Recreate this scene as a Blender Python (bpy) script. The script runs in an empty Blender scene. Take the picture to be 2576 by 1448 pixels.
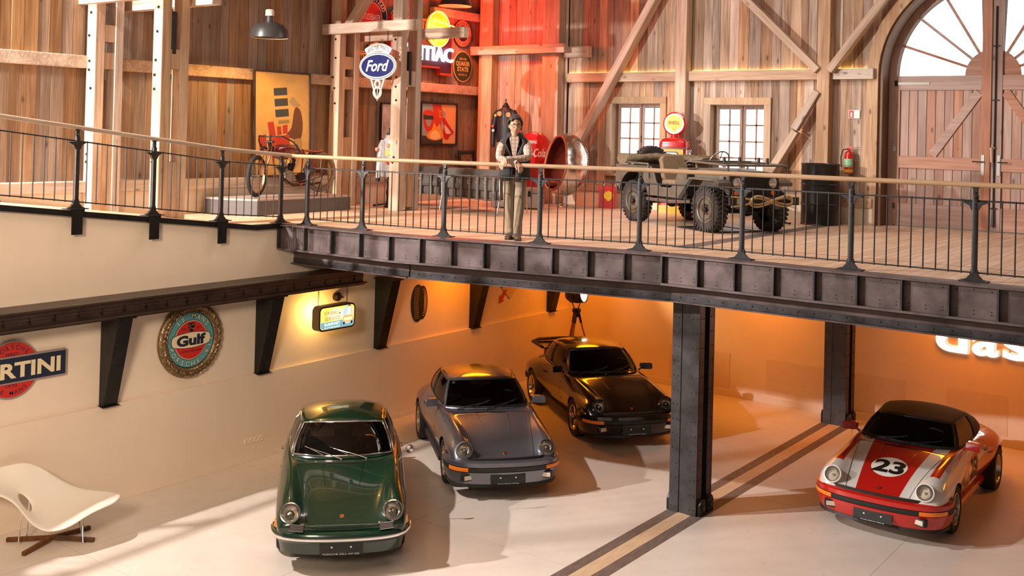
import bpy, bmesh, math, random
from math import sin, cos, pi, radians as R, atan2, sqrt, hypot
from mathutils import Vector, Matrix, Euler
from mathutils.bvhtree import BVHTree
random.seed(7)
SC = bpy.context.scene
C = SC.collection

# ------------------------------------------------------------------ camera
F_PX, ROLL, PITCH, YAW, CY, CAMH = 2648.54, .0247, -.0101, .6404, 308.818, 5.1559
fw = Vector((-sin(YAW)*cos(PITCH), cos(YAW)*cos(PITCH), -sin(PITCH)))
r0 = Vector((cos(YAW), sin(YAW), 0)); u0 = r0.cross(fw)
rt = r0*cos(ROLL)+u0*sin(ROLL); up = -r0*sin(ROLL)+u0*cos(ROLL)
cam = bpy.data.cameras.new('camera'); camo = bpy.data.objects.new('camera', cam); C.objects.link(camo)
M = Matrix.Identity(4)
for i in range(3):
    M[i][0] = rt[i]; M[i][1] = up[i]; M[i][2] = -fw[i]
M[2][3] = CAMH
camo.matrix_world = M
cam.sensor_fit = 'HORIZONTAL'; cam.sensor_width = 36.0; cam.lens = 36*F_PX/2576
cam.shift_y = -(724-CY)/2576; cam.shift_x = 0
cam.clip_start = .1; cam.clip_end = 200
SC.camera = camo
ZF = 3.6331          # level of the mezzanine floor above the showroom floor

# ------------------------------------------------------------------ world, exposure, large lights
SC.view_settings.view_transform = 'Standard'; SC.view_settings.look = 'None'
SC.view_settings.exposure = 0.5; SC.view_settings.gamma = 1.0
SC.view_settings.use_curve_mapping = False
w = bpy.data.worlds.new('world'); SC.world = w; w.use_nodes = True
bg = w.node_tree.nodes['Background']; bg.inputs[0].default_value = (1.0, .80, .62, 1); bg.inputs[1].default_value = .12

def lamp(name, kind, loc, energy, color, **k):
    d = bpy.data.lights.new(name, kind); d.energy = energy; d.color = color
    o = bpy.data.objects.new(name, d); C.objects.link(o); o.location = loc
    tgt = k.pop('target', None)
    for a, b in k.items(): setattr(d, a, b)
    if tgt is not None:
        o.rotation_euler = (Vector(tgt)-Vector(loc)).to_track_quat('-Z', 'Y').to_euler()
    return o
KEY = (1.0, .91, .85)
lamp('key_spotlight', 'SPOT', (-14.9, 1.5, 6.45), 5400, KEY, target=(-9.0, 17, 4.6), spot_size=R(80), spot_blend=.5, shadow_soft_size=.09)
lamp('high_spotlight', 'SPOT', (-14.7, 4.0, 10.9), 4400, KEY, target=(-8.5, 13, 0.8), spot_size=R(78), spot_blend=.4, shadow_soft_size=.12)
lamp('hall_fill_light', 'AREA', (-6.0, 4.5, 11.5), 200, (1.0, .72, .50), target=(-7.5, 6.5, 0), shape='RECTANGLE', size=9., size_y=6.)  # soft overhead fill added for the open hall, not a known fixture
lamp('left_wall_fill_light', 'SPOT', (-3.5, -2.0, 7.0), 3600, (1.0, .79, .60), target=(-12.9, 6.6, 2.0), spot_size=R(51), spot_blend=.9, shadow_soft_size=1.2)  # unseen spot added to brighten the left wall
ORANGE = (1.0, .26, .006)
for k, (x, y) in enumerate(((-11.9, 18.7), (-8.2, 18.7), (-4.6, 18.7), (-12.2, 15.4), (-1.4, 18.4))):
    lamp('under_deck_light', 'AREA', (x, y, 2.80), 26, ORANGE, target=(x, y+.35, 0), shape='DISK', size=.9)
lamp('deck_fill_light', 'AREA', (-8.0, 15.0, 9.3), 140, KEY, target=(-8.0, 15.2, 0), shape='RECTANGLE', size=5., size_y=2.)  # added area light that lifts the brightness of the deck boards

# ------------------------------------------------------------------ helpers
MATS = {}
def nd(nt, t, **k):
    n = nt.nodes.new(t)
    for a, b in k.items(): setattr(n, a, b)
    return n
def mat(name, col, rough=.5, metal=0., var=0., scale=8., bump=0., coat=0., spec=.5, emis=None, estr=0., stretch=None, rnd=0., rough_var=0.):
    if name in MATS: return MATS[name]
    m = bpy.data.materials.new(name); m.use_nodes = True; MATS[name] = m
    nt = m.node_tree; b = nt.nodes['Principled BSDF']
    c = tuple(col)+(1,)
    b.inputs['Base Color'].default_value = c; b.inputs['Roughness'].default_value = rough
    b.inputs['Metallic'].default_value = metal; b.inputs['Specular IOR Level'].default_value = spec
    if coat: b.inputs['Coat Weight'].default_value = coat; b.inputs['Coat Roughness'].default_value = .03
    if emis is not None:
        b.inputs['Emission Color'].default_value = tuple(emis)+(1,); b.inputs['Emission Strength'].default_value = estr
    if var or bump or rnd or rough_var:
        tc = nd(nt, 'ShaderNodeTexCoord'); mp = nd(nt, 'ShaderNodeMapping')
        nt.links.new(tc.outputs['Object'], mp.inputs[0])
        if stretch: mp.inputs['Scale'].default_value = stretch
        no = nd(nt, 'ShaderNodeTexNoise'); no.inputs['Scale'].default_value = scale; no.inputs['Detail'].default_value = 5
        no.inputs['Roughness'].default_value = .6
        nt.links.new(mp.outputs[0], no.inputs[0])
        if var or rnd:
            hs = nd(nt, 'ShaderNodeHueSaturation'); hs.inputs['Color'].default_value = c
            mr = nd(nt, 'ShaderNodeMapRange'); mr.inputs[1].default_value = .3; mr.inputs[2].default_value = .7
            mr.inputs[3].default_value = 1-var; mr.inputs[4].default_value = 1+var
            nt.links.new(no.outputs[0], mr.inputs[0]); src = mr.outputs[0]
            if rnd:
                oi = nd(nt, 'ShaderNodeObjectInfo')
                m2 = nd(nt, 'ShaderNodeMapRange'); m2.inputs[3].default_value = 1-rnd; m2.inputs[4].default_value = 1+rnd
                nt.links.new(oi.outputs['Random'], m2.inputs[0])
                mu = nd(nt, 'ShaderNodeMath', operation='MULTIPLY')
                nt.links.new(src, mu.inputs[0]); nt.links.new(m2.outputs[0], mu.inputs[1]); src = mu.outputs[0]
            nt.links.new(src, hs.inputs['Value']); nt.links.new(hs.outputs[0], b.inputs['Base Color'])
        if rough_var:
            m3 = nd(nt, 'ShaderNodeMapRange'); m3.inputs[1].default_value = .3; m3.inputs[2].default_value = .7
            m3.inputs[3].default_value = max(.02, rough-rough_var); m3.inputs[4].default_value = rough+rough_var
            nt.links.new(no.outputs[0], m3.inputs[0]); nt.links.new(m3.outputs[0], b.inputs['Roughness'])
        if bump:
            bm_ = nd(nt, 'ShaderNodeBump'); bm_.inputs['Strength'].default_value = bump; bm_.inputs['Distance'].default_value = .01
            nt.links.new(no.outputs[0], bm_.inputs['Height']); nt.links.new(bm_.outputs[0], b.inputs['Normal'])
    return m

def wood(name, c1, c2, axis='Z', scale=5., rough=.75, hue=.04, val=.28, knots=True):
    """weathered timber: long grain along an axis, knots, each board its own tone"""
    if name in MATS: return MATS[name]
    m = bpy.data.materials.new(name); m.use_nodes = True; MATS[name] = m
    nt = m.node_tree; b = nt.nodes['Principled BSDF']; b.inputs['Roughness'].default_value = rough; b.inputs['Specular IOR Level'].default_value = .25
    tc = nd(nt, 'ShaderNodeTexCoord'); oi = nd(nt, 'ShaderNodeObjectInfo')
    ad = nd(nt, 'ShaderNodeVectorMath', operation='ADD'); cb = nd(nt, 'ShaderNodeCombineXYZ')
    ml = nd(nt, 'ShaderNodeMath', operation='MULTIPLY'); ml.inputs[1].default_value = 37.
    nt.links.new(oi.outputs['Random'], ml.inputs[0])
    for i in range(3): nt.links.new(ml.outputs[0], cb.inputs[i])
    nt.links.new(tc.outputs['Object'], ad.inputs[0]); nt.links.new(cb.outputs[0], ad.inputs[1])
    mp = nd(nt, 'ShaderNodeMapping'); s = [scale*4]*3; s['XYZ'.index(axis)] = scale*.22; mp.inputs['Scale'].default_value = s
    nt.links.new(ad.outputs[0], mp.inputs[0])
    no = nd(nt, 'ShaderNodeTexNoise'); no.inputs['Scale'].default_value = 1.; no.inputs['Detail'].default_value = 6; no.inputs['Distortion'].default_value = .6
    nt.links.new(mp.outputs[0], no.inputs[0])
    mp2 = nd(nt, 'ShaderNodeMapping'); s2 = [scale*.55]*3; s2['XYZ'.index(axis)] = scale*.12; mp2.inputs['Scale'].default_value = s2
    nt.links.new(ad.outputs[0], mp2.inputs[0])
    n2 = nd(nt, 'ShaderNodeTexNoise'); n2.inputs['Scale'].default_value = 1.; n2.inputs['Detail'].default_value = 3
    nt.links.new(mp2.outputs[0], n2.inputs[0])
    ax = nd(nt, 'ShaderNodeMath', operation='ADD'); nt.links.new(no.outputs[0], ax.inputs[0]); nt.links.new(n2.outputs[0], ax.inputs[1])
    mr = nd(nt, 'ShaderNodeMapRange'); mr.inputs[1].default_value = .75; mr.inputs[2].default_value = 1.3
    nt.links.new(ax.outputs[0], mr.inputs[0])
    mx = nd(nt, 'ShaderNodeMix', data_type='RGBA'); mx.inputs[6].default_value = tuple(c1)+(1,); mx.inputs[7].default_value = tuple(c2)+(1,)
    nt.links.new(mr.outputs[0], mx.inputs[0]); col = mx.outputs[2]
    if knots:
        mp3 = nd(nt, 'ShaderNodeMapping'); s3 = [4.2]*3; s3['XYZ'.index(axis)] = 1.9; mp3.inputs['Scale'].default_value = s3
        nt.links.new(ad.outputs[0], mp3.inputs[0])
        vo = nd(nt, 'ShaderNodeTexVoronoi'); vo.inputs['Scale'].default_value = 1.; nt.links.new(mp3.outputs[0], vo.inputs[0])
        k = nd(nt, 'ShaderNodeMapRange'); k.inputs[1].default_value = .05; k.inputs[2].default_value = .14; k.inputs[3].default_value = .45; k.inputs[4].default_value = 1.
        nt.links.new(vo.outputs['Distance'], k.inputs[0])
        mk = nd(nt, 'ShaderNodeMix', data_type='RGBA', blend_type='MULTIPLY'); mk.inputs[0].default_value = 1.
        nt.links.new(col, mk.inputs[6]); nt.links.new(k.outputs[0], mk.inputs[7]); col = mk.outputs[2]
    hs = nd(nt, 'ShaderNodeHueSaturation'); nt.links.new(col, hs.inputs['Color'])
    v = nd(nt, 'ShaderNodeMapRange'); v.inputs[3].default_value = 1-val; v.inputs[4].default_value = 1+val; nt.links.new(oi.outputs['Random'], v.inputs[0]); nt.links.new(v.outputs[0], hs.inputs['Value'])
    h2 = nd(nt, 'ShaderNodeMath', operation='FRACT'); m7 = nd(nt, 'ShaderNodeMath', operation='MULTIPLY'); m7.inputs[1].default_value = 7.31
    nt.links.new(oi.outputs['Random'], m7.inputs[0]); nt.links.new(m7.outputs[0], h2.inputs[0])
    sv = nd(nt, 'ShaderNodeMapRange'); sv.inputs[3].default_value = .65; sv.inputs[4].default_value = 1.25; nt.links.new(h2.outputs[0], sv.inputs[0]); nt.links.new(sv.outputs[0], hs.inputs['Saturation'])
    nt.links.new(hs.outputs[0], b.inputs['Base Color'])
    bp = nd(nt, 'ShaderNodeBump'); bp.inputs['Strength'].default_value = .35; bp.inputs['Distance'].default_value = .01
    nt.links.new(no.outputs[0], bp.inputs['Height']); nt.links.new(bp.outputs[0], b.inputs['Normal'])
    return m

def glassmat(name, tint, rough=.02, alpha=.5):
    """tinted pane: partly see-through, mirror-like at the surface"""
    if name in MATS: return MATS[name]
    m = bpy.data.materials.new(name); m.use_nodes = True; MATS[name] = m
    nt = m.node_tree; nt.nodes.remove(nt.nodes['Principled BSDF']); out = nt.nodes['Material Output']
    t = nd(nt, 'ShaderNodeBsdfTransparent'); t.inputs[0].default_value = tuple(tint)+(1,)
    g = nd(nt, 'ShaderNodeBsdfGlossy'); g.inputs['Roughness'].default_value = rough; g.inputs[0].default_value = (1, 1, 1, 1)
    fr = nd(nt, 'ShaderNodeFresnel'); fr.inputs[0].default_value = 1.5
    mx = nd(nt, 'ShaderNodeMixShader'); nt.links.new(fr.outputs[0], mx.inputs[0]); nt.links.new(t.outputs[0], mx.inputs[1]); nt.links.new(g.outputs[0], mx.inputs[2])
    nt.links.new(mx.outputs[0], out.inputs[0])
    return m

class MB:
    """collects shapes into one mesh; faces carry a material slot"""
    def __init__(s): s.v = []; s.f = []; s.mi = []; s.cur = 0
    def add(s, vs, fs):
        o = len(s.v); s.v += [tuple(p) for p in vs]
        s.f += [tuple(i+o for i in f) for f in fs]; s.mi += [s.cur]*len(fs); return s
    def box(s, c, d, rot=None):
        x, y, z = d[0]/2, d[1]/2, d[2]/2
        vs = [Vector((a*x, b*y, e*z)) for a in (-1, 1) for b in (-1, 1) for e in (-1, 1)]
        if rot is not None:
            m = rot if isinstance(rot, Matrix) else Euler(rot).to_matrix()
            vs = [m @ p for p in vs]
        vs = [p+Vector(c) for p in vs]
        return s.add(vs, [(0, 1, 3, 2), (4, 6, 7, 5), (0, 4, 5, 1), (2, 3, 7, 6), (0, 2, 6, 4), (1, 5, 7, 3)])
    def box2(s, a, b):
        return s.box([(p+q)/2 for p, q in zip(a, b)], [abs(q-p) for p, q in zip(a, b)])
    def beam(s, p, q, w, h, upv=(0, 0, 1)):
        p = Vector(p); q = Vector(q); d = (q-p); L = d.length; d.normalize()
        sd = d.cross(Vector(upv))
        if sd.length < 1e-4: sd = d.cross(Vector((1, 0, 0)))
        sd.normalize(); u = sd.cross(d)
        m = Matrix((sd, d, u)).transposed()
        return s.box((p+q)/2, (w, L, h), m)
    def ring(s, c, ax, r, n, ref=None, sy=1.):
        ax = Vector(ax).normalized(); ref = Vector(ref) if ref else (Vector((0, 0, 1)) if abs(ax.z) < .9 else Vector((1, 0, 0)))
        u = (ref-ax*ref.dot(ax)).normalized(); v = ax.cross(u)
        return [Vector(c)+u*(r*cos(2*pi*i/n))+v*(r*sy*sin(2*pi*i/n)) for i in range(n)]
    def cyl(s, p, q, r, r2=None, n=12, caps=True):
        r2 = r if r2 is None else r2; ax = Vector(q)-Vector(p)
        a = s.ring(p, ax, r, n); b = s.ring(q, ax, r2, n)
        fs = [(i, (i+1) % n, n+(i+1) % n, n+i) for i in range(n)]
        if caps: fs += [tuple(range(n-1, -1, -1)), tuple(range(n, 2*n))]
        return s.add(a+b, fs)
    def tube(s, pts, r, n=8, closed=False, caps=True):
        pts = [Vector(p) for p in pts]; N = len(pts); rs = r if isinstance(r, (list, tuple)) else [r]*N
        vs = []; u = None
        for i, p in enumerate(pts):
            a = pts[i-1] if (i or closed) else p; b = pts[(i+1) % N] if (i < N-1 or closed) else p
            t = (b-a)
            if t.length < 1e-9: t = Vector((0, 0, 1))
            t.normalize()
            if u is None:
                u = t.orthogonal().normalized()
            else:
                u = (u-t*u.dot(t))
                if u.length < 1e-6: u = t.orthogonal()
                u.normalize()
            v = t.cross(u)
            vs += [p+u*(rs[i]*cos(2*pi*k/n))+v*(rs[i]*sin(2*pi*k/n)) for k in range(n)]
        fs = []
        for i in range(N if closed else N-1):
            j = (i+1) % N
            fs += [(i*n+k, i*n+(k+1) % n, j*n+(k+1) % n, j*n+k) for k in range(n)]
        if caps and not closed: fs += [tuple(range(n-1, -1, -1)), tuple(range((N-1)*n, N*n))]
        return s.add(vs, fs)
    def lathe(s, prof, c=(0, 0, 0), ax=(0, 0, 1), n=24, closed=False, sy=1., a0=0., a1=2*pi, caps=False):
        """prof: (radius, height along axis)"""
        ax = Vector(ax).normalized(); ref = Vector((0, 0, 1)) if abs(ax.z) < .9 else Vector((1, 0, 0))
        u = (ref-ax*ref.dot(ax)).normalized(); v = ax.cross(u); c = Vector(c)
        full = abs(a1-a0-2*pi) < 1e-6; N = n if full else n+1
        vs = []
        for r, h in prof:
            vs += [c+ax*h+u*(r*cos(a0+(a1-a0)*i/n))+v*(r*sy*sin(a0+(a1-a0)*i/n)) for i in range(N)]
        P = len(prof); fs = []
        for j in range(P if closed else P-1):
            k = (j+1) % P
            fs += [(j*N+i, j*N+(i+1) % N, k*N+(i+1) % N, k*N+i) for i in range(n)]
        if not closed and full and caps:
            if prof[0][0] > 1e-5: fs.append(tuple(range(N-1, -1, -1)))
            if prof[-1][0] > 1e-5: fs.append(tuple(range((P-1)*N, P*N)))
        return s.add(vs, fs)
    def prism(s, pts, depth, m=None, z0=0.):
        """2-D outline (x, y) pushed out along local z from z0 to z0+depth, then moved by matrix m"""
        n = len(pts)
        area = sum(pts[i][0]*pts[(i+1) % n][1]-pts[(i+1) % n][0]*pts[i][1] for i in range(n))
        if area < 0: pts = pts[::-1]
        vs = [Vector((x, y, z0)) for x, y in pts]+[Vector((x, y, z0+depth)) for x, y in pts]
        if m is not None: vs = [m @ p for p in vs]
        return s.add(vs, [tuple(range(n-1, -1, -1)), tuple(range(n, 2*n))]+[(i, (i+1) % n, n+(i+1) % n, n+i) for i in range(n)])
    def sphere(s, c, r, nu=12, nv=8, sc=(1, 1, 1)):
        vs = []; fs = []
        for j in range(nv+1):
            t = pi*j/nv
            for i in range(nu):
                a = 2*pi*i/nu; vs.append((c[0]+r*sc[0]*sin(t)*cos(a), c[1]+r*sc[1]*sin(t)*sin(a), c[2]-r*sc[2]*cos(t)))
        for j in range(nv):
            fs += [(j*nu+i, j*nu+(i+1) % nu, (j+1)*nu+(i+1) % nu, (j+1)*nu+i) for i in range(nu)]
        return s.add(vs, fs)
    def grid(s, rows, closed=False):
        n = len(rows[0]); vs = [p for r in rows for p in r]; fs = []
        for j in range(len(rows)-1):
            for i in range(n if closed else n-1):
                fs.append((j*n+i, j*n+(i+1) % n, (j+1)*n+(i+1) % n, (j+1)*n+i))
        return s.add(vs, fs)
    def xform(s, m):
        s.v = [tuple(m @ Vector(p)) for p in s.v]; return s
    def mesh(s, name, mats, smooth=None, weld=False):
        me = bpy.data.meshes.new(name); me.from_pydata(s.v, [], s.f)
        for m in (mats if isinstance(mats, (list, tuple)) else [mats]): me.materials.append(m)
        me.polygons.foreach_set('material_index', s.mi)
        if weld:
            b = bmesh.new(); b.from_mesh(me); bmesh.ops.remove_doubles(b, verts=b.verts, dist=1e-5); bmesh.ops.recalc_face_normals(b, faces=b.faces); b.to_mesh(me); b.free()
        if smooth is not None:
            me.polygons.foreach_set('use_smooth', [True]*len(me.polygons))
            if smooth < 180: me.set_sharp_from_angle(angle=R(smooth))
        me.update(); return me
    def build(s, name, mats, parent=None, smooth=None, weld=False, bevel=0., sub=0, loc=None, rot=None):
        me = s.mesh(name, mats, smooth, weld)
        o = bpy.data.objects.new(name, me); C.objects.link(o)
        if parent is not None: o.parent = parent
        if loc is not None: o.location = loc
        if rot is not None: o.rotation_euler = rot
        if bevel:
            md = o.modifiers.new('bevel', 'BEVEL'); md.width = bevel; md.segments = 2; md.limit_method = 'ANGLE'; md.angle_limit = R(40)
        if sub:
            md = o.modifiers.new('sub', 'SUBSURF'); md.levels = sub; md.render_levels = sub
        return o

def tag(o, label=None, cat=None, group=None, kind=None):
    if label: o['label'] = label
    if cat: o['category'] = cat
    if group: o['group'] = group
    if kind: o['kind'] = kind
    return o
def thing(name, label, cat, loc=(0, 0, 0), rot=(0, 0, 0), group=None):
    o = bpy.data.objects.new(name, None); C.objects.link(o); o.location = loc; o.rotation_euler = rot
    o.empty_display_size = .1
    return tag(o, label, cat, group)
def struct_root(name):
    o = bpy.data.objects.new(name, None); C.objects.link(o); o['kind'] = 'structure'; return o
def inst(me, name, parent, loc=(0, 0, 0), rot=(0, 0, 0), scale=(1, 1, 1)):
    o = bpy.data.objects.new(name, me); C.objects.link(o); o.parent = parent; o.location = loc; o.rotation_euler = rot; o.scale = scale
    return o

_txt = {}
TMPS = bpy.data.scenes.new('workbench')          # scratch scene for evaluating shapes; removed at the end
def evaluated_mesh(o):
    with bpy.context.temp_override(scene=TMPS, view_layer=TMPS.view_layers[0]):
        dg = bpy.context.evaluated_depsgraph_get(); dg.update(); return bpy.data.meshes.new_from_object(o.evaluated_get(dg))
def text_geo(s, size=1., bold=0., shear=0., space=1., res=3):
    """outline of the lettering as (verts, faces), baseline at y=0, centred in x"""
    key = (s, bold, shear, space, res)
    if key not in _txt:
        cu = bpy.data.curves.new('t', 'FONT'); cu.body = s; cu.size = 1.; cu.align_x = 'CENTER'; cu.offset = bold; cu.shear = shear
        cu.space_character = space; cu.resolution_u = res; cu.fill_mode = 'BOTH'
        o = bpy.data.objects.new('t', cu); TMPS.collection.objects.link(o)
        me = evaluated_mesh(o)
        _txt[key] = ([tuple(v.co) for v in me.vertices], [tuple(p.vertices) for p in me.polygons])
        bpy.data.objects.remove(o); bpy.data.curves.remove(cu); bpy.data.meshes.remove(me)
    v, f = _txt[key]
    return [(x*size, y*size, z*size) for x, y, z in v], f
def add_text(mb, s, x, y, h, z=0., bold=.0, shear=0., space=1., width=None, rot=0., sx=1.):
    """h = cap height; centred on x; baseline y; width: squeeze to this width"""
    v, f = text_geo(s, h/.73, bold, shear, space)
    if not v: return mb
    if width:
        x0 = min(p[0] for p in v); x1 = max(p[0] for p in v); k = width/(x1-x0); v = [((p[0]-(x0+x1)/2)*k, p[1], p[2]) for p in v]
    c, s_ = cos(rot), sin(rot)
    return mb.add([(x+c*a*sx-s_*b, y+s_*a*sx+c*b, z) for a, b, _ in v], f)
def arc_text(mb, s, r, mid, h, z=0., spread=None, inside=False, bold=.0, sx=1., sq=1., cx=0., cy=0.):
    """letters round a circle, mid angle in degrees; inside: feet outward"""
    n = len(s); step = spread/(max(1, n-1)) if spread else R(12)
    for i, ch in enumerate(s):
        if ch == ' ': continue
        a = R(mid)+(step*(i-(n-1)/2))*(1 if inside else -1)
        rot = a+pi/2 if inside else a-pi/2
        rr = r
        v, f = text_geo(ch, h/.73, bold)
        c, s_ = cos(rot), sin(rot)
        mb.add([(cx+sx*(rr*cos(a)+c*p*sq-s_*q), cy+rr*sin(a)+s_*p*sq+c*q, z) for p, q, _ in v], f)
    return mb
def ell(rx, ry=None, n=40, cx=0., cy=0., a0=0., a1=2*pi):
    ry = rx if ry is None else ry
    full = abs(a1-a0-2*pi) < 1e-6
    return [(cx+rx*cos(a0+(a1-a0)*i/n), cy+ry*sin(a0+(a1-a0)*i/n)) for i in range(n if full else n+1)]
def rrect(w_, h_, r, n=6, cx=0., cy=0.):
    p = []
    for a, (sx, sy) in enumerate(((1, 1), (-1, 1), (-1, -1), (1, -1))):
        for i in range(n+1):
            t = pi/2*(a+i/n); p.append((cx+sx*(w_/2-r)+r*cos(t), cy+sy*(h_/2-r)+r*sin(t)))
    return p
def annulus(mb, r1, r2, z0, z1, n=48, sx=1., cx=0., cy=0.):
    rows = []
    for r, z in ((r1, z0), (r1, z1), (r2, z1), (r2, z0)):
        rows.append([(cx+sx*r*cos(2*pi*i/n), cy+r*sin(2*pi*i/n), z) for i in range(n)])
    rows.append(rows[0]); return mb.grid(rows, closed=True)
LEFTWALL = (R(90), 0, R(90))      # local x -> +Y, y -> +Z, z -> +X
BACKWALL = (R(90), 0, 0)          # local x -> +X, y -> +Z, z -> -Y

# ------------------------------------------------------------------ shared materials
PLASTER = mat('cream plaster', (.82, .68, .54), .6, var=.03, scale=2.)
PLASTER2 = mat('cream lacquered panel', (.80, .66, .52), .32, var=.02, scale=1.5, spec=.4)
STEEL = mat('dark mill steel', (.085, .08, .085), .42, .75, var=.35, scale=3., rough_var=.12)
STEEL2 = mat('girder plate steel', (.15, .115, .115), .45, .6, var=.3, scale=2.5, rough_var=.12)
STEELB = mat('blackened steel', (.025, .022, .02), .4, .6, var=.3, scale=4.)
BLACK = mat('black paint', (.012, .012, .012), .35)
CHROME = mat('chrome', (.85, .85, .86), .09, 1.)
RUBBER = mat('black rubber', (.018, .017, .017), .7, var=.2, scale=20.)
W_LEFT = wood('aged brown boards', (.20, .115, .065), (.37, .235, .145), 'Z', val=.16)
W_BACK = wood('mixed reclaimed boards', (.27, .165, .105), (.64, .46, .33), 'Z', val=.36)
W_BEAMX = wood('hewn timber x', (.40, .255, .165), (.68, .50, .36), 'X', val=.12)
W_BEAMY = wood('hewn timber y', (.40, .255, .165), (.68, .50, .36), 'Y', val=.12)
W_BEAMZ = wood('hewn timber z', (.40, .255, .165), (.68, .50, .36), 'Z', val=.14)
W_DOOR = wood('stained door boards', (.34, .18, .13), (.54, .32, .24), 'Z', val=.10, rough=.5)
W_DOORX = wood('stained door rails', (.34, .18, .13), (.54, .32, .24), 'X', val=.06, rough=.5)
W_RAIL = wood('oak handrail', (.38, .23, .12), (.54, .35, .20), 'X', val=.04, rough=.4, knots=False)
# ================================================================== THE ROOM
# ---- showroom floor
def floor_mat():
    m = bpy.data.materials.new('pale poured floor'); m.use_nodes = True
    nt = m.node_tree; b = nt.nodes['Principled BSDF']
    tc = nd(nt, 'ShaderNodeTexCoord')
    n1 = nd(nt, 'ShaderNodeTexNoise'); n1.inputs['Scale'].default_value = .9; n1.inputs['Detail'].default_value = 7; n1.inputs['Roughness'].default_value = .65
    nt.links.new(tc.outputs['Object'], n1.inputs[0])
    mr = nd(nt, 'ShaderNodeMapRange'); mr.inputs[1].default_value = .3; mr.inputs[2].default_value = .7
    nt.links.new(n1.outputs[0], mr.inputs[0])
    mx = nd(nt, 'ShaderNodeMix', data_type='RGBA'); mx.inputs[6].default_value = (.68, .59, .52, 1); mx.inputs[7].default_value = (.77, .69, .62, 1)
    nt.links.new(mr.outputs[0], mx.inputs[0])
    n2 = nd(nt, 'ShaderNodeTexNoise'); n2.inputs['Scale'].default_value = 6; n2.inputs['Detail'].default_value = 8; nt.links.new(tc.outputs['Object'], n2.inputs[0])
    m2 = nd(nt, 'ShaderNodeMapRange'); m2.inputs[1].default_value = .62; m2.inputs[2].default_value = .8; m2.inputs[3].default_value = 1; m2.inputs[4].default_value = .86
    nt.links.new(n2.outputs[0], m2.inputs[0])
    mm = nd(nt, 'ShaderNodeMix', data_type='RGBA', blend_type='MULTIPLY'); mm.inputs[0].default_value = 1
    nt.links.new(mx.outputs[2], mm.inputs[6]); nt.links.new(m2.outputs[0], mm.inputs[7])
    nt.links.new(mm.outputs[2], b.inputs['Base Color'])
    m3 = nd(nt, 'ShaderNodeMapRange'); m3.inputs[3].default_value = .30; m3.inputs[4].default_value = .5
    nt.links.new(n2.outputs[0], m3.inputs[0]); nt.links.new(m3.outputs[0], b.inputs['Roughness'])
    b.inputs['Specular IOR Level'].default_value = .3
    return m
FLOOR = floor_mat()
mb = MB(); mb.box2((-13.2, -1, -.2), (5, 19.9, 0)); fl = mb.build('floor', FLOOR); fl['kind'] = 'structure'
mb = MB()
for x in (-11.72, -9.3, -4.0, -1.6): mb.box2((x-.003, -1, 0), (x+.003, 19.6, .0012))
for y in (7.15, 10.6, 14.4): mb.box2((-12.85, y-.003, 0), (4, y+.003, .0012))
jm = mat('floor joint sealant', (.56, .46, .38), .6)
for k in range(0): pass
mb.build('expansion_joint', jm, fl)['kind'] = 'stuff'
# rail strips let into the floor between the two steel columns
TR = mat('dark stone strip', (.17, .125, .105), .55, var=.3, scale=5., stretch=(6, 1, 6))
TRM = mat('pale oak strip', (.66, .47, .30), .5, var=.12, scale=4., stretch=(8, 1, 8))
for k, (a, b_, m_) in enumerate(((-6.925, -6.765, TR), (-6.765, -6.555, TRM), (-6.555, -6.395, TR))):
    mb = MB(); mb.box2((a+.002, 2, -.02), (b_-.002, 19.3, .003)); o = mb.build('trim_%d' % (k+1), m_); o['kind'] = 'structure'

# ---- left wall with wainscot, baseboard
RS = .118
def ramp_z(y): return ZF+.011+max(0., RS*(10.7-y)) if y < 10.7 else ZF
root = struct_root('wall_left')
prof = [(0, 0), (19.9, 0), (19.9, 3.36), (11.3, 3.36), (11.25, ZF-.04), (10.7, ZF-.02), (0, ramp_z(0)-.03)]
mL = Matrix(((0, 0, 1, 0), (1, 0, 0, 0), (0, 1, 0, 0), (0, 0, 0, 1)))   # (y, z, x) -> world
mb = MB(); mb.prism(prof, .25, mL, z0=-13.19); mb.build('plaster_face', PLASTER, root)
mb = MB(); mb.box2((-13.0, 0, 0), (-12.88, 19.65, 1.335)); mb.build('wainscot', PLASTER2, root, bevel=.006)
mb = MB(); mb.box2((-12.88, 0, 0), (-12.866, 19.6, .085)); o = mb.build('baseboard_left', PLASTER2, bevel=.003); o['kind'] = 'structure'
# ---- back wall below the deck
root = struct_root('wall_back')
mb = MB(); mb.box2((-13.2, 19.65, 0), (5, 19.95, 3.4)); mb.build('plaster_face', PLASTER, root)
PERF = mat('perforated panel', (.75, .60, .46), .7, var=.05, scale=60.)
for x0, x1 in ((-10.4, -9.05), (-8.28, -5.6), (-4.9, -3.9), (-3.2, -1.9)):
    mb = MB(); mb.box2((x0, 19.644, .18), (x1, 19.65, .86)); mb.build('acoustic_panel', PERF, root)
mb = MB(); mb.box2((-12.9, 19.63, 0), (5, 19.65, .13)); o = mb.build('baseboard_back', PLASTER2, bevel=.003); o['kind'] = 'structure'

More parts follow.
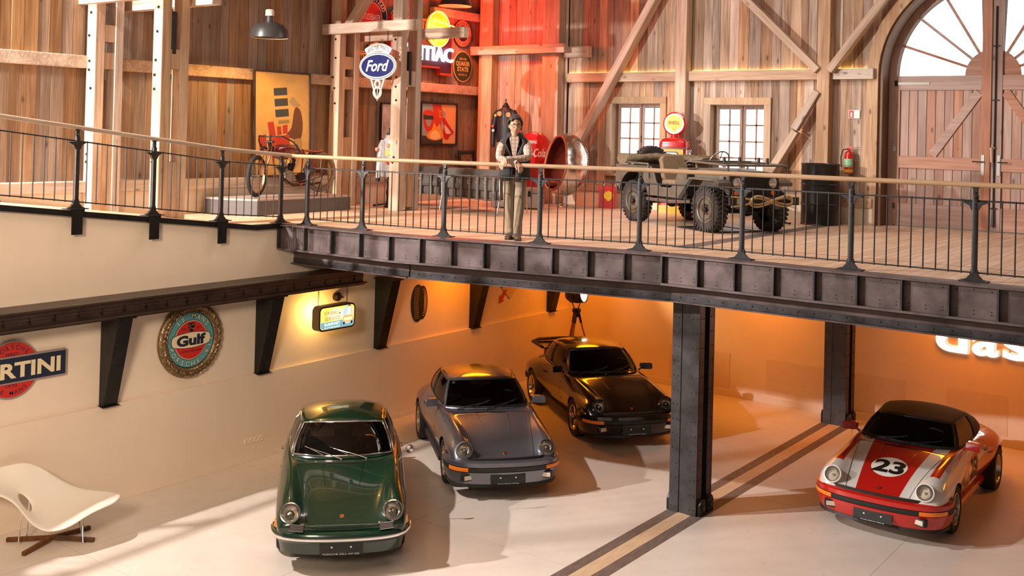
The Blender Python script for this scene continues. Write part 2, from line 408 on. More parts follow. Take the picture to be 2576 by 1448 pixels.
# ---- mezzanine floor
EDGE = [(-12.9, 11.2), (-10.6, 11.3), (-6.6, 12.2), (4.0, 12.4)]
def edge_y(x):
    for (a, b_), (c, d) in zip(EDGE, EDGE[1:]):
        if x <= c: return b_+(d-b_)*(x-a)/(c-a)
    return EDGE[-1][1]
def deck_mat():
    m = bpy.data.materials.new('oiled floorboards'); m.use_nodes = True; nt = m.node_tree; b = nt.nodes['Principled BSDF']
    tc = nd(nt, 'ShaderNodeTexCoord'); mp = nd(nt, 'ShaderNodeMapping'); mp.inputs['Rotation'].default_value = (0, 0, R(90))
    nt.links.new(tc.outputs['Object'], mp.inputs[0])
    br = nd(nt, 'ShaderNodeTexBrick'); br.inputs['Scale'].default_value = 1; br.inputs['Mortar Size'].default_value = .004; br.inputs['Brick Width'].default_value = 1.9; br.inputs['Row Height'].default_value = .145
    br.inputs['Color1'].default_value = (.68, .46, .30, 1); br.inputs['Color2'].default_value = (.80, .58, .41, 1); br.inputs['Mortar'].default_value = (.30, .18, .10, 1); br.inputs['Bias'].default_value = -.1
    nt.links.new(mp.outputs[0], br.inputs[0])
    n = nd(nt, 'ShaderNodeTexNoise'); n.inputs['Scale'].default_value = 1; n.inputs['Detail'].default_value = 5
    mq = nd(nt, 'ShaderNodeMapping'); mq.inputs['Scale'].default_value = (22, 1.2, 1); nt.links.new(tc.outputs['Object'], mq.inputs[0]); nt.links.new(mq.outputs[0], n.inputs[0])
    mr = nd(nt, 'ShaderNodeMapRange'); mr.inputs[1].default_value = .3; mr.inputs[2].default_value = .7; mr.inputs[3].default_value = .86; mr.inputs[4].default_value = 1.08; nt.links.new(n.outputs[0], mr.inputs[0])
    mm = nd(nt, 'ShaderNodeMix', data_type='RGBA', blend_type='MULTIPLY'); mm.inputs[0].default_value = 1
    nt.links.new(br.outputs[0], mm.inputs[6]); nt.links.new(mr.outputs[0], mm.inputs[7]); nt.links.new(mm.outputs[2], b.inputs['Base Color'])
    b.inputs['Roughness'].default_value = .42; b.inputs['Specular IOR Level'].default_value = .3
    return m
DECK = deck_mat()
pts = [(-15.6, 19.95), (-15.6, 11.0), (-12.9, 11.0), (-12.9, 11.485), (-10.6, 11.585), (-6.6, 12.485), (4, 12.685), (4, 19.95)]
mb = MB(); mb.prism(pts, .03, z0=ZF-.03); dk = mb.build('floor_mezzanine', DECK); dk['kind'] = 'structure'
mb = MB(); mb.box2((-6.95, 13.1, ZF), (-6.7, 19.3, ZF+.003)); o = mb.build('trim_4', TR); o['kind'] = 'structure'
o.rotation_euler = (0, 0, 0)
pts2 = [(-12.9, 19.6), (-12.9, 11.75), (-10.6, 11.85), (-6.6, 12.75), (4, 12.95), (4, 19.6)]
mb = MB(); mb.prism(pts2, .25, z0=3.10); o = mb.build('ceiling', mat('deck underside', (.09, .065, .05), .7)); o['kind'] = 'structure'
# ramp up towards the front, its plaster landing
mb = MB()
rp = [(0, ramp_z(0)), (10.7, ZF+.002), (11.05, ZF+.002), (11.05, ZF-.1), (10.7, ZF-.1), (0, ramp_z(0)-.1)]
mb.prism(rp, 2.62, mL, z0=-15.6); o = mb.build('floor_ramp', DECK); o['kind'] = 'structure'

# ---- timber-boarded barn walls above
def boards(root, m_, axis, a0, a1, z0, z1, face, holes=(), wmin=.13, wmax=.24, out=1):
    """upright boards, each its own object, along 'X' or 'Y' from a0 to a1; holes: (a, b, zlow, zhigh)"""
    a = a0; i = 0
    while a < a1-.02:
        wd = min(random.uniform(wmin, wmax), a1-a)
        if a1-(a+wd) < .06: wd = a1-a
        for ha, hb, hz0, hz1 in holes:                     # a joint falls on each edge of an opening
            for e_ in (ha, hb):
                if a+.03 < e_ < a+wd: wd = e_-a
        segs = [(z0, z1)]
        for ha, hb, hz0, hz1 in holes:
            if a+wd > ha+.01 and a < hb-.01:
                ns = []
                for s0, s1 in segs:
                    if hz0 > s0: ns.append((s0, min(s1, hz0)))
                    if hz1 < s1: ns.append((max(s0, hz1), s1))
                segs = [q for q in ns if q[1]-q[0] > .03]
        th = .03+random.choice((0, .006, .012))
        for s0, s1 in segs:
            mb = MB(); h = (s1-s0)/2
            if axis == 'Y': mb.box((0, 0, 0), (th, wd-.006, 2*h)); loc = (face+out*th/2, a+wd/2, s0+h)
            else: mb.box((0, 0, 0), (wd-.006, th, 2*h)); loc = (a+wd/2, face-out*th/2, s0+h)
            mb.build('board', m_, root, loc=loc)
        a += wd; i += 1
BACKING = mat('dark gap behind boards', (.05, .03, .02), .9)
# left barn wall, X = -15.5
root = struct_root('wall_barn_left')
mb = MB(); mb.box2((-15.75, 0, 3.2), (-15.535, 19.9, 9.6)); mb.build('sheathing', BACKING, root)
boards(root, W_LEFT, 'Y', 4.2, 19.5, 6.12, 9.4, -15.535, wmin=.17, wmax=.24)
boards(root, W_LEFT, 'Y', 4.2, 19.5, 4.2, 6.12, -15.535, wmin=.17, wmax=.24)
PLINTH = mat('white plinth', (.80, .66, .50), .6)
mb = MB(); mb.box2((-15.6, 2, ZF-.2), (-15.42, 19.6, 4.06)); o = mb.build('baseboard_barn_left', PLINTH); o['kind'] = 'structure'
mb = MB(); mb.box2((-15.5, 4, 4.06), (-15.29, 19.6, 4.235)); o = mb.build('trim_5', W_BEAMY, bevel=.01); o['kind'] = 'structure'
# back barn wall, Y = 19.55, with two windows and the arched gate
root = struct_root('wall_barn_back')
WIN = [(-11.98, -10.53, 4.30, 6.0), (-9.66, -8.23, 4.30, 5.98)]
ARCX, ARZ, ARR = -4.30, 6.39, 1.90
YW = 19.55
boards(root, W_BACK, 'X', -13.0, ARCX-ARR-.10, 6.42, 9.6, YW, wmin=.13, wmax=.26)
boards(root, W_BACK, 'X', -13.0, ARCX-ARR-.10, 4.05, 6.42, YW, wmin=.13, wmax=.26, holes=[(a, b_, c, d) for a, b_, c, d in WIN])
boards(root, W_BACK, 'X', -15.45, -13.0, 4.0, 9.6, YW-.08, wmin=.15, wmax=.27)
# boards following the arch
a = ARCX-ARR-.10
while a < ARCX+ARR+1.0:
    wd = random.uniform(.13, .24); c = a+wd/2; d = abs(c-ARCX)
    zb = ARZ+sqrt(max(0, (ARR+.02)**2-d*d)) if d < ARR+.02 else 4.05
    mb = MB(); mb.box((0, 0, 0), (wd-.006, .034, 9.6-zb)); mb.build('board', W_BACK, root, loc=(c, YW-.017, (9.6+zb)/2)); a += wd
mb = MB()
for x0, x1, z0, z1 in ((-15.7, WIN[0][0], 3.4, 9.7), (WIN[0][1], WIN[1][0], 3.4, 9.7), (WIN[1][1], ARCX-ARR, 3.4, 9.7),
                       (WIN[0][0], WIN[0][1], 3.4, WIN[0][2]), (WIN[0][0], WIN[0][1], WIN[0][3], 9.7), (WIN[1][0], WIN[1][1], 3.4, WIN[1][2]), (WIN[1][0], WIN[1][1], WIN[1][3], 9.7),
                       (ARCX+ARR, 4, 3.4, 9.7)):
    mb.box2((x0, YW+.001, z0), (x1, YW+.25, z1))
# spandrel over the arch
ap = [(ARCX+ARR*cos(t), ARZ+ARR*sin(t)) for t in [pi*i/24 for i in range(25)]]
mb.prism([(ARCX+ARR, 9.7)]+ap+[(ARCX-ARR, 9.7)], .25, Matrix(((1, 0, 0, 0), (0, 0, 1, 0), (0, 1, 0, 0), (0, 0, 0, 1))), z0=YW+.001)
mb.build('sheathing', BACKING, root)
mb = MB(); mb.box2((-15.4, YW-.10, ZF), (ARCX-ARR-.02, YW+.1, 3.98)); o = mb.build('baseboard_barn_back', PLINTH); o['kind'] = 'structure'
mb = MB(); mb.box2((-15.4, YW-.13, 3.95), (ARCX-ARR-.02, YW, 4.12)); o = mb.build('trim_6', W_BEAMX, bevel=.01); o['kind'] = 'structure'

# ---- barn roof over the mezzanine (above the picture)
mb = MB(); mb.box2((-15.8, 8.5, 9.6), (4, 19.9, 9.75)); o = mb.build('ceiling_barn', W_LEFT); o['kind'] = 'structure'
# ---- windows
PANE = mat('bright daylit pane', (.9, .93, .95), .1, emis=(.95, .98, 1.0), estr=1.15)
FRAME = wood('window frame wood', (.26, .15, .10), (.40, .25, .18), 'Z', rough=.6, knots=False)
CASING = wood('window casing wood', (.40, .27, .17), (.60, .44, .30), 'Z', rough=.7, knots=False)
for k, (x0, x1, z0, z1) in enumerate(WIN):
    root = struct_root('window_%d' % (k+1))
    for sx in (x0, x1-.14): mb = MB(); mb.box2((sx, YW-.075, z0), (sx+.14, YW-.03, z1)); mb.build('casing', CASING, root, bevel=.004)
    mb = MB(); mb.box2((x0, YW-.08, z1-.14), (x1, YW-.028, z1)); mb.build('casing', CASING, root, bevel=.004)
    mb = MB(); mb.box2((x0, YW-.10, z0), (x1, YW-.02, z0+.06)); mb.build('window_sill', CASING, root, bevel=.004)
    gx0, gx1, gz0, gz1 = x0+.20, x1-.10, z0+.09, z1-.16; yf = YW+.14
    for s0, s1 in ((x0+.12, x0+.145), (x1-.145, x1-.12)):
        mb = MB(); mb.box2((s0, YW-.03, z0), (s1, yf+.06, z1-.12)); mb.build('reveal', CASING, root)
    mb = MB(); mb.box2((x0+.12, YW-.03, z1-.145), (x1-.12, yf+.06, z1-.12)); mb.build('reveal', CASING, root)
    mid = (gx0+gx1)/2
    for a, b_ in ((gx0, mid-.008), (mid+.008, gx1)):
        fr = MB(); t = .055
        fr.box2((a, yf-.02, gz0), (a+t, yf+.03, gz1)); fr.box2((b_-t, yf-.02, gz0), (b_, yf+.03, gz1))
        fr.box2((a+t, yf-.02, gz1-t), (b_-t, yf+.03, gz1)); fr.box2((a+t, yf-.02, gz0), (b_-t, yf+.03, gz0+t))
        so = fr.build('sash', FRAME, root, bevel=.003)
        ca, cb = a+t, b_-t; m_ = (ca+cb)/2; rows = 4; hh = (gz1-gz0-2*t)/rows
        mu = MB(); mu.box2((m_-.015, yf-.012, gz0+t), (m_+.015, yf+.01, gz1-t)); mu.build('muntin', FRAME, so)
        for r_ in range(1, rows):
            mu = MB(); mu.box2((ca, yf-.012, gz0+t+r_*hh-.015), (cb, yf+.01, gz0+t+r_*hh+.015)); mu.build('muntin', FRAME, so)
        for r_ in range(rows):
            for c0, c1 in ((ca, m_-.015), (m_+.015, cb)):
                p = MB(); p.box2((c0, yf+.004, gz0+t+r_*hh+.015), (c1, yf+.010, gz0+t+(r_+1)*hh-.015)); p.build('pane', PANE, so)
    h = MB(); h.box2((mid-.012, yf-.035, (gz0+gz1)/2-.08), (mid+.012, yf-.02, (gz0+gz1)/2+.06)); h.build('latch', BLACK, root)

# ---- arched gate
root = struct_root('door_1'); YD = 19.92
def arch_band(mb, r1, r2, y0, y1, z0, n=32):
    pth = [(r, t) for r in (r1, r2) for t in (0,)]
    rows = []
    for k in range(n+3):
        if k == 0: c = (ARCX+1, 0, 1)
        t = pi*(k-1)/n
        def P(r, y):
            if k == 0: return (ARCX+r, y, z0)
            if k == n+2: return (ARCX-r, y, z0)
            return (ARCX+r*cos(t), y, ARZ+r*sin(t))
        rows.append([P(r1, y0), P(r2, y0), P(r2, y1), P(r1, y1), P(r1, y0)])
    mb.grid(rows)
    for k in (0, -1): mb.add(rows[k][:4], [(0, 1, 2, 3)])
    return mb
REVEAL = mat('dark oiled reveal', (.16, .085, .045), .55, var=.2, scale=3.)
mb = MB(); arch_band(mb, 1.79, 1.92, YW-.04, YD+.1, ZF); mb.build('reveal', REVEAL, root, smooth=40)
mb = MB(); arch_band(mb, 1.86, 2.06, YW-.10, YW-.02, ZF); mb.build('arch_casing', W_BEAMZ, root, smooth=40)
mb = MB(); arch_band(mb, 1.66, 1.80, YD-.02, YD+.10, ZF); mb.build('arch_frame', W_DOOR, root, smooth=40)
# fan light above the leaves
GR, HR = 1.62, .46
for sd in (-1, 1):
    for k in range(4):
        t0, t1 = R(20*k), R(20*(k+1)) if k < 3 else R(82)
        o = []
        n = 6
        pin = [(ARCX+sd*max(HR*cos(t), .18), ARZ+HR*sin(t)) for t in [t0+(t1-t0)*i/n for i in range(n+1)]]
        pou = [(ARCX+sd*max(GR*cos(t), .18), ARZ+GR*sin(t)) for t in [t1-(t1-t0)*i/n for i in range(n+1)]]
        p = MB(); p.prism(pin+pou, .006, Matrix(((1, 0, 0, 0), (0, 0, 1, 0), (0, 1, 0, 0), (0, 0, 0, 1))), z0=YD+.03); p.build('pane', PANE, root)
    for k in (1, 2, 3):
        t = R(20*k); mb = MB(); mb.beam((ARCX+sd*HR*cos(t), YD+.02, ARZ+HR*sin(t)), (ARCX+sd*(GR+.03)*cos(t), YD+.02, ARZ+(GR+.03)*sin(t)), .05, .045, upv=(-sin(t)*sd, 0, cos(t))); mb.build('spoke', W_DOORX, root)
    hub = MB(); hub.prism([(ARCX+sd*.16, ARZ)]+[(ARCX+sd*max(HR*cos(t), .16), ARZ+HR*sin(t)) for t in [R(82)*i/12 for i in range(13)]], .07, Matrix(((1, 0, 0, 0), (0, 0, 1, 0), (0, 1, 0, 0), (0, 0, 0, 1))), z0=YD-.02); hub.build('fan_hub', W_DOORX, root)
def leaf(sd):
    L = MB(); x_in, x_out = ARCX+sd*.012, ARCX+sd*1.68
    lo = lambda a, b_: (min(a, b_), max(a, b_))
    # stiles and rails
    a, b_ = lo(x_in, ARCX+sd*.17); L.box2((a, YD-.06, ZF+.02), (b_, YD+.02, ARZ+1.66))
    lf = L.build('door_leaf', W_DOOR, root, bevel=.005)
    a, b_ = lo(x_out, ARCX+sd*1.58); q = MB(); q.box2((a, YD-.05, ZF+.02), (b_, YD+.02, ARZ)); q.build('stile', W_DOOR, lf, bevel=.004)
    a, b_ = lo(ARCX+sd*.17, ARCX+sd*1.58)
    for z0, z1 in ((ARZ-.26, ARZ), (4.70, 4.92), (ZF+.02, ZF+.42)):
        q = MB(); q.box2((a, YD-.05, z0), (b_, YD+.0, z1)); q.build('rail', W_DOORX, lf, bevel=.004)
    for z0, z1 in ((4.92, ARZ-.26), (ZF+.42, 4.70)):
        n = 9; st = (b_-a)/n
        for i in range(n):
            q = MB(); q.box((0, 0, 0), (st-.012, .03, z1-z0)); q.build('board', W_DOOR, lf, loc=(a+st*(i+.5), YD-.005, (z0+z1)/2), bevel=.003)
    q = MB(); q.beam((ARCX+sd*.22, YD-.032, ARZ-.30), (ARCX+sd*1.0, YD-.032, 4.95), .028, .15, upv=(sd*1, 0, .62)); q.build('brace', W_DOORX, lf)
    # hinges, handle
    for z in (ARZ-.13, 5.05, 4.0):
        q = MB(); q.box2((*lo(x_out-sd*.0, x_out-sd*.02)[:1], YD-.07, z-.05), (lo(x_out, x_out-sd*.05)[1], YD-.05, z+.05)); q.build('hinge', CHROME if z < 5.1 else STEELB, lf)
    q = MB(); q.box2((*lo(x_out-sd*.02, x_out-sd*.62)[:1], YD-.062, ARZ-.16), (lo(x_out-sd*.02, x_out-sd*.62)[1], YD-.05, ARZ-.115)); q.build('strap_hinge', mat('grey forged iron', (.30, .27, .25), .5, .8), lf)
    hx = ARCX+sd*.13; q = MB(); q.box2((hx-.03, YD-.07, 4.62), (hx+.03, YD-.06, 4.98)); hp = q.build('handle_plate', mat('brushed nickel', (.55, .55, .53), .3, 1.), lf, bevel=.004)
    q = MB(); q.tube([(hx, YD-.07, 4.86), (hx, YD-.13, 4.86), (hx+sd*.16, YD-.135, 4.86)], .011, 8); q.build('handle', STEELB, hp, smooth=50)
    return lf
leaf(-1); leaf(1)
q = MB(); q.cyl((ARCX+.06, YD-.085, ZF+.15), (ARCX+.06, YD-.085, 7.6), .012, n=8); es = q.build('espagnolette_bar', STEELB, root, smooth=50)
for z in (6.9, 5.95, 4.05):
    q = MB(); q.box((ARCX+.06, YD-.075, z), (.11, .03, .02)); q.build('bar_bracket', STEELB, es)
q = MB(); q.cyl((ARCX+.03, YD-.12, 4.86), (ARCX+.02, YD-.13, 5.12), .022, n=10); q.cyl((ARCX+.06, YD-.085, 5.10), (ARCX+.03, YD-.12, 5.16), .02, n=8); q.build('bar_grip', wood('turned grip', (.5, .33, .2), (.6, .42, .27), 'Z', knots=False), es, smooth=50)
q = MB(); q.cyl((ARCX+.06, YD-.09, ZF+.10), (ARCX+.06, YD-.09, ZF+.40), .028, .02, n=10); q.build('bar_foot', STEEL, es, smooth=50)

# ================================================================== TIMBER FRAMES
def post(name, label, x0, x1, y0, y1, z0, z1, group=None, m_=None):
    mb = MB(); mb.box((0, 0, 0), (x1-x0, y1-y0, z1-z0))
    o = mb.build(name, m_ or W_BEAMZ, bevel=.012, loc=((x0+x1)/2, (y0+y1)/2, (z0+z1)/2))
    return tag(o, label, 'timber post', group)
TOPZ = 9.5
def twin(label, x0, x1, y0, y1, z0, blocks, bolts=True, w1=.17, w2=.15):
    t = thing('timber_post', label, 'timber post', ((x0+x1)/2, y0, z0))
    for a, b_ in ((0, w1), (y1-y0-w2, y1-y0)):
        mb = MB(); mb.box((0, (a+b_)/2, (TOPZ-z0)/2), (x1-x0, b_-a, TOPZ-z0)); mb.build('timber', W_BEAMZ, t, bevel=.012)
    for za, zb in blocks:
        mb = MB(); mb.box((0, (w1+y1-y0-w2)/2, (za+zb)/2-z0), (x1-x0-.03, y1-y0-w1-w2-.004, zb-za)); mb.build('spacer_block', W_BEAMZ, t, bevel=.006)
    if bolts:
        for z in (4.55, 4.62, 5.7, 5.95, 6.15, 6.55, 6.9):
            mb = MB(); mb.box((random.uniform(-.04, .04), -.012, z-z0+random.uniform(-.05, .05)), (.032, .02, .032), (0, R(45), 0)); mb.build('bolt_head', STEELB, t)
    return t
SB = [(6.45, 6.72), (6.02, 6.28), (3.5, 5.02)]
twin('twin hewn post with dark slots against the boarded wall beside the ramp', -15.38, -15.14, 9.32, 9.82, ramp_z(9.6)-.05, SB)
twin('pale twin post at the ramp edge, white on one face', -13.80, -13.58, 9.44, 9.93, ramp_z(9.6)-.05, [(6.0, 6.3), (3.5, 4.6)])
twin('twin hewn post on the boarded wall between film poster and oval car sign', -15.40, -15.14, 14.58, 15.14, ZF, [(6.35, 6.6), (5.95, 6.2), (3.7, 5.0)])
twin('twin post standing free beside the jacket on a stand', -13.82, -13.58, 14.67, 15.26, ZF, [(6.0, 6.3), (3.7, 5.0)])
post('timber_post', 'red-lit corner post at the end of the sign wall', -15.30, -14.92, 19.18, 19.42, ZF, TOPZ)
post('timber_post', 'red-lit post beside the dark boards behind the egg chair', -13.5, -13.06, 19.18, 19.42, ZF, TOPZ)
post('timber_post', 'wall post rising behind the fuel pump between the two windows', -10.22, -9.98, 19.26, 19.50, ZF, TOPZ)
post('timber_post', 'wall post above the oil drum where four braces meet', -7.24, -7.0, 19.26, 19.50, ZF, TOPZ)
def beam(label, p, q, w_, h_, m_, upv=(0, 0, 1), cat='timber beam', name='timber_beam'):
    p = Vector(p); q = Vector(q); L = (q-p).length; mb = MB(); mb.box((0, 0, 0), (L, w_, h_))
    o = mb.build(name, m_, bevel=.012); d = (q-p).normalized(); u = Vector(upv); y = u.cross(d).normalized(); z = d.cross(y)
    o.matrix_world = Matrix.Translation((p+q)/2) @ Matrix((d, y, z)).transposed().to_4x4()
    return tag(o, label, cat)
beam('cross beam resting on the posts above the oval blue sign', (-15.5, 14.50, 7.12), (-13.0, 14.50, 7.12), .15, .20, W_BEAMX)
beam('rear cross beam poking out beside the glowing neon disc', (-15.5, 15.34, 7.04), (-12.55, 15.34, 7.04), .15, .20, W_BEAMX)
beam('cross beam along the top of the ramp posts', (-15.5, 9.30, 7.13), (-13.45, 9.30, 7.13), .15, .20, W_BEAMX)
beam('rear cross beam of the ramp posts, square cut end', (-15.5, 10.05, 7.10), (-13.1, 10.05, 7.10), .18, .22, W_BEAMX)
beam('red-lit cross beam on the posts above the coat stand', (-15.45, 19.10, 7.05), (-12.82, 19.10, 7.05), .14, .20, W_BEAMX)
beam('short dark beam end beside the red-lit cross beam', (-13.0, 19.36, 6.98), (-12.35, 19.36, 6.98), .14, .24, W_BEAMX)
# girts on the left wall
for k, (y0, y1) in enumerate(((4.0, 9.34), (9.84, 14.6), (15.1, 19.3))):
    beam(('long girt on the boarded wall above the ramp', 'girt crossing the wall behind the film poster', 'girt under the wall of enamel signs')[k], (-15.42, y0, 6.12), (-15.42, y1, 6.12), .16, .2, W_BEAMY)
beam('dark girt high up under the ceiling lamp beside the neon sign', (-15.40, 17.6, 7.83), (-15.40, 19.3, 7.83), .16, .18, W_BEAMY)
# girts on the back wall with warm light strips on top
STRIP = mat('warm light strip', (1, .8, .4), .5, emis=(1.0, .62, .18), estr=7.)
for k, (x0, x1) in enumerate(((-13.0, -10.22), (-9.98, -7.24), (-7.0, -6.22))):
    beam(('girt above the first small window', 'girt above the window next to the oil drum', 'short girt between drum post and arched gate')[k], (x0, 19.44, 6.415), (x1, 19.44, 6.415), .17, .2, W_BEAMX)
    mb = MB(); mb.box(((x0+x1)/2, 19.49, 6.520), (x1-x0-.06, .02, .008)); o = mb.build('light_strip', STRIP)
    tag(o, ('warm light strip on the girt above the first window', 'warm light strip on the girt above the second window', 'short warm light strip beside the arched gate')[k], 'light strip')
# braces
beam('long diagonal brace running down behind the egg chair', (-10.60, 19.255, 8.21), (-12.62, 19.255, 4.85), .16, .26, W_BEAMX, (0, 1, 0), 'brace', 'timber_brace')
beam('diagonal brace falling to the drum post above the second window', (-8.90, 19.275, 8.10), (-7.22, 19.275, 6.475), .14, .19, W_BEAMX, (0, 1, 0), 'brace', 'timber_brace')
beam('brace rising from the drum post towards the arched gate', (-7.0, 19.275, 6.465), (-5.85, 19.275, 7.98), .14, .19, W_BEAMX, (0, 1, 0), 'brace', 'timber_brace')
beam('upper half of the stepped brace below the girt at the drum post', (-7.22, 19.275, 6.09), (-7.65, 19.275, 5.37), .14, .17, W_BEAMX, (0, 1, 0), 'brace', 'timber_brace')
beam('lower half of the stepped brace ending behind the army car grille', (-7.62, 19.275, 5.33), (-8.22, 19.275, 4.36), .14, .19, W_BEAMX, (0, 1, 0), 'brace', 'timber_brace')
beam('diagonal brace in the post frame above the round red sign', (-15.05, 14.68, 7.10), (-14.1, 14.68, 8.2), .16, .2, W_BEAMX, (0, 1, 0), 'brace', 'timber_brace')
# slim black column speakers between the twin posts
for lab, x, y, z in (('slim black column speaker in the slot of the pale ramp post', -13.63, 9.67, 6.55), ('slim black column speaker in the slot of the free post', -13.63, 14.95, 6.35)):
    t = thing('column_speaker', lab, 'speaker', (x, y, z-.32))
    mb = MB(); mb.prism(rrect(.08, .09, .025), .64); mb.build('cabinet', BLACK, t, smooth=40)
    mb = MB(); mb.box((.041, 0, .32), (.004, .06, .58)); mb.build('grille', mat('speaker cloth', (.03, .03, .03), .9), t)
# ================================================================== STEEL GIRDER, COLUMNS, RAILINGS
def riv(mb, p, n, r=.011):
    """rivet head: small dome on a face with normal n"""
    mb.lathe([(r, 0), (r*.8, r*.5), (r*.3, r*.75), (0, r*.8)], p, n, 7); return mb
SEGS = [(EDGE[0], EDGE[1], 4), (EDGE[1], EDGE[2], 8), (EDGE[2], (2.0, 12.36), 17)]
gird = thing('steel_girder', 'riveted steel plate girder with stiffener panels along the mezzanine edge', 'girder', (-12.9, 11.2, ZF))
gird_lo = thing('steel_beam', 'lower riveted steel beam set back under the panelled girder', 'beam', (-12.9, 11.5, 2.94))
def loc_(p, root): return tuple(Vector(p)-root.location)
for si, ((ax, ay), (bx, by), n) in enumerate(SEGS):
    a = Vector((ax, ay, 0)); b_ = Vector((bx, by, 0)); d = (b_-a).normalized(); nrm = Vector((d.y, -d.x, 0)); L = (b_-a).length
    Rm = Matrix((d, -nrm, Vector((0, 0, 1)))).transposed()    # local x along, y inward, z up
    def put(mb, name, m_, root, **k):
        mb.xform(Matrix.Translation(a-root.location) @ Rm.to_4x4()); return mb.build(name, m_, root, **k)
    mb = MB(); mb.box2((0, -.035, ZF-.022), (L, .28, ZF)); put(mb, 'top_flange', STEEL2, gird)
    mb = MB(); mb.box2((0, -.03, 3.235), (L, .30, 3.262)); put(mb, 'bottom_flange', STEEL2, gird)
    st = L/n; hm = MB()
    for i in range(n):
        mb = MB(); mb.box2((i*st+.012, .045, 3.262), ((i+1)*st-.012, .06, ZF-.022)); put(mb, 'web_panel', STEEL2, gird)
        for fx in (.14, .5, .86):
            for z in (3.31, 3.345, ZF-.07) if fx != .5 else (3.30, 3.345, ZF-.06):
                hm.cyl((i*st+st*fx, .046, z), (i*st+st*fx, .0435, z), .008, n=6)
    put(hm, 'bolt_hole', BLACK, gird)['kind'] = 'stuff'
    for i in range(n+1):
        mb = MB(); mb.box2((i*st-.011, -.025, 3.262), (i*st+.011, .06, ZF-.022)); put(mb, 'stiffener', STEEL, gird)
    # lower beam, set back
    mb = MB(); mb.box2((-.085, .37, 2.995), (L+.085, .385, 3.235)); put(mb, 'web', STEEL2, gird_lo)
    mb = MB(); mb.box2((-.09, .30, 2.975), (L+.09, .55, 2.995)); put(mb, 'bottom_flange', STEEL2, gird_lo)
    mb = MB(); mb.box2((-.085, .36, 2.995), (L+.085, .37, 3.075)); put(mb, 'angle_iron', STEEL, gird_lo)
    mb = MB(); mb.box2((-.085, .355, 3.16), (L+.085, .37, 3.235)); put(mb, 'angle_iron', STEEL, gird_lo)
    rv = MB(); k = 0; x = .1
    while x < L-.05:
        riv(rv, (x, .36, 3.04), (0, -1, 0), .012); riv(rv, (x, .325, 2.995), (0, 0, 1), .012); riv(rv, (x+.1, .355, 3.2), (0, -1, 0), .010); x += .2
    put(rv, 'rivet', STEEL, gird_lo)['kind'] = 'stuff'
    if si == 1:
        mb = MB(); mb.box2((L-.004, .04, 3.262), (L+.004, .0445, ZF-.022)); put(mb, 'weld_seam', mat('weld bead', (.4, .37, .36), .5, .6), gird)

def column(label, x0, x1, y0, y1, h, feet=True):
    t = thing('steel_column', label, 'column', ((x0+x1)/2, (y0+y1)/2, 0)); w_ = x1-x0; d = y1-y0
    for s in (-1, 1):
        mb = MB(); mb.box2((-w_/2, s*d/2-.008, 0), (w_/2, s*d/2+.008, h)); mb.build('cover_plate', STEEL, t)
        mb = MB(); mb.box2((s*(w_/2-.006)-.006, -d/2, 0), (s*(w_/2-.006)+.006, -d/2+.14, h)); mb.build('flange', STEEL, t)
        mb = MB(); mb.box2((s*(w_/2-.006)-.006, d/2-.14, 0), (s*(w_/2-.006)+.006, d/2, h)); mb.build('flange', STEEL, t)
        for k in (-1, 1):
            mb = MB(); mb.box2((k*w_/2-k*.14, s*(d/2+.008), 0), (k*w_/2, s*(d/2+.020), h)); mb.build('edge_strip', STEEL, t)
    mb = MB(); mb.box((0, 0, h/2), (w_-.1, .012, h)); mb.build('web', STEELB, t)
    rv = MB(); z = .08
    while z < h:
        for s in (-1, 1):
            for k in (.035, .10):
                riv(rv, (s*(w_/2-k), -d/2-.020, z+(.0 if k < .05 else -.006)), (0, -1, 0), .009)
                riv(rv, (w_/2, s*(d/2-k), z), (1, 0, 0), .009)
        z += .2
    rv.build('rivet', STEELB, t)['kind'] = 'stuff'
    if feet:
        for s, f in ((1, -1), (1, 1), (-1, -1), (-1, 1)):
            mb = MB(); mb.prism([(-.09, 0), (.09, 0), (.09, .16), (.05, .22), (-.05, .22), (-.09, .16)], .05, Matrix(((0, 0, 1, s*(w_/2)-(.0 if s > 0 else .05)), (1, 0, 0, f*(d/2-.1)), (0, 1, 0, 0), (0, 0, 0, 1)))); ft = mb.build('foot_shoe', STEELB, t)
            mb = MB(); mb.cyl((s*(w_/2+.05), f*(d/2-.1), .1), (s*(w_/2+.07), f*(d/2-.1), .1), .035, n=12); mb.build('pin', STEEL, ft)
    return t
column('near riveted steel column carrying the mezzanine beam', -6.895, -6.485, 13.12, 13.55, 2.977)
column('far dark steel column against the orange back wall', -6.88, -6.47, 19.0, 19.42, 3.10)

# ---- crane-rail beam on tapered wall brackets
t = thing('rail_beam', 'long dark steel rail beam carried by tapered brackets on the left wall', 'beam', (-12.6, 4, 2.56)); y0, y1 = 0., 12.75
def rb(name, x0, x1, z0, z1, m_): mb = MB(); mb.box2((x0+12.6, y0-4, z0-2.56), (x1+12.6, y1-4, z1-2.56)); return mb.build(name, m_, t)
RBM = mat('dark bronze steel', (.075, .05, .038), .4, .6, var=.3, scale=4.)
rb('top_flange', -12.94, -12.46, 2.80, 2.825, RBM); rb('web', -12.56, -12.54, 2.62, 2.80, RBM); rb('bottom_flange', -12.94, -12.44, 2.595, 2.62, RBM)
rb('rail_strip', -12.545, -12.525, 2.69, 2.72, RBM); rb('base_strip', -12.94, -12.5, 2.565, 2.595, RBM)
rv = MB()
y = y0
while y < y1: rv.box2((.055, y-4-.006, .09), (.085, y-4+.006, .17)); y += .33
rv.build('clip', STEELB, t)['kind'] = 'stuff'
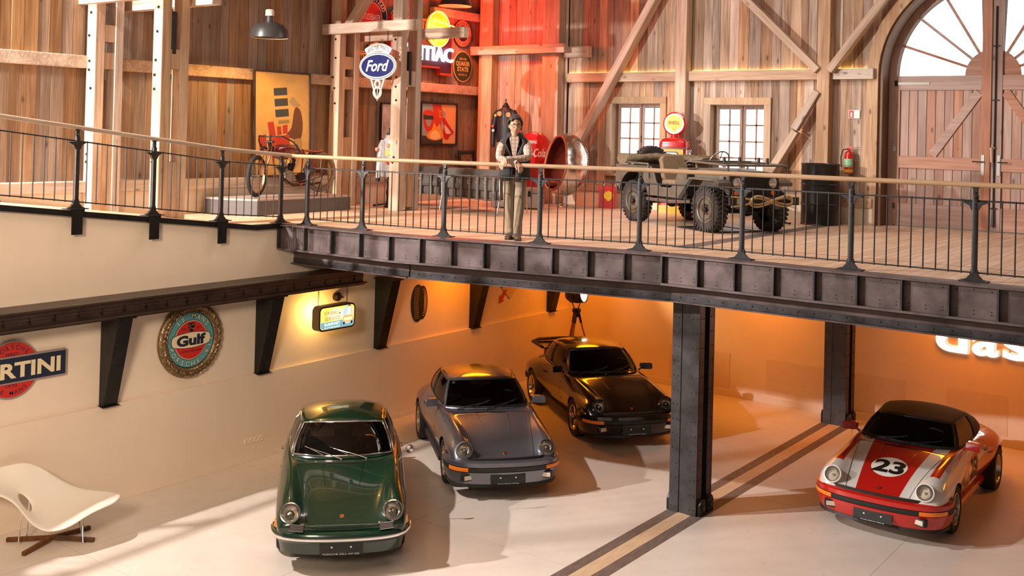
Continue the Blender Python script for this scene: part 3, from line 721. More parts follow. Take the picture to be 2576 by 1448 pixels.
def bracket(label, y):
    t = thing('wall_bracket', label, 'bracket', (-12.94, y, 1.34))
    M4 = Matrix(((0, 0, 1, 0), (1, 0, 0, 0), (0, 1, 0, 0), (0, 0, 0, 1)))
    side = [(0.06, 0), (.14, 0), (.40, 1.22), (.06, 1.22)]
    for yy in (.0, .2):
        mb = MB(); mb.prism([(a, b_) for a, b_ in ((0, 0), (.10, 0), (.42, 1.23), (0, 1.23))], .012, Matrix(((1, 0, 0, 0), (0, 0, 1, yy), (0, 1, 0, 0), (0, 0, 0, 1)))); mb.build('side_plate', STEELB, t)
    mb = MB(); mb.add([(.10, .012, 0), (.10, .2, 0), (.42, .2, 1.23), (.42, .012, 1.23), (.09, .012, 0), (.09, .2, 0), (.41, .2, 1.23), (.41, .012, 1.23)], [(0, 1, 2, 3), (7, 6, 5, 4), (0, 4, 5, 1), (2, 6, 7, 3)]); mb.build('face_plate', STEELB, t)
    mb = MB(); mb.box2((0, -.02, -.015), (.13, .23, 0)); mb.build('base_plate', STEELB, t)
    mb = MB(); mb.box2((0, -.03, 1.21), (.46, .24, 1.228)); mb.build('cap_plate', STEELB, t)
    rv = MB()
    for i in range(8):
        f = .06+i/8; riv(rv, (.10+.32*f-.03, .212, 1.23*f), (0, 1, 0), .008); riv(rv, (.10+.32*f-.03, 0, 1.23*f), (0, -1, 0), .008)
    for i in range(5): riv(rv, (.10+.32*(i+.5)/5+.002, .03, 1.23*(i+.5)/5), (1, 0, -.26), .008)
    rv.build('rivet', STEEL, t)['kind'] = 'stuff'
    return t
for lab, y in (('tapered black bracket between the striped drinks sign and the wreathed round sign', 8.17), ('tapered black bracket left of the hanging light box', 10.82), ('tapered black bracket between light box and tyre picture', 13.46),
               ('tapered black bracket right of the tyre picture', 16.12), ('tapered black bracket near the back corner by the tripod lamp', 18.78)):
    bracket(lab, y)

# ---- railings
RAILM = mat('wrought iron grey', (.05, .047, .047), .45, .7, var=.15, scale=10.)
RAILD = mat('wrought iron dark', (.05, .045, .042), .45, .6, var=.2, scale=10.)
def rail_post_mesh(m_):
    mb = MB(); mb.prism(rrect(.060, .060, .012, 2), .86, z0=.10)            # shaft
    mb.prism(rrect(.05, .03, .004, 1), .16, z0=.90)                         # stem to the handrail
    mb.box((0, 0, 1.045), (.075, .035, .012))
    foot = [(-.13, 0), (.13, 0), (.125, .018), (.085, .03), (.045, .075), (.034, .13), (-.034, .13), (-.045, .075), (-.085, .03), (-.125, .018)]
    Mx = Matrix(((1, 0, 0, 0), (0, 0, 1, 0), (0, 1, 0, 0), (0, 0, 0, 1)))
    mb.prism(foot, .05, Mx, z0=-.025); mb.box((0, 0, .006), (.30, .16, .012))
    top = [(-.12, .875), (-.12, .890), (.12, .890), (.12, .875), (.06, .845), (.034, .79), (-.034, .79), (-.06, .845)]
    mb.prism(top, .05, Mx, z0=-.025)
    for z in (.82, .86, .93, .99): mb.cyl((0, -.04, z), (0, .04, z), .010, n=6)
    return mb.mesh('post', m_, smooth=30)
def baluster_mesh(m_, h0=.085, h1=.915): mb = MB(); mb.cyl((0, 0, h0), (0, 0, h1), .0085, n=6); return mb.mesh('baluster', m_, smooth=60)
PMG, PMD = rail_post_mesh(RAILM), rail_post_mesh(RAILD); BMG, BMD = baluster_mesh(RAILM), baluster_mesh(RAILD)
def railing(label, pts, pm, bm_, m_, per=7.2, ends=(0, 0), rail_m=None, skip=()):
    """pts: post foot points; balusters between, two bars, a round oak handrail"""
    t = thing('railing', label, 'railing', pts[0]); o0 = Vector(pts[0]); P = [Vector(p)-o0 for p in pts]
    for i, p in enumerate(P):
        a = P[max(0, i-1)]; b_ = P[min(len(P)-1, i+1)]; ang = atan2((b_-a).y, (b_-a).x)
        if i not in skip: inst(pm, 'post', t, p, (0, 0, ang))
    for a, b_ in zip(P, P[1:]):
        d = b_-a; L = d.length; n = max(1, round(L*per)-1)
        for z, r in ((.90, .010), (.10, .009)):
            mb = MB(); mb.cyl(a+Vector((0, 0, z)), b_+Vector((0, 0, z)), r, n=6); mb.build('top_bar' if z > .5 else 'bottom_bar', m_, t, smooth=60)
        for k in range(1, n+1): inst(bm_, 'baluster', t, a+d*(k/(n+1)))
    H = [p+Vector((0, 0, 1.078)) for p in P]
    if ends[0]: H[0] = H[0]+(H[0]-H[1]).normalized()*ends[0]
    if ends[1]: H[-1] = H[-1]+(H[-1]-H[-2]).normalized()*ends[1]
    mb = MB(); mb.tube(H, .030, 12); mb.build('handrail', rail_m or W_RAIL, t, smooth=50)
    return t
bp_ = []
x = -12.62
for x in (-12.55, -11.39, -9.92, -8.45, -7.04, -5.62, -4.24, -2.86, -1.48, -.1): bp_.append((x, edge_y(x)+(.26 if x > -12.2 else .18), ZF))
bp_[0] = (-12.50, 11.42, ZF)
railing('long iron railing with oak handrail along the mezzanine edge', bp_, PMG, BMG, RAILM, per=7.6, ends=(.35, .3))
W_RAILY = wood('oak handrail y', (.38, .23, .12), (.54, .35, .20), 'Y', val=.04, rough=.4, knots=False)
rp_ = [(-12.88, y, ramp_z(y)+.02) for y in (3.05, 4.2, 5.35, 6.52, 7.71, 8.88, 10.05)]+[(-12.86, 11.19, ZF+.02)]
railing('dark iron railing with oak handrail beside the sloping ramp', rp_, PMD, BMD, RAILD, per=6.9, ends=(.2, .32), rail_m=W_RAILY)
# steel edge of the ramp with hanging gusset plates
t = struct_root('trim_7'); t.location = (-12.88, 7, 4)
mb = MB()
e = [(3.0, ramp_z(3.0)), (10.7, ZF+.01), (11.22, ZF+.01)]
pr = [(a-7, b_-4) for a, b_ in e]+[(a-7, b_-4-.075) for a, b_ in e[::-1]]
mb.prism(pr, .13, mL, z0=-.09); mb.build('edge_bar', STEELB, t)
for _, y, z in rp_[:-1]:
    mb = MB(); g = [(-.10, .02), (.10, .02), (.10, -.05), (.075, -.10), (.075, -.33), (-.075, -.33), (-.075, -.10), (-.10, -.05)]
    mb.prism([(a+y-7, b_+z-4) for a, b_ in g], .02, mL, z0=.04); mb.build('gusset_plate', STEELB, t)
# ================================================================== SPORTS CARS
def crom(P, sub, closed=False):
    """Catmull-Rom through P with sub samples per span; returns the points"""
    P = [Vector(p) for p in P]; n = len(P); out = []
    for i in range(n if closed else n-1):
        g = lambda k: P[k % n] if closed else P[min(max(k, 0), n-1)]
        a, b_, c, d = g(i-1), g(i), g(i+1), g(i+2)
        if not closed and i == 0: a = b_*2-c
        if not closed and i == n-2: d = c*2-b_
        for s in range(sub):
            t = s/sub
            out.append(.5*((2*b_)+(c-a)*t+(2*a-5*b_+4*c-d)*t*t+(3*b_-a-3*c+d)*t**3))
    if not closed: out.append(P[-1].copy())
    return out
def sweep(mb, path, sec, closed_sec=True):
    """path: plan points (x, y); sec: (outward, z) outline"""
    rows = []; n = len(path)
    for i, p in enumerate(path):
        a = Vector(path[max(0, i-1)]).to_2d(); b_ = Vector(path[min(n-1, i+1)]).to_2d(); t = (b_-a).normalized(); nx, ny = t.y, -t.x
        rows.append([(p[0]+nx*o, p[1]+ny*o, z) for o, z in sec]+([(p[0]+nx*sec[0][0], p[1]+ny*sec[0][0], sec[0][1])] if closed_sec else []))
    mb.grid(rows)
    if closed_sec:
        for r_ in (rows[0], rows[-1]): mb.add(r_[:-1], [tuple(range(len(sec)))])
    return mb
def paint(name, col, metal=0., rough=.28):
    return mat(name, col, rough, metal, coat=1., spec=.5)
CAR_GLASS = glassmat('car window glass', (.30, .27, .24)); CAR_GLASS_D = glassmat('dark car window glass', (.10, .09, .08))
LENS = mat('headlight lens', (.75, .72, .68), .12, .55, spec=.8); LENS_IN = mat('headlight reflector', (.9, .86, .8), .12, 1.)
AMBER = mat('amber lens', (.95, .22, .02), .2, spec=.7, emis=(1, .2, .02), estr=.05)
CLEARL = mat('clear lamp lens', (.80, .70, .58), .15, .3)
BTRIM = mat('black bumper rubber', (.02, .02, .02), .5); CABIN = mat('black cabin trim', (.018, .016, .015), .7)
TYRE = mat('tyre rubber', (.016, .015, .015), .75, bump=.2, scale=60.)
RIMM = mat('polished alloy', (.72, .64, .52), .22, 1.); RIMB = mat('satin black wheel', (.02, .02, .02), .45)
GOLD = mat('gold badge', (.75, .48, .15), .3, 1.)
WHITE = mat('white print', (.85, .83, .78), .5); PLATE = mat('black number plate', (.02, .02, .02), .45, bump=.4, scale=120.)

def fuchs_wheel(parent, x, y, r, wdt, sd, style):
    """tyre, rim with petals; outer face towards sd*y"""
    w_ = bpy.data.objects.new('wheel', None); C.objects.link(w_); w_.parent = parent; w_.location = (x, y, r); w_.rotation_euler = (0, 0, 0 if sd > 0 else pi)
    h = wdt/2; rr = r*.655
    mb = MB(); mb.lathe([(rr, -h), (r*.93, -h), (r*.985, -h*.8), (r, -h*.5), (r, h*.5), (r*.985, h*.8), (r*.93, h), (r*.80, h*1.04), (rr, h*.92), (rr*.96, h*.4)], (0, 0, 0), (0, 1, 0), 40)
    mb.build('tyre', TYRE, w_, smooth=40)
    mb = MB(); mb.lathe([(rr*1.02, h*.92), (rr*.97, h*.97), (rr*.93, h*.9), (rr*.90, h*.2), (rr*.55, h*.1), (.0, h*.15)], (0, 0, 0), (0, 1, 0), 40)
    mb.build('rim', RIMM if style != 'steel' else CHROME, w_, smooth=40)
    if style == 'fuchs':
        mb = MB(); mb.lathe([(rr*.90, h*.22), (rr*.2, h*.24), (0, h*.24)], (0, 0, 0), (0, 1, 0), 30); mb.build('rim_recess', RIMB, w_, smooth=40)
        for k in range(5):
            a = 2*pi*k/5; p = [(.16, -.10), (.5, -.17), (.80, -.24), (.90, -.14), (.92, 0), (.90, .14), (.80, .24), (.5, .17), (.16, .10)]
            mb = MB(); mb.prism([(rr*(u*cos(a)-v*sin(a)), rr*(u*sin(a)+v*cos(a))) for u, v in p], h*.30, Matrix(((1, 0, 0, 0), (0, 0, 1, 0), (0, 1, 0, 0), (0, 0, 0, 1))), z0=h*.28)
            mb.build('spoke', RIMM, w_, bevel=.006)
        mb = MB(); mb.lathe([(rr*.22, h*.3), (rr*.20, h*.68), (0, h*.72)], (0, 0, 0), (0, 1, 0), 16); mb.build('hub_cap', RIMB, w_, smooth=40)
    else:
        mb = MB(); mb.lathe([(rr*.62, h*.2), (rr*.58, h*.5), (rr*.3, h*.66), (0, h*.68)], (0, 0, 0), (0, 1, 0), 24); mb.build('hub_cap', CHROME, w_, smooth=40)
    return w_

def sports_car(label, loc, heading, p):
    t = thing('sports_car', label, 'car', (loc[0], loc[1], 0), (0, 0, heading), p.get('group'))
    wf, wr = p.get('wf', 0.), p.get('wr', 0.); pm = p['paint']
    # ---- lower body: rings of half sections (y, z) from floor centre over sill, side, fender crown, bonnet edge to centre
    S = [
     (.795, [(0, .30), (.50, .30), (.64, .36), (.69, .45), (.675, .525), (.585, .545), (.43, .53), (.25, .53), (0, .53)]),
     (.745, [(0, .25), (.55, .25), (.70, .34), (.75+wf*.5, .47), (.735, .565), (.595, .595), (.44, .555), (.25, .553), (0, .555)]),
     (.66, [(0, .23), (.58, .23), (.73, .33), (.775+wf*.8, .49), (.755+wf*.6, .64), (.60, .735), (.448, .59), (.255, .588), (0, .592)]),
     (.58, [(0, .22), (.60, .22), (.745, .33), (.79+wf, .5), (.775+wf, .68), (.60, .785), (.455, .625), (.26, .62), (0, .624)]),
     (.34, [(0, .20), (.62, .20), (.755, .32), (.81+wf, .5), (.79+wf, .71), (.605, .845), (.49, .715), (.28, .712), (0, .718)]),
     (.05, [(0, .20), (.62, .20), (.76, .32), (.82+wf, .52), (.80+wf, .735), (.62, .870), (.535, .790), (.3, .79), (0, .797)]),
     (-.25, [(0, .20), (.62, .20), (.765, .31), (.82+wf*.8, .52), (.80+wf*.7, .755), (.65, .880), (.585, .845), (.33, .852), (0, .862)]),
     (-.50, [(0, .19), (.63, .19), (.765, .30), (.815+wf*.2, .53), (.80+wf*.2, .775), (.69, .888), (.62, .884), (.35, .898), (0, .908)]),
     (-.80, [(0, .19), (.63, .19), (.765, .29), (.815, .54), (.805, .79), (.715, .888), (.62, .888), (.35, .888), (0, .888)]),
     (-1.30, [(0, .19), (.64, .19), (.77, .28), (.82, .54), (.81, .80), (.725, .885), (.62, .885), (.35, .88), (0, .88)]),
     (-1.70, [(0, .19), (.64, .19), (.775, .28), (.83+wr*.3, .54), (.815+wr*.3, .795), (.72, .885), (.62, .885), (.35, .88), (0, .88)]),
     (-2.02, [(0, .20), (.64, .20), (.79, .30), (.85+wr, .54), (.825+wr, .785), (.70, .885), (.61, .89), (.35, .885), (0, .885)]),
     (-2.35, [(0, .20), (.64, .20), (.80, .31), (.865+wr, .54), (.83+wr, .765), (.68, .875), (.57, .895), (.33, .9), (0, .905)]),
     (-2.75, [(0, .21), (.62, .21), (.79, .33), (.845+wr*.9, .53), (.79+wr*.8, .715), (.62, .825), (.48, .86), (.28, .885), (0, .89)]),
     (-3.10, [(0, .24), (.58, .24), (.74, .36), (.79+wr*.5, .51), (.735+wr*.4, .65), (.57, .725), (.43, .75), (.25, .77), (0, .775)]),
     (-3.30, [(0, .30), (.48, .30), (.62, .39), (.68, .49), (.64, .575), (.52, .62), (.4, .635), (.22, .645), (0, .65)])]
    rows = []
    for x, h in S:
        rows.append([Vector((x, -y, z)) for y, z in h]+[Vector((x, y, z)) for y, z in h[::-1][1:-1]])
    mb = MB(); mb.grid(rows, closed=True); n = len(rows[0])
    mb.add(rows[0], [tuple(range(n))]); mb.add(rows[-1], [tuple(range(n-1, -1, -1))])
    me = mb.mesh('body', [pm, CABIN], weld=True)
    o = bpy.data.objects.new('body', me); TMPS.collection.objects.link(o)
    md = o.modifiers.new('s', 'SUBSURF'); md.levels = md.render_levels = 3
    cut = MB(); ra = p.get('r', .315)+.028
    for x in (0, -2.27):
        for s in (-1, 1): cut.cyl((x, s*.52, p.get('r', .315)), (x, s*1.2, p.get('r', .315)), ra if x == 0 else ra+.01, n=36)
    co = bpy.data.objects.new('cut', cut.mesh('cut', CABIN)); TMPS.collection.objects.link(co)
    bo = o.modifiers.new('b', 'BOOLEAN'); bo.object = co; bo.operation = 'DIFFERENCE'; bo.solver = 'EXACT'; bo.material_mode = 'TRANSFER'
    bme = evaluated_mesh(o)
    bpy.data.objects.remove(o); bpy.data.objects.remove(co); bme.name = 'body'
    bme.polygons.foreach_set('use_smooth', [True]*len(bme.polygons)); bme.set_sharp_from_angle(angle=R(38))
    body = bpy.data.objects.new('body', bme); C.objects.link(body); body.parent = t
    bv = BVHTree.FromPolygons([v.co.copy() for v in bme.vertices], [tuple(q.vertices) for q in bme.polygons])
    def top(x, y, d=.0):
        hit = bv.ray_cast(Vector((x, y, 2)), Vector((0, 0, -1)))
        return hit[0]+hit[1]*d if hit[0] else Vector((x, y, .6))
    def side(x, z, s, d=.0):
        hit = bv.ray_cast(Vector((x, s*2, z)), Vector((0, -s, 0)))
        return hit[0]+hit[1]*d if hit[0] else Vector((x, s*.8, z))
    def seam(name, pts, m_=BLACK, r=.0045, parent=body):
        q = MB(); q.tube(pts, r, 5); return q.build(name, m_, parent, smooth=60)
    # bonnet outline and vent
    lidp = [(.785-.0, y) for y in (0,)]
    hl = []
    for k in range(13): f = k/12; hl.append((.765-1.215*f, .405+.185*f))
    pts = [top(x, -y) for x, y in hl]+[top(-.45-.035*(1-(y/.59)**2)*0, y) for y in [(-.59+1.18*i/12) for i in range(1, 12)]]+[top(x, y) for x, y in hl[::-1]]
    seam('bonnet_seam', pts)
    vent = p.get('vent', .24)
    rows = [[top(-.452+dx, -vent+2*vent*i/10, .003) for i in range(11)] for dx in (0, .045)]
    q = MB(); q.grid(rows); q.build('bonnet_vent', BLACK, body)
    for s in (-1, 1):
        seam('bonnet_crease', [top(-.41+.5*k/8, s*(vent*1.0-.05*k/8), .001) for k in range(9)], pm, .006)
        # door outline
        dz = [side(-.80, z, s) for z in (.30, .45, .6, .75, .84)]+[side(x, .86, s) for x in (-1.1, -1.4, -1.65)]+[side(-1.78, z, s) for z in (.82, .7, .5, .34)]+[side(x, .29, s) for x in (-1.6, -1.2, -.85)]
        seam('door_seam', dz+[dz[0]], BLACK, .004)
        q = MB(); hp = side(-1.66, .74, s, .02); q.tube([hp+Vector((.08, 0, 0)), hp+Vector((.05, s*.012, 0)), hp+Vector((-.05, s*.012, 0)), hp+Vector((-.08, 0, 0))], .011, 8); q.build('door_handle', p.get('trim', BTRIM), t, smooth=50)
        q = MB(); q.box2((-.36, s*(.70), .195), (-1.92, s*(.80), .285)); q.build('sill', p.get('sill', BTRIM), t, bevel=.02)
    # ---- cabin shell and glazing
    dz = p.get('drop', 0.)
    BELT = [(-.53, 0, .905), (-.56, .26, .90), (-.64, .48, .895), (-.76, .640, .885), (-.82, .668, .885), (-1.30, .705, .885), (-1.62, .71, .885), (-1.68, .71, .885), (-2.0, .695, .888), (-2.34, .645, .895), (-2.62, .54, .90), (-2.86, .38, .895), (-2.94, 0, .895)]
    ROOF = [(-1.07, 0, 1.270), (-1.09, .23, 1.267), (-1.135, .41, 1.255), (-1.19, .505, 1.235), (-1.25, .535, 1.232), (-1.50, .555, 1.245), (-1.72, .56, 1.245), (-1.77, .56, 1.244), (-1.98, .54, 1.23), (-2.18, .495, 1.205), (-2.27, .43, 1.20), (-2.33, .29, 1.21), (-2.35, 0, 1.215)]
    if dz:
        ROOF = [(x+(.06 if i < 5 else .0), y*.97, z-dz-(.07*min(1,(i-7)/3) if i > 7 else 0)) for i, (x, y, z) in enumerate(ROOF)]
    sub = 4
    def half(P): return crom(P, sub)
    bh, rh = half(BELT), half(ROOF); ncol = len(bh)
    def mir(v): return Vector((v.x, -v.y, v.z))
    bl = bh+[mir(v) for v in bh[::-1][1:-1]]; rl = rh+[mir(v) for v in rh[::-1][1:-1]]; NC = len(bl)
    seg = lambda i: (i if i < ncol-1 else NC-1-i)//sub           # control span index of column i..i+1
    TT = [0, .07, .2, .4, .6, .8, .93, 1.]
    ctr = Vector((-1.65, 0, .9))
    def P(i, tt):
        a, b_ = bl[i % NC], rl[i % NC]; v = a.lerp(b_, tt); out = Vector((v.x-ctr.x, v.y, 0)).normalized()
        return v+out*(.028*sin(pi*tt))+Vector((0, 0, .012*sin(pi*tt)))
    grid = [[P(i, tt) for i in range(NC)] for tt in TT]
    kind = ['W', 'W', 'W', 'P', 'S', 'S', 'P', 'Q', 'Q', 'P', 'R', 'R']
    glassy = p.get('glassy', 'WSQR')
    shell = MB(); gl = {}
    for i in range(NC):
        k = kind[seg(i)]; j2 = (i+1) % NC
        for r_ in range(len(TT)-1):
            f = [grid[r_][i], grid[r_][j2], grid[r_+1][j2], grid[r_+1][i]]
            if k in glassy and 0 < r_ < len(TT)-2:
                key = k if k in 'WR' else k+('l' if i < ncol-1 else 'r')
                gl.setdefault(key, MB()).add(f, [(0, 1, 2, 3)])
            else: shell.add(f, [(0, 1, 2, 3)])
    cx = -1.66; zfun = lambda v: 1.318-dz-(.150 if v.x > -1.6 else .185)*(v.x+1.6)**2-.072*(abs(v.y)/.555)**2.2-(.07*max(0, (-1.7-v.x)/.6)**1.5 if dz else 0)
    rings = [[v.copy() for v in rl]]
    for kk in (.94, .85, .7, .5, .3, .12):
        rg = []
        for v in rl:
            u = Vector((cx+(v.x-cx)*kk, v.y*kk, 0)); u.z = zfun(u)+(v.z-zfun(v))*kk**5; rg.append(u)
        rings.append(rg)
    shell.grid([r_ for r_ in rings], closed=True); shell.add(rings[-1], [tuple(range(NC))])
    sh = shell.build('roof', p.get('roof', pm), t, smooth=50, weld=True)
    gn = {'W': 'windscreen', 'R': 'rear_window', 'Sl': 'side_window', 'Sr': 'side_window', 'Ql': 'quarter_window', 'Qr': 'quarter_window'}
    for k, g in gl.items(): g.build(gn[k], p.get('glass', CAR_GLASS), t, smooth=60, weld=True)
    tm = p.get('trim', BTRIM)
    def frame_loop(cols, r=.011, m_=tm, up_=.012):
        pts = []
        lo_, hi_ = 1, len(TT)-2
        o_ = lambda i, r__: grid[r__][i % NC]+Vector((grid[r__][i % NC].x-ctr.x, grid[r__][i % NC].y, .1)).normalized()*.004
        pts += [o_(i, lo_) for i in cols]+[o_(cols[-1], k) for k in range(lo_+1, hi_)]+[o_(i, hi_) for i in cols[::-1]]+[o_(cols[0], k) for k in range(hi_-1, lo_, -1)]
        q = MB(); q.tube(pts, r, 6, closed=True); return q.build('window_trim', m_, sh, smooth=60)
    frame_loop(list(range(-3*sub, 3*sub+1)), .013)
    for s in (0, 1):
        cs = list(range(4*sub, 6*sub+1)); c2 = list(range(7*sub, 9*sub+1))
        if s: cs = [NC-i for i in cs]; c2 = [NC-i for i in c2]
        if 'S' in glassy: frame_loop(cs, .009)
        if 'Q' in glassy: frame_loop(c2, .009)
    # ---- interior seen through the glass
    q = MB(); q.prism([(x, y) for x, y in [(v.x*.985-.025, v.y*.97) for v in bl]], .01, z0=.905); q.build('cabin_floor', CABIN, t)
    q = MB(); q.box2((-.72, -.48, .90), (-.95, .48, .94)); q.build('dashboard', CABIN, t, bevel=.02)
    for s in (-1, 1):
        q = MB(); q.prism(rrect(.42, .30, .08), .10, Matrix(((0, 0, .93, -1.62), (1, 0, 0, s*.33), (0, .93, -.3, 1.04), (0, 0, 0, 1)))); q.build('seat', p.get('seat', CABIN), t, smooth=40)
        q = MB(); q.prism(rrect(.24, .14, .05), .07, Matrix(((0, 0, .93, -1.66), (1, 0, 0, s*.33), (0, .93, -.3, 1.20 if dz < .05 else 1.12), (0, 0, 0, 1)))); q.build('headrest', CABIN, t, smooth=40)
    wc = Vector((-.93, .33, .965)); q = MB(); wa = Vector((.8, 0, -.45)).normalized()
    ring = q.ring(wc, wa, .17, 24); q.tube(ring, .012, 8, closed=True); q.cyl(wc, wc+wa*.15, .03, .02, n=10)
    for k in (2, 10, 18): q.cyl(wc, ring[k], .009, n=6)
    q.build('steering_wheel', p.get('wheel_m', CABIN), t, smooth=50)
    q = MB(); q.prism(rrect(.20, .055, .02), .02, Matrix(((0, 0, 1, -1.02), (1, 0, 0, 0), (0, 1, 0, 1.19-dz), (0, 0, 0, 1)))); q.cyl((-1.02, 0, 1.19-dz), (-1.06, 0, 1.25-dz), .006, n=6); q.build('rear_view_mirror', tm if p.get('early') else mat('mirror back', (.25, .24, .23), .4), t, smooth=40)
    # wipers
    for y0, y1 in ((-.05, .42), (-.48, -.02)) if not p.get('early') else ((-.02, -.44), (.30, -.12)):
        a = grid[1][0].lerp(grid[1][0], 0)
        def ws(y, tt):
            best = min(range(-12, 13), key=lambda i: abs(grid[2][i % NC].y-y)); v = P(best, tt); v = Vector((v.x, y, v.z)); return v+Vector((.02, 0, .012))
        q = MB(); q.tube([ws(y0, -.02), ws(y0*.6+y1*.4, .10), ws(y1, .20 if not p.get('early') else .24)], .006, 6); q.tube([ws(y0*.5+y1*.5+.0, .06), ws(y1+(y1-y0)*.12, .26 if not p.get('early') else .28)], .0075, 6); q.sphere(ws(y0, -.03), .014); q.build('wiper', p.get('wiper', BTRIM), t, smooth=60)
    # ---- headlights
    for s in (-1, 1):
        c = Vector((.712, s*.597, .668)); ax = Vector((.88, s*.03, .46)).normalized()
        hb = MB(); hb.lathe([(.085, -.26), (.112, -.12), (.122, -.03), (.122, .012), (.108, .018)], c, ax, 28, caps=False); hd = hb.build('headlight', p.get('bucket', pm), t, smooth=50)
        q = MB(); q.lathe([(.121, .010), (.118, .024), (.104, .026), (.101, .012)], c, ax, 28, caps=False); q.build('headlight_ring', p.get('ring', pm), hd, smooth=50)
        q = MB(); q.lathe([(.103, .014), (.09, .030), (.06, .042), (.03, .047), (0, .049)], c, ax, 28, caps=False); q.build('lens', glassmat('lamp glass', (.86, .82, .76)), hd, smooth=60)
        q = MB(); q.lathe([(.102, .012), (.07, -.02), (.03, -.045), (0, -.05)], c, ax, 28, caps=False); q.sphere(c-ax*.02, .02); q.build('reflector', LENS, hd, smooth=60)
    # ---- front bumper
    path = [Vector(v).to_2d() for v in crom([(.40, -.83-wf, 0), (.60, -.80-wf*.8, 0), (.77, -.70-wf*.3, 0), (.865, -.50, 0), (.905, -.25, 0), (.915, 0, 0), (.905, .25, 0), (.865, .50, 0), (.77, .70+wf*.3, 0), (.60, .80+wf*.8, 0), (.40, .83+wf, 0)], 4)]
    low = p.get('bumper', pm)
    if p.get('early'):
        q = MB(); sweep(q, path, [(-.10, .365), (-.02, .36), (.005, .385), (.008, .43), (-.01, .465), (-.10, .475)]); bu = q.build('front_bumper', pm, t, smooth=50)
        q = MB(); sweep(q, path, [(.002, .405), (.016, .40), (.022, .418), (.016, .436), (.002, .43)]); q.build('bumper_strip', CHROME, bu, smooth=50)
        q = MB(); sweep(q, path[6:-6], [(-.12, .22), (-.06, .225), (-.03, .36), (-.10, .37)]); q.build('front_valance', pm, t, smooth=50)
        for s in (-1, 1):
            pp = [(x, y) for x, y in path if s*y > .40 and s*y < .79]
            pp = pp if pp[0][1] < pp[-1][1] else pp[::-1]
            ins = [(x-.075, y*.985) for x, y in pp]
            inner = [v for v in ins if abs(v[1]) < .60]; outer = [v for v in ins if abs(v[1]) >= .575]
            for nm, sg, m_ in (('horn_grille', inner, CHROME), ('indicator', outer, AMBER)):
                if len(sg) < 2: continue
                q = MB(); sweep(q, sg, [(-.03, .485), (.03, .485), (.018, .565), (-.03, .565)]); hg = q.build(nm, m_, t, smooth=40)
                if nm == 'horn_grille':
                    for zz in (.500, .516, .532, .548):
                        q = MB(); sweep(q, sg, [(.020, zz-.005), (.031-.15*(zz-.485), zz-.005), (.031-.15*(zz-.485), zz+.005), (.020, zz+.005)]); q.build('louvre', BLACK, hg)
    else:
        q = MB(); sweep(q, path, [(-.16, .53), (-.02, .545), (.012, .525), (.016, .47), (-.06, .465)]); bu = q.build('front_bumper', low, t, smooth=50)
        q = MB(); sweep(q, path, [(-.06, .400), (.010, .402), (.020, .42), (.020, .462), (-.06, .468)]); q.build('bumper_rubber', BTRIM, bu, smooth=50)
        q = MB(); sweep(q, path, [(-.14, .21), (-.05, .205), (-.005, .30), (.012, .395), (-.06, .405), (-.14, .405)]); q.build('front_valance', low, t, smooth=50)
        q = MB(); sweep(q, path, [(-.14, .175), (-.03, .18), (-.04, .215), (-.14, .215)]); q.build('lip_spoiler', BTRIM, t, smooth=50)
        q = MB(); sweep(q, [(x-.07, y*.97) for x, y in path], [(-.06, .50), (.0, .52), (.0, .575), (-.06, .565)]); q.build('bellows', BTRIM, t, smooth=50)
        for s in (-1, 1):
            pp = [(x, y) for x, y in path if .50 < s*y < .80+wf]
            q = MB(); sweep(q, pp, [(.0, .405), (.022, .407), (.026, .43), (.022, .46), (.0, .462)]); q.build('indicator', AMBER, bu, smooth=50)
            y = s*.56; xf = min(path, key=lambda v: abs(v[1]-y))[0]
            a = -s*.35
            q = MB(); q.box((xf-.02, y, .325), (.08, .20, .095), (0, 0, a)); fo = q.build('fog_lamp', BTRIM, t, bevel=.01)
            q = MB(); q.box((xf+.018, y+s*-.01, .325), (.012, .15, .062), (0, 0, a)); q.build('lens', CLEARL, fo, bevel=.006)
    # number plate
    pz = p.get('plate_z', .33); px = .925 if not p.get('early') else .905
    q = MB(); q.box((px, 0, pz), (.012, .50, .12), (0, R(-8), 0)); pl = q.build('number_plate', PLATE, t, bevel=.004)
    q = MB(); q.box((px+.006, 0, pz-.062), (.012, .50, .022), (0, R(-8), 0)); q.build('plate_frame', BLACK, pl)
    q = MB()
    for s in (-1, 1): q.cyl((px+.006, s*.11, pz+.015), (px+.010, s*.11, pz+.015), .011, n=10)
    q.build('plate_screw', WHITE, pl)['kind'] = 'stuff'
    q = MB(); add_text(q, p['plate_text'], 0, 0, .016 if not p.get('early') else .020, width=.30 if not p.get('early') else .42); q.xform(Matrix(((0, 0, 1, px+.0135), (1, 0, 0, 0), (0, 1, 0, pz-.070), (0, 0, 0, 1)))); q.build('plate_lettering', WHITE, pl)
    # badge
    bx = .66; hit = top(bx, 0, .004); q = MB(); sl = atan2((top(.60, 0)-top(.72, 0)).z, .12)
    mbad = Matrix.Translation(hit) @ Matrix(((0, -cos(sl), sin(sl), 0), (1, 0, 0, 0), (0, sin(sl), cos(sl), 0), (0, 0, 0, 1)))
    crest = [(-.024, .03), (.024, .03), (.026, .0), (.015, -.024), (0, -.034), (-.015, -.024), (-.026, .0)]
    q.prism(crest, .004, mbad); bd = q.build('badge', GOLD, body)
    q = MB(); q.box((-.012, .016, .0045), (.018, .02, .002)); q.box((.012, -.004, .0045), (.018, .02, .002)); q.xform(mbad); q.build('badge_field', mat('badge red', (.45, .03, .02), .4), bd)
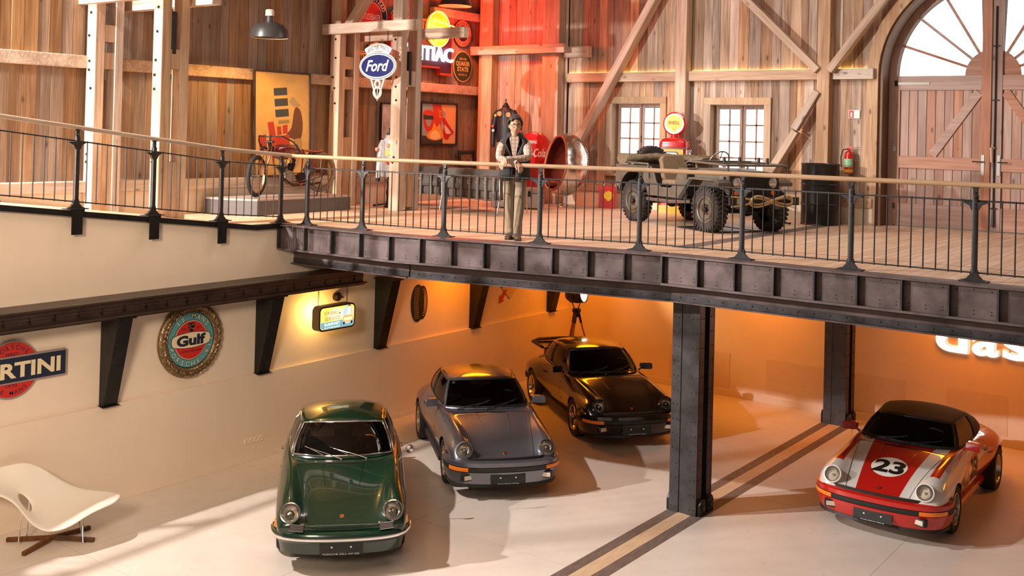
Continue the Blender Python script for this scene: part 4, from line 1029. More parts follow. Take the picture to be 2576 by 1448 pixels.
    # mirrors
    if p.get('early'):
        b0 = side(-.70, .84, 1); q = MB(); q.tube([b0, b0+Vector((0, .05, .05)), b0+Vector((.01, .11, .10))], .008, 8); c = b0+Vector((.01, .13, .125)); q.lathe([(0, .03), (.035, .026), (.055, 0), (.055, -.01), (0, -.012)], c, (.9, .2, .1), 18); q.build('door_mirror', CHROME, t, smooth=50)
    else:
        for s in (-1, 1):
            b0 = Vector((-.86, s*.715, .885)); q = MB(); q.tube([b0, b0+Vector((0, s*.05, .035)), b0+Vector((.0, s*.09, .045))], [.022, .018, .022], 8)
            q.prism(rrect(.20, .115, .035), .09, Matrix(((.25*s, 0, 1, b0.x-.03), (1, 0, 0, b0.y+s*.14), (0, 1, 0, b0.z+.075), (0, 0, 0, 1)))); q.build('door_mirror', p.get('mirror', pm), t, smooth=40, bevel=.008)
    # wheels
    r_ = p.get('r', .315); tf, tr = p.get('tw', (.185, .215))
    for s in (-1, 1):
        fuchs_wheel(t, 0, s*(.80+wf-tf/2-.015), r_, tf, s, p.get('rim', 'fuchs'))
        fuchs_wheel(t, -2.27, s*(.845+wr-tr/2-.015), r_, tr, s, p.get('rim', 'fuchs'))
    # rear lamps and bumper
    q = MB(); q.box2((-3.24, -.70, .50), (-3.30, .70, .58)); q.build('rear_lamp_band', mat('red lens', (.4, .01, .01), .2), t, bevel=.01)
    rp2 = [Vector(v).to_2d() for v in crom([(-2.95, .80+wr*.5, 0), (-3.2, .72, 0), (-3.34, .45, 0), (-3.38, 0, 0), (-3.34, -.45, 0), (-3.2, -.72, 0), (-2.95, -.80-wr*.5, 0)], 3)]
    q = MB(); sweep(q, rp2, [(-.12, .32), (-.01, .33), (.01, .40), (-.01, .48), (-.12, .48)]); q.build('rear_bumper', low, t, smooth=50)
    return t, top, side, body, P

PG = paint('british green paint', (.002, .026, .011), .0, .25)
PS = paint('slate blue metallic paint', (.22, .22, .26), .75, .34)
PB = paint('black paint lacquer', (.006, .005, .005), 0., .2)
HOUND = mat('houndstooth cloth', (.35, .33, .30), .9, var=.6, scale=160.)
WOODR = mat('dark wood rim', (.16, .04, .015), .3)
sports_car('dark green vintage coupe with chrome bumper strip and chrome wipers', (-9.44, 9.33), R(-44.3), dict(paint=PG, early=True, trim=CHROME, wiper=CHROME, ring=CHROME, r=.318, tw=(.165, .165), rim='steel', plate_text='PORSCHE ZELL AM SEE', plate_z=.315, seat=HOUND, wheel_m=WOODR, sill=PG, wf=-.012, wr=-.03, vent=.26))
sv, top, side, body, _ = sports_car('silver blue coupe with flag mirrors and orange indicators', (-9.51, 12.55), R(-41), dict(paint=PS, wf=.0, wr=.04, r=.315, tw=(.19, .22), plate_text='Porsche Zentrum Salzburg', plate_z=.31))
q = MB(); q.prism(rrect(.05, .06, .012), .001, Matrix(((0, 0, 1, 0), (1, 0, 0, 0), (0, 1, 0, 0), (0, 0, 0, 1)))); st = q.build('windscreen_sticker', WHITE, sv); st.location = (-1.12, -.47, 1.20); st.rotation_euler = (0, R(-35), R(-18))
bk, top, side, body, _ = sports_car('glossy black coupe with whale-tail spoiler under the mezzanine', (-9.39, 15.88), R(-38.5), dict(paint=PB, wf=.04, wr=.085, r=.315, tw=(.205, .245), glass=CAR_GLASS_D, plate_text='Porsche Zentrum Salzburg', plate_z=.31))
q = MB(); q.prism([(-2.72, -.54), (-2.72, .54), (-3.28, .60), (-3.40, .46), (-3.43, 0), (-3.40, -.46), (-3.28, -.60)], .035, z0=.915); sp = q.build('whale_tail', PB, bk, bevel=.015)
q = MB(); q.tube([(-2.80, -.55, .945), (-3.28, -.61, .965), (-3.40, -.46, .985), (-3.44, 0, .99), (-3.40, .46, .985), (-3.28, .61, .965), (-2.80, .55, .945)], .032, 8); q.build('spoiler_lip', BTRIM, sp, smooth=60)
q = MB(); q.box2((-2.75, -.42, .72), (-3.15, .42, .92)); q.build('spoiler_base', PB, sp, bevel=.02)

# ---- red and white racing roadster
def livery():
    m = paint('red and white racing livery', (.75, .72, .68)); nt = m.node_tree; b = nt.nodes['Principled BSDF']
    tc = nd(nt, 'ShaderNodeTexCoord'); sx = nd(nt, 'ShaderNodeSeparateXYZ'); nt.links.new(tc.outputs['Object'], sx.inputs[0])
    def mth(op, a, b_=None, c=None):
        n = nd(nt, 'ShaderNodeMath', operation=op)
        for i, v in enumerate((a, b_, c)):
            if v is None: continue
            if isinstance(v, (int, float)): n.inputs[i].default_value = v
            else: nt.links.new(v, n.inputs[i])
        return n.outputs[0]
    X, Y, Z = sx.outputs; ay = mth('ABSOLUTE', Y)
    lt = lambda a, b_: mth('LESS_THAN', a, b_); gt = lambda a, b_: mth('GREATER_THAN', a, b_); an = lambda a, b_: mth('MULTIPLY', a, b_); orr = lambda a, b_: mth('MAXIMUM', a, b_)
    # bonnet centre
    edge = mth('MULTIPLY_ADD', X, -.10, .355); r1 = an(lt(ay, edge), gt(Z, .45))
    # tapering streaks on the fenders: bands by slanted height, starting behind the lamps
    s1 = an(an(gt(ay, mth('MULTIPLY_ADD', X, -.02, .575)), lt(ay, .69)), an(lt(X, .36), gt(Z, .60)))
    v = mth('MULTIPLY_ADD', X, .16, Z)
    s2 = an(an(gt(v, .50), lt(v, .60)), an(gt(ay, .70), lt(X, .40)))
    s3 = an(an(lt(v, .42), gt(ay, .5)), lt(X, .55))
    s4 = an(an(gt(v, .30), lt(v, .42)), an(lt(X, -1.55), gt(ay, .6)))
    s5 = an(an(gt(ay, .715), lt(ay, 1.2)), an(lt(X, -1.75), gt(Z, .55)))
    tail = lt(X, -2.7)
    red = orr(orr(orr(r1, s1), orr(s2, s3)), orr(orr(s4, s5), tail))
    mx = nd(nt, 'ShaderNodeMix', data_type='RGBA'); mx.inputs[6].default_value = (.75, .72, .68, 1); mx.inputs[7].default_value = (.52, .012, .008, 1)
    nt.links.new(red, mx.inputs[0]); nt.links.new(mx.outputs[2], b.inputs['Base Color'])
    return m
LIV = livery(); PR = paint('racing red paint', (.55, .014, .008), 0., .25); CANVAS = mat('black canvas hood', (.03, .024, .022), .8, var=.2, scale=30., bump=.2)
PW = paint('white lamp bezel paint', (.75, .72, .68))
rd, top, side, body, _ = sports_car('red and white racing roadster with number 23 and black soft top', (-4.38, 14.83), R(-88.5), dict(paint=LIV, bumper=PR, mirror=PR, roof=CANVAS, bucket=PW, ring=PW, wf=.045, wr=.10, r=.315, tw=(.205, .245), drop=.06, glassy='WS', glass=CAR_GLASS_D, sill=PR, plate_text='Porsche Zentrum Salzburg', plate_z=.30))
def drape(shape_tri, cx, cy, lift, m_, name, fn):
    v, f = shape_tri; q = MB(); q.add([fn(cx, cy, a, b_, lift) for a, b_ in v], f); return q.build(name, m_, body)
def disc_geo(rx, ry, rings=8, n=40):
    v = [(0, 0)]; f = []
    for k in range(1, rings+1):
        for i in range(n): a = 2*pi*i/n; v.append((rx*k/rings*cos(a), ry*k/rings*sin(a)))
    for i in range(n): f.append((0, 1+i, 1+(i+1) % n))
    for k in range(1, rings):
        for i in range(n): f.append((1+(k-1)*n+i, 1+k*n+i, 1+k*n+(i+1) % n, 1+(k-1)*n+(i+1) % n))
    return v, f
hood = lambda cx, cy, a, b_, lift: top(cx-b_, cy+a, lift)
drape(disc_geo(.235, .235), .18, 0, .003, WHITE, 'number_roundel', hood)
tv, tf_ = text_geo('23', .40, .035, res=4); xm = (min(v[0] for v in tv)+max(v[0] for v in tv))/2
drape(([((a-xm)*1.05, b_-.14) for a, b_, _ in tv], tf_), .18, 0, .006, BLACK, 'race_number', hood)
for s in (-1, 1):
    sd_ = lambda cx, cz, a, b_, lift: side(cx-s*a*-1 if False else cx+(a if s < 0 else -a), cz+b_, s, lift)
    drape((([(-.24, -.20), (.24, -.20), (.24, .20), (-.24, .20)]), [(0, 1, 2, 3)]), -1.15, .60, .004, WHITE, 'number_panel', sd_)
    drape(([((a-xm)*.9, b_*.9-.13) for a, b_, _ in tv], tf_), -1.15, .60, .008, BLACK, 'race_number', sd_)
    q = MB(); gv = [(-1.70, .28), (-1.80, .66), (-1.93, .66), (-1.90, .28)]; q.add([side(x, z, s, .006) for x, z in gv], [(0, 1, 2, 3)]); q.build('fender_patch', BTRIM, body)  # black patch on the side just ahead of the rear wheel
for x0, z0 in ((-1.35, 1.215), (-1.75, 1.20), (-2.1, 1.14)):
    q = MB(); q.tube([(x0, y, z0+.012-.12*(y/.5)**2*.5) for y in [(-.46+.92*i/10) for i in range(11)]], .012, 6); q.build('hood_bow_seam', CANVAS, rd, smooth=60)
q = MB(); q.tube([(-.62, -.76, .90), (-.62, -.77, 1.18)], .003, 5); q.build('aerial', BLACK, rd)
# ================================================================== SIGNS AND PICTURES
def flat(name, col, rough=.45): return mat('enamel '+name, col, rough, spec=.4)
S_RED = flat('red', (.55, .025, .018)); S_NAVY = flat('navy', (.012, .02, .045)); S_CREAM = flat('cream', (.80, .66, .42)); S_WHITE = flat('white', (.82, .79, .72)); S_BLACK = flat('black', (.012, .012, .012))
S_TEAL = flat('teal', (.10, .32, .34)); S_GREY = flat('grey rim', (.30, .25, .22)); S_BLUE = flat('blue', (.008, .012, .10)); S_ORANGE = flat('orange', (.78, .30, .10)); S_GREEN = flat('dark green', (.012, .035, .02)); S_GOLD = flat('gold', (.65, .42, .12)); S_YEL = flat('yellow', (.85, .48, .03)); S_SALM = flat('salmon', (.70, .25, .14))
def layer(t, name, m_, pts, z0, d=.004, parent=None): q = MB(); q.prism(pts, d, z0=z0); return q.build(name, m_, parent or t)
def letters(t, m_, items, z, name='lettering'):
    """items: (text, x, y, cap height, dict)"""
    q = MB()
    for s, x, y, h, k in items:
        k = dict(k)
        if 'arc' in k: r_, mid, spread, ins = k.pop('arc'); arc_text(q, s, r_, mid, h, z, R(spread), ins, cx=x, cy=y, **k)
        else: add_text(q, s, x, y, h, z, **k)
    o = q.build(name, m_, t); o['kind'] = 'stuff'; return o
WX = -12.94
# ---- drinks-brand sign with red disc and dark bar
t = thing('wall_sign', 'red disc wall sign crossed by a dark bar with cream capitals', 'sign', (WX, 6.93, 2.03), LEFTWALL)
layer(t, 'disc_rim', S_GREY, ell(.365, n=64), 0, .03); layer(t, 'disc', S_RED, ell(.345, n=64), .028, .006)
layer(t, 'bar_rim', S_GREY, rrect(1.46, .345, .01, 1), .0, .045); layer(t, 'bar', S_NAVY, rrect(1.42, .305, .004, 1), .043, .006)
letters(t, S_CREAM, [('MARTINI', .0, -.095, .19, dict(bold=.035, width=1.28))], .051)
letters(t, S_NAVY, [('PORSCHE', 0, 0, .060, dict(arc=(.255, 90, 84, False), bold=.006)), ('FIRST', 0, .175, .042, dict(bold=.01, width=.17)), ('1970', 0, -.222, .042, dict(bold=.01, width=.14)), ('LE MANS', 0, 0, .055, dict(arc=(.315, 270, 74, True), bold=.004))], .0355)
# ---- wreathed fuel-brand sign
t = thing('wall_sign', 'round teal and red wall sign inside a bronze laurel wreath', 'sign', (WX, 9.585, 2.035), LEFTWALL)
BRONZE = mat('bronze wreath', (.26, .17, .09), .42, .75, var=.4, scale=14., bump=.4)
q = MB(); q.lathe([(.40+.075*cos(a)+.075, .04+.055*sin(a)) for a in [2*pi*i/10 for i in range(10)]], (0, 0, 0), (0, 0, 1), 64, closed=True); wr = q.build('wreath', BRONZE, t, smooth=60)
q = MB()
for i in range(150):
    a = 2*pi*i/50+random.uniform(-.05, .05); k = i//50; rr = (.425, .475, .525)[k]; z = (.075, .095, .075)[k]
    M_ = Matrix.Translation((rr*cos(a), rr*sin(a), z)) @ Matrix.Rotation(a+pi/2+random.uniform(.2, .7)*(1 if k != 1 else -1), 4, 'Z')
    q.add([M_ @ Vector(v) for v in ((-.045, 0, 0), (0, .018, .004), (.045, 0, .004), (0, -.018, .004), (0, 0, .018))], [(0, 4, 1), (1, 4, 2), (2, 4, 3), (3, 4, 0)])
q.build('laurel_leaf', BRONZE, wr)['kind'] = 'stuff'
layer(t, 'back_disc', S_BLACK, ell(.402, n=64), .0, .05); layer(t, 'teal_ring', S_TEAL, ell(.395, n=64), .05, .006)
layer(t, 'red_disc_outline', S_NAVY, ell(.292, n=64), .056, .003); layer(t, 'red_disc_rim', S_CREAM, ell(.283, n=64), .058, .003); layer(t, 'red_disc', S_RED, ell(.274, n=64), .060, .003)
band = [(.335*sx_, z) for sx_, z in ()]
bnd = []
for i in range(17): x = -.30+.6*i/16; bnd.append((x, .075+.035*(1-(x/.30)**2)))
bnd = bnd+[(.325, .05), (.335, 0), (.325, -.05)]+[(x, -y) for x, y in bnd[::-1]]+[(-.325, -.05), (-.335, 0), (-.325, .05)]
layer(t, 'band_outline', S_NAVY, [(x*1.03, y*1.07) for x, y in bnd], .062, .003); layer(t, 'band', S_CREAM, bnd, .064, .003)
letters(t, S_NAVY, [('Gulf', 0, -.068, .142, dict(bold=.05, width=.50))], .0685)
letters(t, S_NAVY, [('LE MANS', .004, -.004, .068, dict(arc=(.312, 84, 92, False), bold=.02)), ('PORSCHE 917', .004, -.004, .066, dict(arc=(.378, 277, 158, True), bold=.02)), ('2ND', -.125, .155, .03, {}), ('1971', .12, .155, .03, {}), ('D.ATTWOOD AND H.MULLER', 0, -.175, .034, dict(width=.36))], .0665)
letters(t, S_CREAM, [('LE MANS', 0, 0, .068, dict(arc=(.312, 84, 92, False), bold=.008)), ('PORSCHE 917', 0, 0, .066, dict(arc=(.378, 277, 158, True), bold=.008))], .0680, 'raised_lettering')
crest = [(-.05, .065), (.05, .065), (.054, .0), (.032, -.05), (0, -.07), (-.032, -.05), (-.054, .0)]
cr = layer(t, 'crest', S_BLACK, [(x, y+.185) for x, y in crest], .064, .003)
q = MB()
for x, y in ((-.028, .21), (.026, .165), (-.022, .175), (.02, .225)): q.box((x, y, .068), (.03, .008, .002))
q.build('crest_bar', S_GOLD, cr)
# ---- hanging light box
LX = -12.46
t = thing('light_box', 'glowing yellow and blue light box hanging on two chains', 'sign', (LX-.085, 12.10, 2.105), LEFTWALL)
q = MB(); q.prism(rrect(.80, .40, .085, 8), .16, z0=-.075); q.build('housing', mat('bronze painted housing', (.16, .10, .045), .45), t, smooth=40)
q = MB(); q.prism(rrect(.80, .40, .085, 8), .006, z0=.083); q.build('bezel', BLACK, t)
def emi(name, col, s): return mat('lit print '+name, col, .4, emis=col, estr=s)
q = MB(); q.prism(rrect(.745, .345, .06, 8), .004, z0=.088); q.build('lit_panel', emi('yellow', (1.0, .62, .12), .95), t)
layer(t, 'lit_band', emi('blue', (.16, .38, .45), .75), [(-.365, -.055), (.365, -.055), (.3725, -.115), (.345, -.158), (.31, -.170), (-.31, -.170), (-.345, -.158), (-.3725, -.115)], .092, .002)
layer(t, 'lit_glow_patch', emi('pale yellow', (1.0, .86, .45), 1.0), ell(.19, .10, 28, -.02, .05), .0925, .001)
letters(t, emi('red', (.55, .12, .03), .35), [('EINBAU', -.135, .058, .062, dict(width=.30)), ('SERVICE', -.115, -.032, .062, dict(width=.34))], .0945)
letters(t, emi('white', (1, .95, .8), 1.0), [('BLAUPUNKT', -.115, -.113, .045, dict(bold=.02, width=.34)), ('AUTORADIO', -.115, -.155, .020, dict(width=.34))], .0945)
cr = layer(t, 'printed_dome', emi('sky', (.45, .62, .70), .8), ell(.115, .15, 28, .225, .02), .094, .001)
layer(t, 'printed_car_body', emi('coral', (.95, .40, .16), .8), [(.115, -.10), (.34, -.10), (.345, -.02), (.315, .01), (.145, .01), (.11, -.02)], .0955, .001, cr)
layer(t, 'printed_grille', emi('pale gold', (1, .8, .4), .9), [(.135, -.075), (.32, -.075), (.32, -.025), (.135, -.025)], .097, .001, cr)
layer(t, 'printed_driver', emi('skin', (1., .72, .45), .8), [(.20, .01), (.29, .01), (.275, .08), (.285, .13), (.25, .155), (.225, .13), (.23, .08)], .0975, .001, cr)
layer(t, 'printed_hair', emi('brown', (.25, .08, .02), .3), [(.215, .13), (.225, .165), (.255, .18), (.285, .165), (.295, .13), (.28, .15), (.25, .16), (.23, .15)], .099, .001, cr)
for x in (.14, .315): layer(t, 'printed_tyre', BLACK, ell(.018, .025, 12, x, -.112), .0965, .001, cr)
layer(t, 'printed_dot', BLACK, ell(.012, .016, 12, .045, .065), .0955, .001, cr)
for x in (-.345, .29):
    q = MB(); z = .205; k = 0
    while z < .46:
        rg = [((.012*cos(a) if k % 2 == 0 else 0)+x, z+.02*sin(a)+.018, (0 if k % 2 == 0 else .012*cos(a))) for a in [2*pi*i/10 for i in range(10)]]
        q.tube(rg, .0035, 5, closed=True); z += .032; k += 1
    q.build('chain', STEELB, t)
lamp('light_box_lamp', 'POINT', (-12.74, 12.0, 2.15), 16, (1.0, .60, .14), shadow_soft_size=.08)
t = thing('conduit_box', 'small round junction box on the wall behind the light box', 'junction box', (WX, 12.52, 2.34), LEFTWALL)
q = MB(); q.lathe([(.075, 0), (.075, .06), (.05, .085), (0, .085)], (0, 0, 0), (0, 0, 1), 20); q.build('cover', STEELB, t, smooth=40); q = MB(); q.tube([(0, 0, .03), (.08, 0, .03), (.15, -.03, .02)], .012, 8); q.build('cable', BLACK, t)
# ---- drawn tyre on the wall (the figure beside it is left out)
t = thing('wall_sign', 'flat cut-out picture of a black treaded tyre on the left wall', 'sign', (WX, 14.66, 1.99), LEFTWALL); t.scale = (1.12, .86, 1)
layer(t, 'tyre_face', S_BLACK, [(x, y) for x, y in ell(.12, .36, 40, .055, 0)]+[], .0, .012); layer(t, 'tyre_tread', S_BLACK, ell(.16, .40, 40, -.065, 0), .001, .012)
TAN = flat('tan', (.62, .42, .24))
for rx, ry in ((.085, .29), (.062, .235), (.042, .18)):
    q = MB(); n = 36; rows = [[(.065+(rx-d)*cos(2*pi*i/n), (ry-d)*sin(2*pi*i/n), .0125) for i in range(n)] for d in (0, .012)]; q.grid(rows, closed=True); q.build('tyre_ring', TAN, t)
for k in range(17):
    y = -.32+.04*k; w_ = .07*sqrt(max(.05, 1-(y/.40)**2)); q = MB(); xs = -.095-.03*(1-abs(y)/.4)
    for i in range(4): q.box((xs-.03+.03*i, y, .0135), (.008, .022, .001), (0, 0, .3 if k % 2 else -.3))
    q.build('tread_mark', TAN, t)['kind'] = 'stuff'
# ---- oil-brand diamond, mostly behind the beam
t = thing('wall_sign', 'pale diamond sign with black letters and red arrow under the beam', 'sign', (WX, 17.42, 2.15), LEFTWALL)
layer(t, 'diamond_rim', S_NAVY, [(-.44, 0), (0, -.40), (.44, 0), (0, .40)], 0, .010); layer(t, 'diamond', flat('pale yellow', (.72, .50, .22)), [(-.43, 0), (0, -.39), (.43, 0), (0, .39)], .010, .003)
letters(t, S_NAVY, [('SUNOCO', 0, -.13, .17, dict(bold=.03, width=.62))], .0145)
layer(t, 'arrow', S_RED, [(-.10, -.20), (-.16, -.175), (-.29, -.32), (-.34, -.28), (-.36, -.45), (-.20, -.41), (-.24, -.375)], .014, .004)
# ---- big lit letters on the back wall
GLOW = mat('lit white acrylic', (1, 1, 1), .4, emis=(1, .97, .9), estr=2.6)
for ch, x0, x1, lab in (('d', -5.085, -4.55, 'large glowing white letter d on the orange wall'), ('a', -4.48, -4.05, 'large glowing white letter a on the orange wall'), ('s', -3.985, -3.55, 'large glowing white letter s beside the letter a')):
    v, f = text_geo(ch, .80, .022, res=6); a = min(p[0] for p in v); b_ = max(p[0] for p in v); k = (x1-x0)/(b_-a); y0 = min(p[1] for p in v)
    t = thing('lit_letter', lab, 'sign letter', (x0, 19.65, 1.505), BACKWALL)
    q = MB(); q.add([((p[0]-a)*k, p[1]-y0, .075) for p in v], f); q.build('face', GLOW, t)
    me = q.mesh('x', GLOW); bm = bmesh.new(); bm.from_mesh(me); bm.verts.ensure_lookup_table()
    ed = [(e.verts[0].co.copy(), e.verts[1].co.copy()) for e in bm.edges if e.is_boundary]; bm.free(); bpy.data.meshes.remove(me)
    q = MB()
    for p, r_ in ed: q.add([p, r_, r_-Vector((0, 0, .06)), p-Vector((0, 0, .06))], [(0, 1, 2, 3)])
    q.build('letter_return', mat('cream letter return', (.85, .75, .55), .5), t)['kind'] = 'stuff'
    q = MB()
    for px_ in (.1, (x1-x0)-.1): q.cyl((px_, .12, 0), (px_, .12, .02), .012, n=8)
    q.build('spacer', STEEL, t)
# ================================================================== upper left wall
UX = -15.46
t = thing('wall_sign', 'round red enamel sign with black ring above the cross beam', 'sign', (UX, 15.74, 7.50), LEFTWALL)
layer(t, 'rim', S_WHITE, ell(.475, n=64), 0, .02); layer(t, 'black_ring', S_NAVY, ell(.455, n=64), .02, .003)
layer(t, 'red_disc_rim', S_WHITE, ell(.315, n=64), .023, .003); layer(t, 'red_disc', S_RED, ell(.30, n=64), .026, .003)
for s in (-1, 1):
    for k in range(3): layer(t, 'stripe', S_WHITE, [(s*.31, -.02-.045*k), (s*.45, -.02-.045*k), (s*.45, -.042-.045*k), (s*.31, -.042-.045*k)], .0235, .002)
letters(t, S_WHITE, [('AUTHORIZED', 0, 0, .09, dict(arc=(.345, 88, 118, False), bold=.02)), ('SERVICE', 0, 0, .09, dict(arc=(.425, 270, 80, True), bold=.02)), ('STUDEBAKER', .0, -.06, .13, dict(width=.52))], .030)
t = thing('wall_sign', 'small round blue sign half hidden behind the free post', 'sign', (UX, 16.60, 7.48), LEFTWALL)
layer(t, 'rim', S_WHITE, ell(.31, n=48), 0, .018); layer(t, 'field', S_NAVY, ell(.295, n=48), .018, .003); layer(t, 'inner_ring', S_WHITE, ell(.20, n=48), .021, .002); layer(t, 'inner_field', S_NAVY, ell(.19, n=48), .023, .002)
letters(t, S_WHITE, [('GENUINE', 0, 0, .06, dict(arc=(.222, 95, 100, False))), ('PARTS', 0, 0, .06, dict(arc=(.278, 270, 60, True))), ('Ford', 0, -.05, .13, dict(shear=.35, bold=.01, width=.32))], .0265)
t = thing('wall_sign', 'orange bar and shield sign behind the oval blue sign', 'sign', (UX, 15.93, 6.64), LEFTWALL)
layer(t, 'shield_rim', S_BLACK, [(-.26, .30), (0, .38), (.26, .30), (.22, .0), (.24, -.14), (.0, -.34), (-.24, -.14), (-.22, .0)], 0, .012); layer(t, 'shield', S_ORANGE, [(-.24, .285), (0, .36), (.24, .285), (.20, .0), (.22, -.13), (.0, -.315), (-.22, -.13), (-.20, .0)], .012, .003)
layer(t, 'bar_rim', S_ORANGE, [(-.66, .14), (.66, .14), (.62, -.12), (-.62, -.12)], .015, .006); layer(t, 'bar_line', S_BLACK, [(-.63, .12), (.63, .12), (.595, -.10), (-.595, -.10)], .021, .002); layer(t, 'bar', S_ORANGE, [(-.615, .105), (.615, .105), (.58, -.085), (-.58, -.085)], .023, .002)
letters(t, S_BLACK, [('HARLEY-DAVIDSON', 0, -.058, .13, dict(bold=.03, width=1.10)), ('MOTOR', 0, .19, .085, dict(bold=.02, width=.30)), ('CYCLES', 0, -.20, .07, dict(bold=.02, width=.26))], .0265)
t = thing('hanging_sign', 'oval dark blue sign with white script and curved parts plate, hung on chains', 'sign', (-13.955, 14.44, 6.37), BACKWALL)
OV = (.475, .265)
layer(t, 'oval_rim', S_WHITE, ell(*OV, n=64), -.015, .03); layer(t, 'oval_line', S_NAVY, ell(OV[0]-.02, OV[1]-.02, 64), .015, .002); layer(t, 'oval_white', S_WHITE, ell(OV[0]-.032, OV[1]-.032, 64), .017, .002); layer(t, 'oval_field', S_BLUE, ell(OV[0]-.055, OV[1]-.055, 64), .019, .002)
letters(t, S_WHITE, [('Ford', 0, -.095, .215, dict(shear=.32, bold=.02, width=.60))], .0225)
arc1 = [(.62*cos(a), -.19+.62*sin(a)) for a in [R(55)+R(70)*i/16 for i in range(17)]]; arc2 = [(.47*cos(a), -.19+.47*sin(a)) for a in [R(125)-R(70)*i/16 for i in range(17)]]
layer(t, 'parts_plate', S_WHITE, arc1+arc2, -.012, .024)
letters(t, S_NAVY, [('GENUINE PARTS', 0, -.19, .085, dict(arc=(.505, 90, 58, False), sq=.72))], .013)
q = MB(); q.tube([(-.17, -.25, 0), (-.02, -.62, 0)], .018, 8); q.tube([(.17, -.25, 0), (.02, -.62, 0)], .018, 8)
for cy, rr in ((-.34, .065), (-.50, .095)): q.tube([(rr*cos(2*pi*i/24), cy+rr*sin(2*pi*i/24), .0) for i in range(24)], .020, 8, closed=True)
q.tube([(0, -.40, 0), (0, -.66, 0)], .010, 6); q.build('eight_emblem', S_WHITE, t, smooth=50)
for x in (-.24, .24):
    q = MB(); y = .245
    k = 0
    while y < .62:
        q.tube([(x+(.012*cos(a) if k % 2 == 0 else 0), y+.022*sin(a)+.02, (.012*cos(a) if k % 2 else 0)) for a in [2*pi*i/10 for i in range(10)]], .004, 5, closed=True); y += .036; k += 1
    q.build('chain', STEELB, t)
# ---- neon car sign
NEON_Y = mat('amber neon', (1, .5, .1), .4, emis=(1.0, .36, .06), estr=6.); NEON_W = mat('blue white neon', (.8, .9, 1), .4, emis=(.65, .82, 1.0), estr=3.5); NEON_DISC = mat('glowing amber disc', (1, .35, .02), .4, emis=(1.0, .30, .02), estr=.75)
t = thing('neon_sign', 'dark neon sign with glowing amber disc and blue white letters', 'neon sign', (UX, 17.22, 7.0), LEFTWALL)
outl = [(-1.0, .62), (1.04, .62), (1.04, -.58), (.62, -.58), (.62, -.44), (-.62, -.44), (-.62, -.58), (-1.0, -.58)]
layer(t, 'border', S_RED, outl, .0, .14); layer(t, 'border_line', S_SALM, [(x*.965, y*.95+.005) for x, y in outl], .14, .004); layer(t, 'panel', flat('maroon black', (.035, .006, .012)), [(x*.95, y*.93+.005) for x, y in outl], .144, .004)
layer(t, 'amber_disc', NEON_DISC, ell(.36, .38, 48, .43, .42), .150, .06)
def neon(pts, m_, closed=False, r=.014): q = MB(); q.tube([(x, y, .235) for x, y in pts], r, 6, closed=closed); q.build('neon_tube', m_, t, smooth=60)
neon(ell(.37, .39, 40, .43, .42), NEON_Y, True); neon([(.22, .40), (.25, .62), (.36, .60), (.95, .52), (.92, .40), (.80, .34), (.86, .43), (.40, .47), (.38, .36)], NEON_Y); neon([(.30, .10), (.45, .28), (.55, .14)], NEON_Y)
q = MB(); v, f = text_geo('PONTIAC', .40/.73, .0, space=1.05); x0 = min(p[0] for p in v); x1 = max(p[0] for p in v); k = 1.90/(x1-x0)
q.add([((p[0]-(x0+x1)/2)*k+.02, p[1]*.80-.28, .152) for p in v], f); q.build('letter_panel', mat('lit letter panel', (.25, .45, .7), .4, emis=(.25, .45, .8), estr=.9), t)
q = MB()
v = [((p[0]-(x0+x1)/2)*k+.02, p[1]*.80-.28, .205) for p in v]
me = bpy.data.meshes.new('x'); me.from_pydata(v, [], f); bm = bmesh.new(); bm.from_mesh(me)
for e in bm.edges:
    if e.is_boundary: q.cyl(e.verts[0].co, e.verts[1].co, .011, n=5)
bm.free(); bpy.data.meshes.remove(me)
q.build('neon_lettering', NEON_W, t)['kind'] = 'stuff'
lamp('neon_red_light', 'POINT', (-14.95, 17.7, 7.45), 180, (1.0, .035, .010), shadow_soft_size=.15)
lamp('neon_blue_light', 'POINT', (-15.1, 18.0, 6.85), 4, (.5, .7, 1.0), shadow_soft_size=.1)
t = thing('wall_sign', 'round salmon and navy sign beside the neon sign', 'sign', (UX, 18.74, 7.43), LEFTWALL)
layer(t, 'rim', S_BLACK, ell(.325, n=48), 0, .018); layer(t, 'ring', S_SALM, ell(.305, n=48), .018, .003); layer(t, 'inner', S_NAVY, ell(.185, n=48), .021, .003)
layer(t, 'cross_bar', S_SALM, [(-.30, -.03), (.30, -.03), (.30, .03), (-.30, .03)], .024, .002); layer(t, 'boss', S_NAVY, ell(.085, .10, 28), .026, .002); layer(t, 'horn_ring', S_SALM, ell(.07, .085, 28), .028, .001); layer(t, 'boss_field', S_NAVY, ell(.058, .072, 28), .029, .001)
letters(t, S_NAVY, [('WILLYS', 0, 0, .075, dict(arc=(.215, 90, 96, False), bold=.03)), ('SALES-SERVICE', 0, 0, .06, dict(arc=(.282, 270, 150, True), bold=.025))], .0225)
letters(t, S_SALM, [('W', 0, -.035, .075, dict(bold=.01))], .031)
t = thing('wall_sign', 'oval dark green sign with gold lettering below the round salmon sign', 'sign', (UX, 18.77, 6.67), LEFTWALL)
layer(t, 'rim', S_GOLD, ell(.335, .355, 48), 0, .018); layer(t, 'field', S_GREEN, ell(.315, .335, 48), .018, .003)
letters(t, S_GOLD, [('ASK FOR', 0, .15, .05, dict(bold=.01, width=.26)), ('QUAKER', 0, .02, .10, dict(bold=.03, width=.50)), ('STATE', 0, -.11, .10, dict(bold=.03, width=.40)), ('MOTOR OIL', 0, -.215, .05, dict(shear=.2, width=.32))], .0225)

